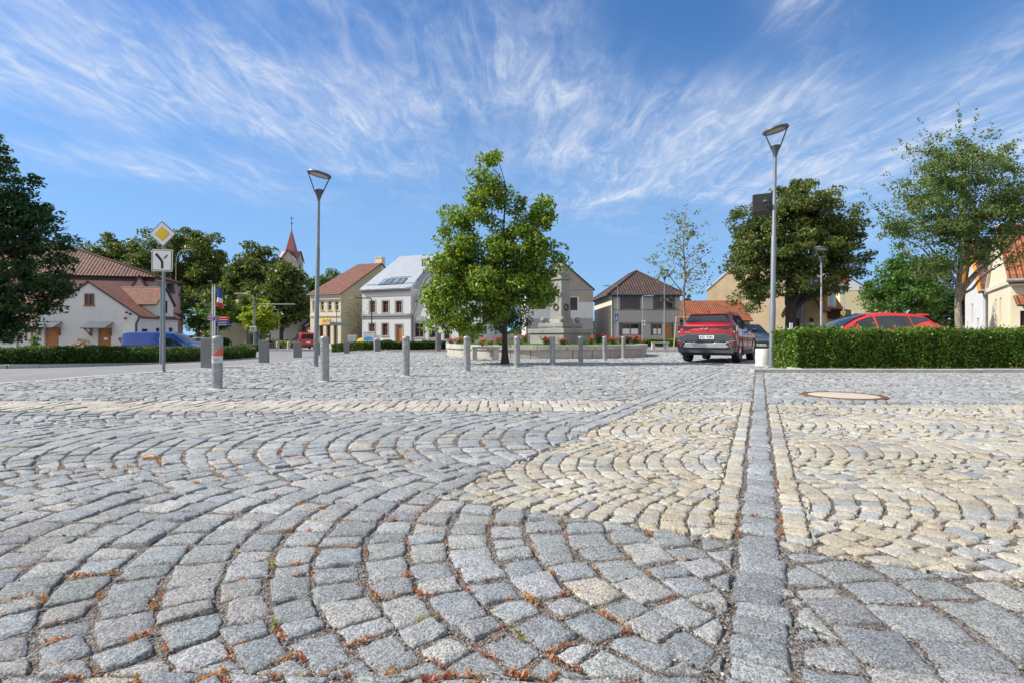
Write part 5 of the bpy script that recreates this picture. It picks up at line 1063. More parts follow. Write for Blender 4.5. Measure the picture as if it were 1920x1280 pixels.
def text_mesh(name, s, size, mat, parent, M4, ext=.002, align='CENTER'):
    cu = bpy.data.curves.new(name,'FONT'); cu.body = s; cu.size = size; cu.extrude = ext; cu.align_x = align; cu.align_y = 'CENTER'; t = bpy.data.objects.new(name,cu); COL.objects.link(t)
    dg = bpy.context.evaluated_depsgraph_get(); me = bpy.data.meshes.new_from_object(t.evaluated_get(dg)); bpy.data.objects.remove(t); bpy.data.curves.remove(cu)
    me.materials.clear(); me.transform(M4); return link_mesh(name, me, mat, parent)
REARFACE = lambda x,y,z: Matrix.Translation((x,y,z)) @ Matrix.Rotation(PI/2,4,'X')     # text readable from behind the car (looking along +y)
def plate(o, x, y, z, txt, face=1, w=.52, h=.115):
    m = MB(); m.box(x-w/2,x+w/2,min(y,y-face*.012),max(y,y-face*.012),z-h/2,z+h/2); p = m.build('number_plate', M['white'], o)
    m = MB(); yy = y-face*.013; a = x-face*w/2; m.box(min(a,a+face*.05),max(a,a+face*.05),min(yy,yy-face*.002),max(yy,yy-face*.002),z-h/2+.004,z+h/2-.004); m.build('blue_strip', M['blue'], p)
    if txt: text_mesh('plate_text', txt, .105, M['black'], p, REARFACE(x+.02,yy-.001,z) if face > 0 else Matrix.Translation((x-.02,yy+.001,z)) @ Matrix.Rotation(PI,4,'Z') @ Matrix.Rotation(PI/2,4,'X'))
def mirrors(o, y, x, z, paint):
    for sg in (-1,1):
        m = MB(); m.lathe([(0,-.11),(.055,-.09),(.075,0),(.06,.08),(0,.105)],(0,0,0),10,M=Matrix.Translation((sg*(x+.09),y,z)) @ Matrix.Rotation(PI/2,4,'Y') @ Matrix.Scale(.9,4)); m.cyl((sg*(x-.03),y,z-.05),(sg*(x+.05),y,z-.02),.025,.025,6); m.build('mirror', paint, o, True)
def handles(o, ys, W, z, mat):
    for y in ys:
        for sg in (-1,1):
            m = MB(); m.box(sg*W-.018,sg*W+.018,y-.10,y+.10,z-.015,z+.015); m.build('handle', mat, o, bevel=.006)
def seams(o, stn, ys, name='door_seam'):
    S3 = interp_st(stn,3)
    for y in ys:
        p = sec_pts(st_at(S3,y))[2:6]
        for sg in (-1,1): m = MB(); m.tube([(sg*(x+.001),y+(.05 if i == 0 else 0),z) for i,(x,z) in enumerate(p)],.0065,5); m.build(name,M['black'],o)
# ---------------- red SUV seen from behind
RED = carpaint('deep red car paint', (.42,.016,.022), .25)
SUV = [(-2.25,.84,.50,1.10,1.17,.72),(-2.19,.90,.38,1.13,1.25,.77),(-2.08,.925,.30,1.14,1.29,.73),(-1.78,.93,.27,1.14,1.60,.615),(-1.45,.93,.25,1.11,1.635,.60),(-.6,.93,.24,1.06,1.655,.60),(.30,.93,.24,1.03,1.63,.60),(.75,.93,.24,1.02,1.38,.65),(1.16,.93,.25,1.00,1.10,.74),(1.60,.92,.26,.96,1.04,.74),(2.02,.88,.28,.86,.94,.70),(2.20,.80,.34,.74,.82,.62),(2.26,.68,.40,.66,.72,.55)]
suv = car('suv','red SUV parked with its back to the viewer beside the round flower bed',(7.59,19.42,0),-rad(33),SUV,RED,(-1.34,1.34),.355,.24,
   [(-1.40,-1.02,.25,.86,.10,.93),(-.92,-.08,.08,.93,.07,.94),(.02,.62,.07,.94,.05,.90),(.64,.98,.05,.88,.03,.45)],
   [('rear_window',-2.05,-1.80,0,0),('windscreen',.33,1.13,0,0)], clad=True)
flatpoly(suv,'spoiler',[(-.58,1.585),(.58,1.585),(.55,1.635),(-.55,1.635)],-2.00,.3,RED,bevel=.012)
flatpoly(suv,'window_frame',[(-.70,1.285),(.70,1.285),(.585,1.565),(.57,1.59),(-.57,1.59),(-.585,1.565)],-1.97,.10,M['black'],bevel=.01)
flatpoly(suv,'rear_window',[(-.655,1.305),(.655,1.305),(.555,1.55),(-.555,1.55)],-1.985,.012,M['carglass'])
wrap(suv,'tail_light',[.30,.62,.84,.925,.94],[-2.275,-2.265,-2.235,-2.17,-1.93],[1.165,1.10,1.02,1.00,1.10],[1.195,1.205,1.215,1.22,1.20],M['light_dark'])
wrap(suv,'reversing_lamp',[.80,.90],[-2.252,-2.215],[.985,.99],[1.03,1.035],M['light_clear'])
flatpoly(suv,'light_bar',[(-.32,1.172),(.32,1.172),(.32,1.192),(-.32,1.192)],-2.282,.02,M['light_red'])
e = MB()      # angular chrome letters KIA drawn as one connected stroke
st = [[(-.135,-.03),(-.135,.03)],[(-.135,-.012),(-.085,.03)],[(-.112,.006),(-.075,-.03),(-.03,.03)],[(-.03,.03),(-.03,-.03)],[(-.03,-.03),(.0,-.03),(.055,.03)],[(.055,.03),(.075,.03),(.075,-.03)]]
for s_ in st: e.tube([(x*1.05,-2.272,1.105+z*1.05) for x,z in s_],.0085,5)
e.build('emblem',M['silver'],suv)
flatpoly(suv,'badge',[(-.70,.985),(-.46,.985),(-.46,1.005),(-.70,1.005)],-2.262,.01,M['silver'])
flatpoly(suv,'bumper',[(-.93,.74),(-.80,.70),(.80,.70),(.93,.74),(.86,.86),(.62,.945),(-.62,.945),(-.86,.86)],-2.315,.22,M['clad'],bevel=.02)
flatpoly(suv,'lower_bumper',[(-.86,.33),(.86,.33),(.94,.60),(.93,.735),(-.93,.735),(-.94,.60)],-2.29,.26,M['clad'],bevel=.02)
flatpoly(suv,'skid_plate',[(-.74,.52),(-.60,.50),(.60,.50),(.74,.52),(.60,.66),(.32,.675),(.25,.645),(-.25,.645),(-.32,.675),(-.60,.66)],-2.335,.06,M['silver'],bevel=.012)
for sg in (-1,1):
    flatpoly(suv,'reflector',[(sg*.70,.66),(sg*.88,.70),(sg*.88,.58),(sg*.80,.56)][::sg],-2.312,.03,M['light_red']); m = MB(); m.tube([(sg*.62,-2.325,.64),(sg*.70,-2.325,.69),(sg*.92,-2.30,.725)],.012,6); m.tube([(sg*.70,-2.325,.69),(sg*.80,-2.32,.545)],.010,6); m.build('bumper_trim',M['silver'],suv)
flatpoly(suv,'exhaust_shield',[(-.36,.33),(.36,.33),(.40,.43),(-.40,.43)],-2.20,.3,M['silver']); flatpoly(suv,'underbody',[(-.78,.26),(.78,.26),(.86,.46),(-.86,.46)],-2.17,.7,M['black'])
plate(suv,.02,-2.318,.835,'4SD 9285'); mirrors(suv,.80,.97,1.10,M['black']); handles(suv,(-.55,.30),.935,.93,RED)
m = MB(); 
for sg in (-1,1): m.tube([(sg*.57,-1.45,1.64),(sg*.57,-1.3,1.675),(sg*.57,0,1.68),(sg*.57,.2,1.645)],.014,6)
m.build('roof_rail',M['black'],suv); m = MB(); m.add([(-.03,-1.75,1.64),(.03,-1.75,1.64),(0,-1.5,1.645),(0,-1.78,1.75)],[(0,1,3),(1,2,3),(2,0,3)]); m.build('aerial',RED,suv)
for sg in (-1,1):
    m = MB(); m.box(sg*.925-.02,sg*.925+.02,-.93,.93,.27,.43); m.build('sill_trim',M['clad'],suv,bevel=.015); m = MB(); m.box(sg*.94-.008,sg*.94+.008,-.90,.90,.44,.465); m.build('door_trim',M['silver'],suv)
seams(suv,SUV,(-.97,-.03,.92))
# ---------------- grey car facing the viewer behind the SUV
SED = [(-2.15,.78,.45,.86,.92,.62),(-2.0,.86,.32,.92,.99,.66),(-1.75,.88,.28,.94,1.08,.64),(-1.3,.885,.24,.94,1.38,.55),(-.6,.885,.22,.92,1.46,.55),(.2,.885,.22,.90,1.45,.55),(.65,.885,.22,.90,1.25,.60),(1.15,.885,.22,.90,.97,.70),(1.6,.87,.23,.84,.90,.70),(1.95,.84,.26,.74,.80,.66),(2.10,.76,.30,.64,.70,.58),(2.15,.66,.36,.58,.63,.5)]
def sedan(label, loc, rz, paint, rear=True, group=None, txt=None):
    c = car('parked_car',label,loc,rz,SED,paint,(-1.28,1.30),.315,.20,[(-1.25,-.75,.12,.85,.08,.92),(-.68,.05,.07,.93,.05,.94),(.12,.58,.05,.93,.05,.85),(.6,.95,.05,.84,.03,.45)],[('rear_window',-1.72,-1.33,0,0),('windscreen',.22,1.12,0,0)],group=group,sub=2)
    wrap(c,'headlight',[.36,.60,.76,.86],[2.14,2.11,2.0,1.72],[.60,.60,.62,.72],[.68,.71,.76,.80],M['light_clear']); wrap(c,'tail_light',[.45,.74,.86,.885],[-2.16,-2.14,-2.03,-1.8],[.72,.72,.72,.78],[.86,.88,.90,.92],M['light_red'])
    m = MB(); m.box(-.42,.42,2.10,2.165,.46,.60); m.build('grille',M['black'],c,bevel=.01); m = MB(); m.box(-.74,.74,2.02,2.15,.24,.36); m.build('lower_grille',M['black'],c,bevel=.01)
    plate(c,0,2.17,.44,txt or '2AC 4417',-1); plate(c,0,-2.155,.60,None,1); mirrors(c,.66,.90,.96,paint); handles(c,(-.5,.35),.888,.80,paint)
    m = MB(); m.box(-.78,.78,-2.14,-2.02,.30,.46); m.build('bumper',M['clad'],c,bevel=.02); return c
GREYP = carpaint('steel grey car paint',(.10,.125,.16),.5); DKB = carpaint('dark blue car paint',(.022,.04,.07),.4); SILV = carpaint('silver car paint',(.48,.50,.50),.6); BLU = carpaint('bright blue van paint',(.004,.045,.30),.0); RED2 = carpaint('bright red car paint',(.72,.022,.016),.03); RED3 = carpaint('scarlet van paint',(.62,.022,.018),.03)
sedan('grey car facing the viewer, parked just behind the red SUV',(12.35,28.0,.02),PI+rad(-8),GREYP)
sedan('dark blue car parked beyond the low roadside hedge right of the flagpoles',(-34.2,63,-.72),PI+rad(24),DKB)
sedan('silver car in the shade under the trees left of the flagpoles',(-42.0,71,-.7),rad(-70+180),SILV)
sedan('dark car parked in front of the yellow house with the dormer',(30.8,51.5,.05),rad(80),DKB)
sedan('dark blue car half hidden behind the hornbeam trunk',(36.6,43.5,.05),rad(75),DKB)
sedan('silver grey car parked behind the trunk of the great tree',(24.9,48,0),PI,GREYP)
# ---------------- red hatchback behind the big clipped hedge
HAT = [(-2.08,.80,.45,.86,.93,.64),(-2.02,.87,.34,.95,1.02,.66),(-1.86,.895,.28,1.00,1.12,.62),(-1.50,.90,.25,1.01,1.37,.54),(-1.15,.90,.23,.99,1.425,.535),(-.4,.90,.22,.945,1.455,.54),(.25,.90,.22,.905,1.42,.545),(.75,.90,.22,.88,1.23,.60),(1.25,.90,.22,.86,.95,.70),(1.7,.885,.23,.79,.86,.70),(2.05,.83,.28,.68,.75,.62),(2.18,.70,.34,.58,.64,.5)]
hat = car('hatchback','bright red hatchback parked behind the big clipped hedge, only its top showing',(11.52,17.4,.15),PI/2-rad(2),HAT,RED2,(-1.28,1.35),.315,.21,
   [(-1.52,-.98,.62,.92,.16,.90),(-.94,-.42,.16,.90,.06,.92),(-.42,.08,.06,.92,.04,.92),(.14,.72,.04,.92,.03,.88),(.74,1.12,.03,.86,.02,.40)],[('rear_window',-1.84,-1.52,0,0),('windscreen',.30,1.22,0,0)])
mirrors(hat,.88,.93,.93,RED2); handles(hat,(-.62,.30),.905,.82,RED2); flatpoly(hat,'spoiler',[(-.5,1.38),(.5,1.38),(.48,1.42),(-.48,1.42)],-1.68,.26,RED2,bevel=.01)
wrap(hat,'tail_light',[.5,.78,.88,.905],[-2.09,-2.06,-1.98,-1.7],[.82,.82,.83,.86],[.93,.95,.96,.97],M['light_red']); wrap(hat,'headlight',[.4,.66,.82,.885],[2.16,2.1,1.98,1.7],[.60,.62,.64,.70],[.68,.72,.75,.78],M['light_clear']); plate(hat,0,-2.09,.66,None,1)
m = MB(); m.tube([(0,-1.3,1.44),(0,-1.42,1.56)],.01,5); m.build('aerial',M['white'],hat)
seams(hat,HAT,(-.93,.10,.98))
# ---------------- blue panel van and red passenger van
VAN = [(-2.20,.84,.42,.98,1.74,.66),(-2.14,.88,.30,1.02,1.80,.70),(-1.5,.90,.26,1.02,1.83,.72),(.1,.90,.25,1.00,1.83,.72),(.62,.90,.25,.99,1.72,.70),(1.05,.90,.25,.98,1.42,.72),(1.48,.89,.26,.95,1.12,.76),(1.85,.87,.28,.88,.98,.72),(2.12,.80,.32,.76,.84,.64),(2.22,.68,.38,.66,.74,.54)]
van = car('panel_van','bright blue panel van parked behind the low roadside hedge in front of the white cottage',(X_(314,32.6),32.6,-.70),-PI/2+rad(4),VAN,BLU,(-1.30,1.42),.32,.21,[(.18,.78,.05,.66,.03,.72),(.86,1.30,.05,.80,.03,.45)],[('windscreen',.60,1.44,0,0)],cat='van')
wrap(van,'tail_light',[.76,.86,.885],[-2.215,-2.19,-2.05],[.72,.72,.72],[1.05,1.08,1.08],M['light_red']); wrap(van,'headlight',[.45,.68,.82,.875],[2.21,2.13,2.02,1.75],[.70,.70,.72,.78],[.80,.84,.88,.92],M['light_clear'])
mirrors(van,1.02,.93,1.08,M['black']); handles(van,(-.2,.30),.905,.94,M['black']); m = MB()
for sg in (-1,1): m.box(sg*.905-.012,sg*.905+.012,-1.95,-.35,1.02,1.05)
m.build('door_rail',M['black'],van)
seams(van,VAN,(-1.75,-.40,.12,1.10))
for sg in (-1,1): m = MB(); m.tube([(sg*.902,-2.0,.62),(sg*.904,-.9,.60),(sg*.904,-.5,.60)],.02,6); m.tube([(sg*.904,.6,.60),(sg*.902,1.0,.60)],.02,6); m.build('rub_strip',M['black'],van)
for sg in (-1,1): m = MB(); m.box(sg*.86-.03,sg*.86+.03,-2.205,-2.185,.42,.60); m.build('bumper_corner',M['clad'],van,bevel=.01)
TR = [(-2.42,.88,.40,1.08,1.84,.70),(-2.36,.93,.30,1.12,1.92,.76),(-1.5,.95,.26,1.12,1.97,.78),(.6,.95,.26,1.10,1.97,.78),(1.15,.95,.26,1.08,1.80,.76),(1.75,.95,.27,1.06,1.26,.80),(2.15,.92,.30,.98,1.08,.76),(2.38,.86,.34,.84,.92,.68),(2.44,.76,.40,.74,.82,.6)]
tv = car('minibus','red passenger van seen from behind on the road by the yellow house',(X_(571,63),63,-.62),rad(30),TR,RED3,(-1.5,1.5),.33,.22,[(-2.1,-1.0,.06,.80,.06,.80),(-.85,.25,.06,.80,.06,.80),(.4,1.2,.06,.80,.04,.72)],[('windscreen',1.18,1.72,0,0)],cat='van')
flatpoly(tv,'rear_window',[(-.74,1.18),(.74,1.18),(.66,1.74),(-.66,1.74)],-2.44,.03,M['carglass']); flatpoly(tv,'bumper',[(-.88,.36),(.88,.36),(.90,.58),(-.90,.58)],-2.47,.14,M['clad'],bevel=.02); plate(tv,0,-2.45,.86,None,1)
wrap(tv,'tail_light',[.80,.90,.935],[-2.435,-2.41,-2.28],[.70,.70,.70],[1.12,1.15,1.15],M['light_red']); mirrors(tv,1.25,.98,1.18,M['black'])
# ================================================================== street furniture, monument, signs, people
def gp(px, py):  # ground point for a photo pixel on the flat square
    Y = H*F/(py-HOR); return X_(px,Y), Y
# ---- bollards
def bollard_mesh():
    o = root('bollard',(0,0,0)); mb = MB(); R_ = .082
    mb.lathe([(R_*1.04,0),(R_*1.04,.015),(R_,.03),(R_,.66),(R_*1.03,.672),(R_*1.03,.69),(R_,.70),(R_,.715),(R_*1.03,.725),(R_*1.03,.742),(R_,.752),(R_,.765),(R_*1.03,.775),(R_*1.03,.83)],n=28); mb.build('post',M['metal'],o,True,ang=60)
    mb = MB(); mb.lathe([(R_*1.03,.829),(R_*.99,.848),(R_*.8,.862),(R_*.45,.872),(0,.876)],n=28); mb.build('cap',M['metal'],o,True,ang=60)
    mb = MB(); mb.lathe([(R_*1.5,-.02),(R_*1.5,.004),(R_*1.06,.012)],n=24); mb.build('collar',M['concrete'],o); return o
bl = [(407,728,'grey metal bollard with an orange and white sticker, nearest of its row'),(609,714,'plain grey metal bollard standing close to the lamp post at the roadside'),(761,704,'plain grey metal bollard standing alone in front of the grey house'),(876,696,'grey metal bollard in front of the left leg of the concrete bench'),(969,689,'grey metal bollard just right of the linden trunk'),(1036,684,'grey metal bollard below the middle of the monument'),(1089,679,'dark shaded grey bollard below the right corner of the monument'),(1134,676,'grey metal bollard before the right part of the flower bed, last but one'),(1169,672,'grey metal bollard at the right end of the row before the flower bed')]
proto = bollard_mesh()
for i,(px,py,lb) in enumerate(bl):
    o = proto if i == 0 else copy_tree(proto); X,Y = gp(px,py); o.location = (X,Y,0); o.rotation_euler = (rad((-.4,.3,.2,-.3,.1)[i%5]),rad((.4,-.3,.5,.2,-.4)[i%5]),i*.7); tag(o,lb,'bollard','row of grey metal bollards')
fb = proto; R_ = .0833; fb.rotation_euler = (0,rad(.5),0)
def wrap_label(name, z0f, z1f, mat, a0, a1, rr):
    m = MB(); n = 24; vs = []
    for k in range(n+1):
        t = k/n; a = a0+(a1-a0)*t; vs += [(rr*math.cos(a),rr*math.sin(a),z0f(t)),(rr*math.cos(a),rr*math.sin(a),z1f(t))]
    m.add(vs,[(2*k,2*k+2,2*k+3,2*k+1) for k in range(n)]); return m
a0,a1 = rad(-205),rad(25)
m = wrap_label('s',lambda t:.43,lambda t:.545,0,a0,a1,R_); st_ = m.build('sticker',simple('pale sticker paper',(.58,.60,.60),.5),fb,True)
m = wrap_label('s',lambda t:.545,lambda t:.565+.12*sstep((t-.42)/.4),0,a0,a1,R_+.0004); m.build('orange_band',simple('orange red print',(.62,.10,.05),.5),st_,True)
m = MB()
for t0,t1,z0,z1 in ((.30,.36,.515,.53),(.32,.34,.50,.515),(.42,.45,.50,.52),(.30,.44,.482,.486),(.44,.70,.478,.490)):
    vs = []
    for k in range(5):
        a = a0+(a1-a0)*(t0+(t1-t0)*k/4); vs += [((R_+.0006)*math.cos(a),(R_+.0006)*math.sin(a),z0),((R_+.0006)*math.cos(a),(R_+.0006)*math.sin(a),z1)]
    m.add(vs,[(2*k,2*k+2,2*k+3,2*k+1) for k in range(4)])
m.build('sticker_print',M['clad'],st_)
# ---- square granite posts
posts = [(391,689,634,24,'tall square granite post directly behind the stickered bollard'),(495,682,638,18,'square granite post on the edge of the square left of the lamp post'),(558,676,641,15,'square granite post in front of the red van, left of the lamp'),(598.5,671,642,8,'granite post almost hidden behind the roadside lamp post and a bollard'),(650,668,640,11,'square granite post in front of the yellow house corner'),(707,662,637,12,'square granite post at the hedge strip by the white notice'),(823,650,638,9,'small granite post at the left end of the flower bed wall')]
for i,(px,pb,pt,w,lb) in enumerate(posts):
    hh = .82; Y = hh*F/(pb-pt) if i not in (3,6) else (27.5 if i == 3 else 33); X = X_(px,Y); zb = Z_(pb,Y); sw = w*Y/F/1.12; o = root('granite_post',(X,Y,zb),rad(12 if i != 5 else 30),lb,'post','square granite posts along the road edge')
    m = MB(); m.box(-sw/2,sw/2,-sw*.42,sw*.42,-.3,hh-.012); m.build('shaft',M['granite_post'],o,bevel=.012); m = MB(); m.box(-sw/2+.012,sw/2-.012,-sw*.42+.012,sw*.42-.012,hh-.0118,hh+.008); m.build('top',M['granite_post'],o,bevel=.008)
# ---- lamp posts with ring luminaires
def ring_lamp(label, X, Y, zb, htop, tilt, rz, zj1=.19, zj2=.45, lean=0, dark=True, rr=.06, group='ring topped lamp posts', col='metal_pole', rim='metal_dark'):
    o = root('street_lamp',(X,Y,zb),0,label,'street lamp',group); o.rotation_euler = (0,lean,0); hp = htop-.80
    m = MB(); m.lathe([(rr*1.5,0),(rr*1.5,.02),(rr*1.15,.03),(rr*1.15,hp*zj1),(rr*1.0,hp*zj1+.03),(rr,hp*zj2),(rr*.82,hp*zj2+.03),(rr*.62,hp)],n=16); m.build('pole',M[col],o,True)
    m = MB(); m.box(-.035,.035,-rr*1.18,-rr*1.10,.45,.80); m.build('service_door',M[col],o)
    m = MB(); m.lathe([(rr*.65,hp-.05),(rr*.7,hp),(.10,hp+.16),(.15,hp+.26),(.145,hp+.275),(0,hp+.28)],n=18); m.build('head_cone',M[rim],o,True)
    Rm = Matrix.Translation((0,0,htop-.07)) @ Matrix.Rotation(rz,4,'Z') @ Matrix.Rotation(tilt,4,'Y'); R0 = .335
    m = MB(); m.lathe([(R0-.045,-.028),(R0,-.03),(R0+.012,0),(R0,.035),(R0-.05,.045),(0,.06)],n=36,M=Rm); m.build('lamp_ring',M[rim],o,True)
    m = MB(); m.lathe([(R0-.045,-.022),(R0-.10,-.03),(0,-.034)],n=36,M=Rm); m.build('diffuser',M['lamp_glass'],o,True)
    m = MB()
    for sg in (-1,1):
        p = Rm @ Vector((sg*(R0-.005),0,-.01)); q = Matrix.Rotation(rz,4,'Z') @ Vector((sg*.135,0,hp+.26)); m.tube([q,p],[.020,.016],7)
    m.build('arm',M[rim],o,True); return o
X1,Y1 = gp(592,686); ring_lamp('tall grey lamp post with a tilted ring head left of the linden',X1,Y1,0,(686-323)/F*Y1,rad(11),0,.42,.70,rad(1.05))
Y2 = 15.0; X2 = X_(1447,Y2); ring_lamp('tall lamp post with a ring head carrying a black loudspeaker box at the hedge end',X2,Y2,0,(689-240)/F*Y2+.0,rad(-13),0,.30,.62,rad(.95),rr=.068)
ring_lamp('thin distant ring topped lamp post in front of the brown roofed house',X_(1246,39),39,.0,5.75,0,rad(20),.2,.5,0)
ring_lamp('distant lamp post with a small loudspeaker before the orange roofed house',X_(1540,29),29,.05,5.65,rad(12),0,.25,.55,0,col='metal')
ring_lamp('far small lamp post carrying a yellow sign by the pale yellow house',X_(1582,42),42,.05,4.9,0,rad(15),.25,.55,0,col='metal')
def speaker(label, X, Y, z, w, h, d, rz, dx=0):
    o = root('loudspeaker',(X,Y,z),rz,label,'loudspeaker','loudspeakers on the lamp posts'); m = MB(); m.box(-w/2+dx,w/2+dx,-d/2,d/2,0,h); m.build('cabinet',M['black'],o,bevel=.012)
    m = MB(); m.box(-w/2+dx+.02,w/2+dx-.02,d/2+.001,d/2+.012,.02,h-.02); m.build('grille',M['rubber'],o); m = MB(); m.box(-w/2+dx-.011,-w/2+dx-.001,-d/2+.03,d/2-.03,.03,h-.03); m.build('lit_side',M['clad'],o)  # side sheet lighter than the cabinet, paints its sunlit left face
    m = MB(); m.tube([(0,-d/2-.01,h*.3),(0,-d/2-.10,h*.3)],.02,6); m.tube([(0,-d/2-.01,h*.7),(0,-d/2-.10,h*.7)],.02,6); m.lathe([(.072,-.03),(.08,0),(.072,.03)],(0,-d/2-.14,h*.5),12); m.build('bracket',M['metal_dark'],o); return o
zs = Z_(395,Y2); speaker('big black loudspeaker box fixed to the speaker lamp post',X2,Y2+.34,zs,.60,.52,.46,rad(-26),-.04)
Y = 29; speaker('small grey loudspeaker box on the distant lamp post',X_(1536,Y)-.05,Y+.25,Z_(534,Y),.42,.36,.3,rad(-20))
def arm_lamp(label, px, Yd, ptop, pbase, arm_px, curved=True, thick=.055, col='metal', name='street_lamp'):
    X = X_(px,Yd); zb = gz(X,Yd); zt = Z_(ptop,Yd); ar = (arm_px)*Yd/F; o = root(name,(X,Yd,zb),0,label,'street lamp'); h_ = zt-zb; m = MB()
    if curved: pts = [(0,0,0),(0,0,h_*.3),(0,0,h_*.86)]+[(ar*.55*(1-math.cos(t)),0,h_*.86+h_*.14*math.sin(t)) for t in (.4,.8,1.2,1.5)]+[(ar,0,h_*1.005)]
    else: pts = [(0,0,0),(0,0,h_*.3),(0,0,h_*.97),(ar*.04,0,h_),(ar*.3,0,h_+.02),(ar,0,h_+.06)]
    m.tube(pts,[thick*1.3,thick]+[thick*.75]*(len(pts)-2),8); m.build('pole',M[col],o,True); s = 1 if ar > 0 else -1
    m = MB(); m.lathe([(0,-.35),(.10,-.2),(.13,0),(.10,.2),(0,.3)],(0,0,0),10,M=Matrix.Translation((ar+s*.2,0,h_*1.005+.02)) @ Matrix.Rotation(PI/2,4,'Y') @ Matrix.Scale(.5,4,(1,0,0))); m.build('lamp_head',M['metal'],o,True); return o
arm_lamp('grey street lamp with a blue crossing sign in front of the brown roofed house',1158,46,537,650,-17,False)
arm_lamp('low grey street lamp whose short arm points towards the sparse young tree',1205,44,556,650,11,False)
arm_lamp('grey street lamp with its curved arm pointing left beside the lime tree',477,41,552,640,-26,True,.085,'metal_pole')
arm_lamp('thin curved lamp behind the direction signs',395,52,574,640,19,True,.05)
arm_lamp('dark post with a long horizontal arm by the bare tree',697,52,560,650,-33,False,.07,'frame_dark')
arm_lamp('thin lamp post with a grey street sign in front of the yellow house',631,50,566,650,-10,True,.05,'metal_pole')
arm_lamp('slim grey lamp by the church hall',523,70,581,640,-6,True,.07)
arm_lamp('street lamp reaching out from behind the direction sign',330,66,470,640,24,True,.06)
m = MB(); m.box(-.9,.9,-.02,.02,-.16,.16); o = root('street_sign',(X_(636,49.8),49.8,Z_(607.5,49.8)),0,'long grey street name sign on the lamp post by the yellow house','sign'); m.build('panel',M['metal_pole'],o,bevel=.02); m = MB()
for k in range(5): m.box(-.15+k*.15,-.05+k*.15,-.025,-.021,-.05,.06)
m.build('lettering',M['metal'],o)
m = MB(); m.tube([(0,0,0),(3.1,0,0)],.05,6)   # side arm over the lime tree
o = root('signal_arm',(X_(477,41)+.02,41.0,Z_(571,41)),0,'thin horizontal arm fixed across the lamp post beside the lime tree','arm'); m.build('bar',M['metal_pole'],o); m = MB(); m.lathe([(.11,-.02),(.11,.02)],(0,0,0),10); m.build('clamp',M['metal_dark'],o)
o = root('notice_box',(X_(475,40.8),40.8,Z_(617,40.8)),0,'pale square box mounted on the lamp post beside the lime tree','box'); m = MB(); m.box(-.24,.24,-.06,.0,-.2,.2); m.build('box',M['white'],o,bevel=.02); m = MB(); m.box(-.20,.20,-.07,-.061,-.16,.16); m.build('panel',M['metal'],o)
# ---- priority road sign
def rounded(w, h, r_, n=5):
    pts = []
    for cx,cy,a in ((w/2-r_,-h/2+r_,-PI/2),(w/2-r_,h/2-r_,0),(-w/2+r_,h/2-r_,PI/2),(-w/2+r_,-h/2+r_,PI)): pts += [(cx+r_*math.cos(a+PI/2*k/n),cy+r_*math.sin(a+PI/2*k/n)) for k in range(n+1)]
    return pts
Xs,Ys = gp(307,697); o = root('road_sign',(Xs,Ys,0),rad(6),'priority road sign, yellow diamond above a white bend plate, on a grey post','road sign')
k = Ys/F; m = MB(); m.lathe([(.045,0),(.045,.02),(.036,.03),(.036,(697-432)*k)],n=14); m.build('post',M['metal_pole'],o,True)
zc = (697-440)*k; zq = (697-489)*k; tilt = rad(2.5)
def face(name, pts, c, d, mat, par, rot=0): 
    m = MB(); ca,sa = math.cos(rot),math.sin(rot); m.prism([(u*ca-v*sa,u*sa+v*ca) for u,v in pts],lambda u,v,dd: (u+c[0],dd,v+c[1]),-.05-d,-.05-d+.004); return m.build(name,mat,par)
S_ = 25*k*math.sqrt(2)*.98; dm = face('diamond_plate',rounded(S_,S_,.03),(0,zc),.000,M['metal'],o,PI/4+tilt); face('black_border',rounded(S_*.965,S_*.965,.026),(0,zc),.005,M['black'],dm,PI/4+tilt); face('white_field',rounded(S_*.91,S_*.91,.02),(0,zc),.0095,M['white'],dm,PI/4+tilt); face('dark_outline',rounded(S_*.53,S_*.53,.008),(0,zc),.014,M['metal_dark'],dm,PI/4+tilt); face('yellow_field',rounded(S_*.50,S_*.50,.008),(0,zc),.0185,M['yellow'],dm,PI/4+tilt)
w_,h_ = 37*k,41*k; pl = face('bend_plate',rounded(w_,h_,.03),(-.012,zq),.0,M['white'],o,rad(-1)); face('black_border',rounded(w_*.92,h_*.93,.022),(-.012,zq),.0045,M['black'],pl,rad(-1)); face('white_field',rounded(w_*.86,h_*.875,.016),(-.012,zq),.009,M['white'],pl,rad(-1))
bend = [(-.02,-.19),(.035,-.19),(.035,-.045),(.02,.0),(-.115,.165),(-.165,.125),(-.035,-.02),(-.02,-.06)]; br = [(.04,.045),(.06,.025),(.145,.105),(.125,.13)]
face('thick_line',[(u*w_/.50,v*h_/.50) for u,v in bend],(-.012,zq),.0135,M['black'],pl); face('thin_line',[(u*w_/.50,v*h_/.50) for u,v in br],(-.012,zq),.0135,M['black'],pl)
m = MB()
for z in (zc+.08,zc-.1,zq+.1,zq-.1): m.lathe([(.043,-.02),(.043,.02)],(0,0,z),12)
m.build('clamp',M['metal'],o)
# slim dark post behind it
m = MB(); o = root('dark_post',(X_(302,17.5),17.5,gz(X_(302,17.5),17.5)),0,'slim dark steel post with a small grey box on top behind the road sign','post'); m.lathe([(.045,0),(.045,.85),(.032,.9),(.032,2.6)],n=12); m.build('pole',M['metal_pole'],o,True); m = MB(); m.box(-.09,.07,-.07,.07,2.55,2.72); m.build('box',M['metal_dark'],o,bevel=.01)
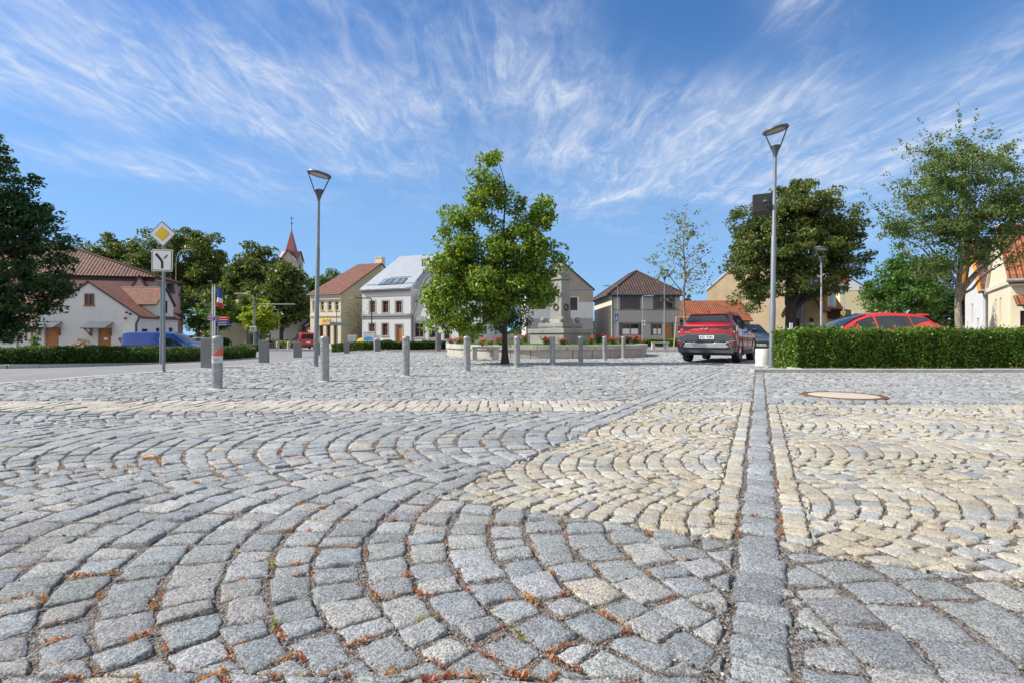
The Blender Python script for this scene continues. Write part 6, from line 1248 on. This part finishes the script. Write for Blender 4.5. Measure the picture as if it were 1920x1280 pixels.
# ---- flagpoles, direction signs
Yf = 50; zf = -.68
for i,(px,pt,lb) in enumerate(((398.5,538,'white flagpole flying a blue white and red flag'),(402.5,535,'second white flagpole standing bare just right of the flag'))):
    o = root('flagpole',(X_(px,Yf+i*.4),Yf+i*.4,zf),0,lb,'flagpole','white flagpoles beyond the low roadside hedge'); hh = Z_(pt,Yf)-zf; m = MB(); m.tube([(0,0,0),(0,0,hh)],[.075,.05],10); m.build('pole',M['white'],o,True); m = MB(); m.lathe([(0,-.07),(.07,0),(0,.07)],(0,0,hh+.05),10); m.build('finial',M['metal'],o,True)
o = root('flag',(X_(404,Yf),Yf+.2,Z_(540,Yf)),0,'limp blue white and red flag hanging from the left flagpole','flag')
for nm,c0,c1,mt in (('blue_field',0,.5,M['blue']),('white_stripe',.5,.75,M['white']),('red_stripe',.75,1.0,M['red'])):
    m = MB(); vs = []; n = 8
    for k in range(n+1):
        t = c0+(c1-c0)*k/n; wd = .26+.42*t; z = -1.75*t
        for j in range(6): u = j/5; vs.append((.05+wd*u,.10*math.sin(u*7+t*5),z-.25*u*t))
    m.add(vs,[(k*6+j,k*6+j+1,k*6+7+j,k*6+6+j) for k in range(n) for j in range(5)]); b = m.build(nm,mt,o,True); sm = b.modifiers.new('s','SOLIDIFY'); sm.thickness = .01
Yd = 47; o = root('direction_sign',(X_(408,Yd),Yd,-.66),0,'direction signpost with red and blue arrow boards by the flagpoles','sign'); m = MB(); m.tube([(0,0,0),(0,0,Z_(592,Yd)+.66)],.06,10); m.build('post',M['metal'],o,True)
for px0,px1,py0,py1,mt in ((389,406,593.5,597,M['red']),(389,404,597.5,601.5,M['blue']),(409,431,593.5,602,M['red']),(407,431,603,611,M['blue'])):
    a,b,z0,z1 = [(X_(px0,Yd)-X_(408,Yd)),(X_(px1,Yd)-X_(408,Yd)),Z_(py1,Yd)+.66,Z_(py0,Yd)+.66]; m = MB(); m.box(a,b,-.10,-.06,z0,z1); p = m.build('arrow_board',mt,o,bevel=.01); m = MB()
    for i in range(max(1,int((z1-z0)/.17))): zz = z0+(i+.5)*(z1-z0)/max(1,int((z1-z0)/.17)); m.box(a+.12*(b-a),b-.2*(b-a),-.104,-.1005,zz-.025,zz+.025)
    m.build('lettering',M['frame_white'],p)
m = MB(); m.lathe([(.14,0),(.14,.42)],(0,-.0,Z_(602,Yd)+.66),12); m.build('green_band',simple('green band',(.03,.2,.12)),o)
# ---- stone bird bath, bins, boards
o = root('stone_pedestal',(X_(236,33),33,-.68),0,'weathered stone bowl on a pedestal topped with a ball beside the blue van','pedestal'); ms = granite('sandstone',60,.3,.3,False,(.30,.27,.18)); m = MB(); m.lathe([(.30,0),(.30,.25),(.24,.3),(.22,1.05),(.26,1.15),(.40,1.38),(.43,1.42),(.43,1.50),(.30,1.50)],n=20); m.build('pedestal',ms,o,True); m = MB(); m.lathe([(0,1.46),(.14,1.52),(.20,1.66),(.14,1.80),(0,1.86)],n=16); m.build('ball',ms,o,True)
def bin_(label, px, Yd, col, sc=1.0):
    X = X_(px,Yd); o = root('grit_bin',(X,Yd,gz(X,Yd)),rad(8),label,'grit bin','yellow grit bins'); m = MB(); m.add([(-.4,-.25,0),(.4,-.25,0),(.4,.25,0),(-.4,.25,0),(-.5,-.34,.62),(.5,-.34,.62),(.5,.34,.62),(-.5,.34,.62)],[(3,2,1,0),(0,1,5,4),(1,2,6,5),(2,3,7,6),(3,0,4,7),(4,5,6,7)]); m.build('body',col,o,bevel=.03); m = MB(); m.add([(-.54,-.38,.625),(.54,-.38,.625),(.54,.36,.625),(-.54,.36,.625),(-.4,-.25,.86),(.4,-.25,.86),(.4,.3,.90),(-.4,.3,.90)],[(3,2,1,0),(0,1,5,4),(1,2,6,5),(2,3,7,6),(3,0,4,7),(4,5,6,7)]); m.build('lid',col,o,bevel=.03); return o
bin_('yellow grit bin in front of the grey house by the blue poster',683,42,M['yellow']); bin_('yellow grit bin at the far end of the low roadside hedge',466,41.5,M['yellow']).scale = (.8,.8,.8)
o = root('poster_board',(X_(691,41.5),41.5,-.12),rad(3),'white poster board with blue print on legs in front of the grey house','board'); z0,z1 = Z_(640,41.5)+.12,Z_(621.5,41.5)+.12; m = MB(); m.box(-.44,.44,-.02,.02,z0,z1); b = m.build('panel',M['white'],o,bevel=.01); m = MB(); m.box(-.34,.34,-.026,-.021,z0+.06,z0+.30); m.box(-.2,.2,-.026,-.021,z0+.30,z0+.36); m.build('blue_print',simple('cyan print',(.10,.42,.75)),b); m = MB()
for k in range(5): m.box(-.3+.13*k,-.2+.13*k,-.026,-.021,z1-.16,z1-.08)
m.build('lettering',simple('grey blue print',(.35,.45,.6)),b); m = MB()
for x in (-.36,.36): m.box(x-.025,x+.025,.021,.05,-.2,z1)
m.build('leg',M['metal_dark'],o); m = MB(); m.box(-.34,.3,-.02,.02,.15,z0-.05); m.build('lower_panel',M['clad'],o)
Yb = 36.5; o = root('notice_board',(X_(709,Yb),Yb,-.1),0,'blank white notice standing above the granite post at the hedge strip','notice'); m = MB(); z0,z1 = Z_(637,Yb)+.1,Z_(628,Yb)+.1; m.box(-.13,.13,-.015,.015,z0,z1); m.build('panel',M['white'],o,bevel=.006); m = MB(); m.tube([(0,0.04,0),(0,.04,z1-.05)],.02,6); m.build('stake',M['metal'],o)
o = root('utility_cabinet',(X_(662,70),70,-.3),rad(-20),'low grey cabinet at the foot of the shaded yellow gable','cabinet'); m = MB(); m.box(-.7,.7,-.25,.25,0,1.35); m.build('body',M['metal'],o,bevel=.03); m = MB(); m.box(-.65,-.02,-.27,-.252,.1,1.25); m.box(.02,.65,-.27,-.252,.1,1.25); m.build('door',M['metal'],o)
def sign_plate(name, label, px, Yd, py0, py1, wpx, build, zb=None):
    X = X_(px,Yd); zb = 0 if zb is None else zb; z0,z1 = Z_(py1,Yd)-zb,Z_(py0,Yd)-zb; o = root(name,(X,Yd,zb),0,label,'road sign'); build(o,z0,z1,wpx*Yd/F); return o
def yield_(o,z0,z1,w):
    m = MB(); m.tube([(0,.03,0),(0,.03,z1)],.03,8); m.build('post',M['metal'],o,True); h_ = w*.87; m = MB(); m.prism([(-w/2,z1),(0,z1-h_),(w/2,z1)],lambda u,v,d:(u,d,v),-.03,-.02); p = m.build('red_triangle',M['red'],o); m = MB(); m.prism([(-w*.30,z1-h_*.13),(0,z1-h_*.72),(w*.30,z1-h_*.13)],lambda u,v,d:(u,d,v),-.035,-.0305); m.build('white_field',M['white'],p)
sign_plate('road_sign','small red and white give way sign behind the flower bed',959.5,33,591,607,11,yield_)
def cross_(o,z0,z1,w):
    m = MB(); m.box(-w/2,w/2,-.03,-.02,z0,z1); p = m.build('blue_plate',M['blue'],o,bevel=.003); c = (z0+z1)/2; h_ = z1-z0; m = MB(); m.prism([(-w*.36,c-h_*.3),(w*.36,c-h_*.3),(0,c+h_*.34)],lambda u,v,d:(u,d,v),-.034,-.0305); t = m.build('white_triangle',M['white'],p); m = MB()
    for q in ([(-.02,.02),(.02,.02),(.02,.14),(-.02,.14)],[(-.02,.02),(-.08,-.16),(-.05,-.17),(.01,.0)],[(.0,.02),(.05,-.16),(.08,-.15),(.02,.02)]): m.prism([(u*h_,c+v*h_) for u,v in q],lambda u,v,d:(u,d,v),-.039,-.0345)
    m.build('walking_figure',M['black'],t)
sign_plate('crossing_sign','small blue pedestrian crossing sign on the street lamp',1156,45.8,589,602,6,cross_)
def plate_(o,z0,z1,w):
    m = MB(); m.box(-w/2,w/2,-.03,-.02,z0,z1); p = m.build('white_plate',M['white'],o); m = MB(); m.box(-w*.15,w*.15,-.035,-.0305,z0+.1,z1-.1); m.build('mark',M['black'],p)
sign_plate('lamp_sign','small white sign with a dark bar on the low street lamp',1206.5,43.8,600.5,610,6.5,plate_)
def yplate(o,z0,z1,w):
    m = MB(); m.box(-w/2,w/2,-.05,-.03,z0,z1); p = m.build('yellow_plate',M['yellow'],o,bevel=.02); m = MB(); m.box(-w*.3,w*.3,-.055,-.0505,(z0+z1)/2-.03,(z0+z1)/2+.03); m.build('mark',simple('ochre print',(.5,.33,.02)),p)
sign_plate('bus_sign','small bright yellow sign plate on the far lamp post',1580.5,41.8,584,590.5,9,yplate)
def barrier(o,z0,z1,w):
    m = MB(); m.box(-w*.3,w*.3,-.03,0,z1-.02,z1+.25); m.tube([(-w*.5,0,0),(-w*.5,0,z1)],.03,6); m.tube([(w*.5,0,0),(w*.5,0,z1)],.03,6); m.box(-w/2,w/2,-.04,-.001,z0,z1); p = m.build('frame',M['white'],o); m = MB(); m.box(-w*.38,w*.36,-.046,-.0405,z0+.08,z1-.07); m.build('red_panel',M['red'],p)
sign_plate('barrier_board','white board with a red stripe peeping over the left end of the big clipped hedge',1483,24,616,626,10,barrier)
def hs(o,z0,z1,w):
    m = MB(); m.tube([(0,.03,0),(0,.03,z1)],.03,8); m.build('post',M['metal'],o,True); m = MB(); m.lathe([(w/2,-.01),(w/2,.01)],(0,0,0),20,M=Matrix.Translation((0,-.01,(z0+z1)/2)) @ Matrix.Rotation(PI/2,4,'X')); p = m.build('orange_disc',simple('amber sign',(.62,.30,.03)),o); m = MB(); m.box(-w*.3,w*.3,-.03,-.0205,(z0+z1)/2-.04,(z0+z1)/2+.04); m.build('mark',M['clad'],p)
sign_plate('round_sign','round amber sign on a thin post at the left edge of the linden crown',817,34,599,608,8,hs,-.1)
o = root('traffic_camera',(X_(820,34.2),34.2,Z_(575.5,34.2)),0,'small black box on the thin post at the left edge of the linden crown','box'); m = MB(); m.box(-.15,.15,-.1,.1,-.12,.12); m.build('housing',M['black'],o,bevel=.01); m = MB(); m.tube([(-.08,.1,-2.6),(-.08,.1,.1)],.035,6); m.build('pole',M['metal'],o)
o = root('white_pole',(X_(904,24.6),24.6,.45),0,'plain pale pole rising from the round flower bed left of the linden trunk','pole'); m = MB(); m.tube([(0,0,0),(0,0,Z_(566,24.6)-.45)],.05,10); m.build('shaft',M['metal'],o,True); m = MB(); m.lathe([(.055,0),(.05,.03),(0,.04)],(0,0,Z_(566,24.6)-.45),10); m.build('cap',M['metal_dark'],o)
# ---- concrete bench, planter tube, benches behind
def bench(label, X, Y, rz, L_=1.05):
    o = root('concrete_bench',(X,Y,0),rz,label,'bench'); m = MB(); m.box(-L_/2,L_/2,-.22,.22,.42,.50); m.build('seat',M['granite_wall'],o,bevel=.008)
    for x in (-L_/2+.10,L_/2-.16): m = MB(); m.prism([(-.09,0),(.09,0),(.09,.418),(-.09,.418)],lambda u,v,d:(x+u,d,v),-.20,.20); m.build('leg',M['concrete'],o,bevel=.008)
    return o
bench('small concrete bench against the flower bed wall beside the linden trunk',X_(911,19.9),19.95,rad(6),1.05)
bench('small concrete bench standing alone between the flower bed and the red SUV',X_(1238,36),36,rad(-4),1.15)
for i,(x0,x1,lb) in enumerate(((875,903,'low pale stone block at the back of the flower bed, left of the pole'),(934,990,'long pale stone block at the back of the flower bed behind the linden trunk'))):
    Yb = 29.2; a,b = X_(x0,Yb),X_(x1,Yb); o = root('stone_block',((a+b)/2,Yb,.42),0,lb,'stone block'); m = MB(); w = (b-a)/2; m.box(-w,w,-.3,.3,.0,.30); m.build('base',M['granite_wall'],o,bevel=.01); m = MB(); m.box(-w-.02,w+.02,-.32,.32,.305,.52); m.build('slab',M['granite_wall'],o,bevel=.01)
Xc,Yc = gp(1431,685); o = root('concrete_cylinder',(Xc,Yc,0),0,'squat white concrete cylinder beside the lamp post at the hedge end','concrete bollard'); m = MB(); m.lathe([(.215,0),(.215,.49),(.205,.505),(0,.51)],n=32); m.build('body',simple('white concrete',(.62,.60,.55),.85,0,.16,5,.3,60),o,True); m = MB(); m.lathe([(.235,-.02),(.235,.012),(.216,.02)],n=32); m.build('base_ring',M['concrete'],o)
for i,(px,pb,lb) in enumerate(((520,639,'short white stone post left of the two seated people'),(541,640,'short pale stone post by the flowering border'),(459,640,'short white stone post across the road beside a dark block'))):
    Yp = 66; X = X_(px,Yp); o = root('stone_post',(X,Yp,-.68),0,lb,'post'); m = MB(); m.lathe([(.16,0),(.16,.85),(.12,.93),(0,.96)],n=12); m.build('shaft',M['concrete'],o,True); m = MB(); m.lathe([(.2,0),(.2,.08),(.16,.1)],n=12); m.build('base',M['concrete'],o)
# stakes holding the young tree
for i,(px,lb) in enumerate(((1266,'pale leaning wooden tree stake left of the young trunk'),(1291,'pale wooden tree stake behind the red SUV roof'))):
    o = root('tree_stake',(X_(px,34.6),34.6,0),0,lb,'stake','stakes of the young tree'); m = MB(); m.tube([(-.1 if i == 0 else .1,0,0),(.08 if i == 0 else 0,0,2.15)],.045,8); m.build('pole',M['wood_pale'],o,True); m = MB(); m.tube([(.06 if i == 0 else 0,0,2.1),(.45 if i == 0 else -.42,.05,2.12)],.03,6); m.build('rail',M['wood_pale'],o)
# ---- monument
Xm,Ym = 2.24,24.6; mo = root('monument',(Xm,Ym,.42),rad(45),'grey granite war memorial pillar on a stepped base with stone balls and wreaths','monument'); G_ = M['granite_mon']
def blk(name, hw, z0, z1, par=None, hw2=None, bev=.015):
    m = MB(); h2_ = hw if hw2 is None else hw2; m.add([(-hw,-hw,z0),(hw,-hw,z0),(hw,hw,z0),(-hw,hw,z0),(-h2_,-h2_,z1),(h2_,-h2_,z1),(h2_,h2_,z1),(-h2_,h2_,z1)],[(3,2,1,0),(4,5,6,7),(0,1,5,4),(1,2,6,5),(2,3,7,6),(3,0,4,7)]); return m.build(name,G_,par or mo,bevel=bev)
zz = lambda py: Z_(py,23.4)-.42
blk('base',1.00,-.1,zz(625)); blk('base_coping',1.06,zz(625)+.003,zz(616.5)); blk('step',.70,zz(616.5)+.003,zz(613)); blk('plinth',.73,zz(613)+.003,zz(605)); blk('shaft_foot',.42,zz(605)+.003,zz(596.5),None,.36); sh = blk('shaft',.34,zz(596.5)+.003,zz(520),None,.29); blk('capital',.36,zz(520)+.003,zz(512)); m = MB(); z5 = zz(512)+.003; m.lathe([(.36,z5),(.36,z5+.1),(.29,z5+.16),(.24,z5+.42),(.13,z5+.55),(0,z5+.58)],n=20); m.build('crown_stone',G_,mo,True)
for sx,sy in ((-1,-1),(1,-1),(-1,1),(1,1)): 
    m = MB(); z6 = zz(605); m.lathe([(0,z6),(.11,z6+.05),(.145,z6+.145),(.11,z6+.24),(0,z6+.29)],(sx*.56,sy*.56,0),14); m.build('stone_ball',G_,mo,True)
for ax in (0,1):
    m = MB(); zc_ = zz(574); R3 = .13
    for k in range(16):
        a = 2*PI*k/16; c = (R3*math.cos(a),-.345,zc_+R3*math.sin(a)); c = c if ax == 0 else (-.345,R3*math.cos(a),zc_+R3*math.sin(a)); m.lathe([(0,-.04),(.04,0),(0,.04)],c,6)
    m.build('wreath',simple('dark bronze wreath',(.09,.085,.075),.5,.3,.3,30),sh,True)
o = root('ribbon_flag',(Xm+.12,Ym-.42,zz(517)+.32),rad(20),'small white blue and red flag hanging at the top of the monument','flag')
for nm,a,b,mt in (('white_stripe',0,.33,M['white']),('blue_stripe',.33,.66,simple('pale blue cloth',(.20,.26,.55))),('red_stripe',.66,1,M['red'])):
    m = MB(); m.add([(.02+.10*a,0,.62-.22*a),(.02+.10*b,0,.62-.22*b),(.30+.16*b,.05,.10-.22*b),(.30+.16*a,.05,.10-.22*a)],[(0,1,2,3)]); b_ = m.build(nm,mt,o); b_.modifiers.new('s','SOLIDIFY').thickness = .008
# ---- two people sitting far off by the church hall
def person(label, X, Y, zb, rz, shirt, trousers, skin=(.45,.27,.18), hairc=(.04,.03,.025), sit=.5, arm=0):
    o = root('person',(X,Y,zb),rz,label,'person','people sitting by the far border'); J = {}; vs=[]; es=[]; rs=[]
    def v(p,r_): vs.append(p); rs.append(r_); return len(vs)-1
    pel = v((0,0,sit),.15); ab = v((0,.02,sit+.22),.14); chs = v((0,.05,sit+.42),.16); nk = v((0,.02,sit+.56),.06); hd = v((0,-.01,sit+.70),.095); tp = v((0,-.01,sit+.80),.075); es += [(pel,ab),(ab,chs),(chs,nk),(nk,hd),(hd,tp)]
    ns = v((0,-.10,sit+.695),.02); es.append((hd,ns))
    for sg in (-1,1):
        sh_ = v((sg*.20,.04,sit+.46),.065); el = v((sg*.27,-.06,sit+.20),.045); wr_ = v((sg*.14,-.28,sit+.14+arm),.035); hn = v((sg*.10,-.35,sit+.12+arm),.035); es += [(chs,sh_),(sh_,el),(el,wr_),(wr_,hn)]
        hp = v((sg*.11,-.04,sit),.095); kn = v((sg*.15,-.45,sit+.04),.07); an = v((sg*.15,-.48,.09),.045); ft = v((sg*.15,-.64,.045),.04); es += [(pel,hp),(hp,kn),(kn,an),(an,ft)]
    me = bpy.data.meshes.new('body'); me.from_pydata(vs,es,[]); b = bpy.data.objects.new('body',me); COL.objects.link(b); sk = b.modifiers.new('skin','SKIN'); 
    for i,r_ in enumerate(rs): me.skin_vertices[0].data[i].radius = (r_,r_*.85 if r_ > .12 else r_)
    me.skin_vertices[0].data[0].use_root = True; ss = b.modifiers.new('sub','SUBSURF'); ss.levels = ss.render_levels = 2
    dg = bpy.context.evaluated_depsgraph_get(); m2 = bpy.data.meshes.new_from_object(b.evaluated_get(dg)); bpy.data.objects.remove(b)
    b = link_mesh('body',m2,[simple('skin',skin,.6),simple(label[:12]+' top',shirt,.85),simple(label[:12]+' trousers',trousers,.85)],o)
    for p in m2.polygons:
        p.use_smooth = True; c = p.center; p.material_index = 0 if c.z > sit+.53 or (abs(c.x) < .2 and c.y < -.25 and c.z > sit+.09) else (1 if c.z > sit+.06 and c.y > -.3 else 2)
    m = MB(); m.lathe([(0,.10),(.06,.095),(.10,.05),(.108,-.02),(.09,-.09)],(0,.015,sit+.745),14); m.build('hair',simple('hair '+label[:8],hairc,.9),o,True)
    for nm,xs_,z_,sz,mt in (('eye',(-.035,.035),sit+.715,.012,M['black']),('mouth',(0,),sit+.645,.016,simple('lips',(.35,.12,.10)))):
        for x in xs_: m = MB(); m.lathe([(0,-sz*.5),(sz,0),(0,sz*.5)],(x,-.092,z_),8); m.build(nm,mt,o)
    return o
Yp = 72
for px,lb,sh_,tr,hr,az in ((504,'person in black seated on a low wall below the church hall',(.015,.015,.02),(.02,.02,.025),(.35,.28,.18),.3),(511,'person in dark reddish clothes seated right of the person in black',(.08,.03,.028),(.03,.028,.03),(.12,.05,.03),-.3)):
    person(lb,X_(px,Yp),Yp,-.66,az,sh_,tr,hairc=hr)
o = root('low_wall',(X_(507,Yp),Yp+.16,-.72),0,'low dark stone bench wall the two people sit on','wall'); m = MB(); m.box(-1.2,1.2,-.14,.35,0,.40); m.build('base',M['granite_post'],o,bevel=.02); m = MB(); m.box(-1.25,1.25,-.16,.38,.402,.455); m.build('slab',M['granite_post'],o,bevel=.01)
OZ,AIR,DUST,ZLIFT = 4,1,.2,.07; BACK_FILL = (5.0,5.0,5.0); CX,CY,CL_GAIN,SKY_SAT,SKY_VAL,SKY_HUE,CLOUD,SKY_STR,SUN_STR,EXPO = 2.0,5.0,.98,1.2,1.02,.503,(4.5,4.85,5.5),.12,4.5,.56
# ================================================================== sky, sun, camera
SUN_EL, SUN_AZ = rad(43), rad(-92)           # azimuth from +Y towards +X
w = bpy.data.worlds.new('World'); S.world = w; w.use_nodes = True; nt = w.node_tree; N = nt.nodes; Lk = nt.links.new
bg = N['Background']; sky = N.new('ShaderNodeTexSky'); sky.sky_type = 'NISHITA'; sky.sun_disc = False; sky.sun_elevation = SUN_EL; sky.sun_rotation = SUN_AZ; sky.altitude = 300; sky.air_density = 1.0; sky.dust_density = .6; sky.ozone_density = OZ; sky.air_density = AIR; sky.dust_density = DUST
def nd(t, **k):
    n = N.new(t)
    for a,b in k.items(): setattr(n,a,b)
    return n
def math_(op, a, b=None, c=None):
    m = nd('ShaderNodeMath', operation=op)
    for i,v in enumerate((a,b,c)):
        if v is None: continue
        if isinstance(v,(int,float)): m.inputs[i].default_value = v
        else: Lk(v,m.inputs[i])
    return m.outputs[0]
tc = nd('ShaderNodeTexCoord'); sx = nd('ShaderNodeSeparateXYZ'); Lk(tc.outputs['Generated'],sx.inputs[0])
vb = nd('ShaderNodeCombineXYZ'); Lk(sx.outputs[0],vb.inputs[0]); Lk(sx.outputs[1],vb.inputs[1]); Lk(math_('ADD',sx.outputs[2],ZLIFT),vb.inputs[2]); vn = nd('ShaderNodeVectorMath', operation='NORMALIZE'); Lk(vb.outputs[0],vn.inputs[0]); Lk(vn.outputs[0],sky.inputs['Vector'])
zc_ = math_('MAXIMUM',math_('ADD',sx.outputs[2],.035),.02); px_ = math_('DIVIDE',sx.outputs[0],zc_); py_ = math_('DIVIDE',sx.outputs[1],zc_)
cb = nd('ShaderNodeCombineXYZ'); Lk(px_,cb.inputs[0]); Lk(py_,cb.inputs[1])
def mapping(rot, sc, loc=(0,0,0)):
    m = nd('ShaderNodeMapping'); m.inputs['Rotation'].default_value = (0,0,rot); m.inputs['Scale'].default_value = sc; m.inputs['Location'].default_value = loc; Lk(cb.outputs[0],m.inputs[0]); return m.outputs[0]
def noise(v, sc, det, ro, dist=0):
    n = nd('ShaderNodeTexNoise'); n.inputs['Scale'].default_value = sc; n.inputs['Detail'].default_value = det; n.inputs['Roughness'].default_value = ro; n.inputs['Distortion'].default_value = dist; Lk(v,n.inputs['Vector']); return n.outputs[0]
def smooth(v, a, b):
    m = nd('ShaderNodeMapRange', interpolation_type='SMOOTHSTEP'); m.inputs[1].default_value = a; m.inputs[2].default_value = b; Lk(v,m.inputs[0]); return m.outputs[0]
ST = rad(15)                                     # filaments run away along this bearing
fine = noise(mapping(ST,(7.5,2.3,1),(3,1,0)),1.0,9,.68,.9)
mid = noise(mapping(ST+.10,(2.6,1.2,1),(7,2,0)),1.0,6,.6,.9)
wisp = noise(mapping(ST-.2,(19,6.5,1),(1,9,0)),1.0,6,.65,1.0)
broad = noise(mapping(.1,(.9,.9,1),(CX,CY,0)),1.0,5,.6,.4)
yd = math_('MAXIMUM',sx.outputs[1],.12); a_ = math_('DIVIDE',sx.outputs[0],yd); e_ = math_('DIVIDE',sx.outputs[2],yd)
wob = math_('MULTIPLY',math_('SUBTRACT',broad,.5),.16); e_ = math_('ADD',e_,wob)
cov = None                                       # where the cirrus sheets lie: (bearing, height, half sizes, slant, density)
for ca,ce,ra,re,an,am in ((-.82,.485,.42,.060,-.10,1.35),(-.50,.435,.30,.050,-.26,1.35),(-.72,.58,.42,.055,-.28,1.1),(-.26,.55,.30,.085,-.50,1.2),(.0,.59,.13,.12,-.2,.8),(.06,.455,.22,.065,-.25,.75),(.42,.435,.22,.055,.12,.8),(.56,.60,.075,.13,.1,.75),
    (.16,.315,.36,.048,-.02,.9),(.55,.345,.34,.06,.15,.75),(.86,.47,.30,.055,.58,1.0),(.93,.36,.24,.075,.45,.8),(-.66,.33,.30,.022,-.10,.62),(-.25,.305,.16,.018,-.1,.45),(.30,.265,.25,.015,-.05,.4),(.95,.28,.3,.04,.2,.45)):
    da = math_('SUBTRACT',a_,ca); de = math_('SUBTRACT',e_,ce); c_,s_ = math.cos(an),math.sin(an)
    u = math_('ADD',math_('MULTIPLY',da,c_/ra),math_('MULTIPLY',de,s_/ra)); v = math_('SUBTRACT',math_('MULTIPLY',de,c_/re),math_('MULTIPLY',da,s_/re))
    g = math_('MULTIPLY',math_('EXPONENT',math_('MULTIPLY',math_('ADD',math_('MULTIPLY',u,u),math_('MULTIPLY',v,v)),-.8)),am); cov = g if cov is None else math_('ADD',cov,g)
cov = math_('MINIMUM',math_('ADD',math_('MULTIPLY',cov,math_('ADD',smooth(broad,.25,.7),.25)),math_('MULTIPLY',smooth(broad,.5,.75),.12)),1.05)
fil = math_('ADD',math_('ADD',math_('MULTIPLY',smooth(fine,.40,.74),.52),math_('MULTIPLY',smooth(mid,.38,.72),.30)),math_('MULTIPLY',smooth(wisp,.36,.75),.13))
cl = math_('MULTIPLY',cov,math_('ADD',fil,.10))
cl = math_('MINIMUM',math_('MULTIPLY',cl,CL_GAIN),.86)
back = smooth(sx.outputs[1],.20,-.10)               # unseen bright veil added behind the viewer as neutral fill light
cl = math_('MAXIMUM',math_('MULTIPLY',cl,smooth(sx.outputs[2],.05,.2)),math_('MULTIPLY',back,math_('ADD',math_('MULTIPLY',smooth(broad,.2,.8),.35),.55)))
hsv = nd('ShaderNodeHueSaturation'); hsv.inputs['Saturation'].default_value = SKY_SAT; hsv.inputs['Value'].default_value = SKY_VAL; hsv.inputs['Hue'].default_value = SKY_HUE; Lk(sky.outputs[0],hsv.inputs['Color'])
tint = nd('ShaderNodeMix', data_type='RGBA'); Lk(math_('MULTIPLY',smooth(sx.outputs[2],.55,.0),.78),tint.inputs[0]) ; Lk(hsv.outputs[0],tint.inputs[6]); tint.inputs[7].default_value = (1.75,3.1,5.0,1)
mx = nd('ShaderNodeMix', data_type='RGBA'); Lk(cl,mx.inputs[0]); Lk(tint.outputs[2],mx.inputs[6]); bm = nd('ShaderNodeMix', data_type='RGBA'); Lk(back,bm.inputs[0]); bm.inputs[6].default_value = (*CLOUD,1); bm.inputs[7].default_value = (*BACK_FILL,1); Lk(bm.outputs[2],mx.inputs[7]); Lk(mx.outputs[2],bg.inputs[0]); bg.inputs[1].default_value = SKY_STR
sun = bpy.data.lights.new('sun','SUN'); sun.energy = SUN_STR; sun.angle = rad(.53); sun.color = (1.0,.945,.86); so = bpy.data.objects.new('sun',sun); COL.objects.link(so)
d = Vector((math.sin(SUN_AZ)*math.cos(SUN_EL),math.cos(SUN_AZ)*math.cos(SUN_EL),math.sin(SUN_EL))); so.rotation_euler = (-d).to_track_quat('-Z','Y').to_euler(); so.location = (-20,0,30)
cam = bpy.data.cameras.new('camera'); cam.sensor_width = 36; cam.lens = F/1920*36; cam.shift_y = -(640-HOR)/1920; cam.clip_start = .05; cam.clip_end = 3000; co = bpy.data.objects.new('camera',cam); COL.objects.link(co); co.location = (0,0,H); co.rotation_euler = (PI/2,0,0); S.camera = co
S.view_settings.view_transform = 'Standard'; S.view_settings.look = 'None'; S.view_settings.exposure = EXPO; S.view_settings.gamma = 1; S.view_settings.use_curve_mapping = False
w.cycles.sampling_method = 'MANUAL'; w.cycles.sample_map_resolution = 512
S.cycles.max_bounces = 6; S.cycles.diffuse_bounces = 3; S.cycles.glossy_bounces = 3; S.cycles.transmission_bounces = 4; S.cycles.use_denoising = True
S.cycles.use_adaptive_sampling = True; S.cycles.adaptive_threshold = .015
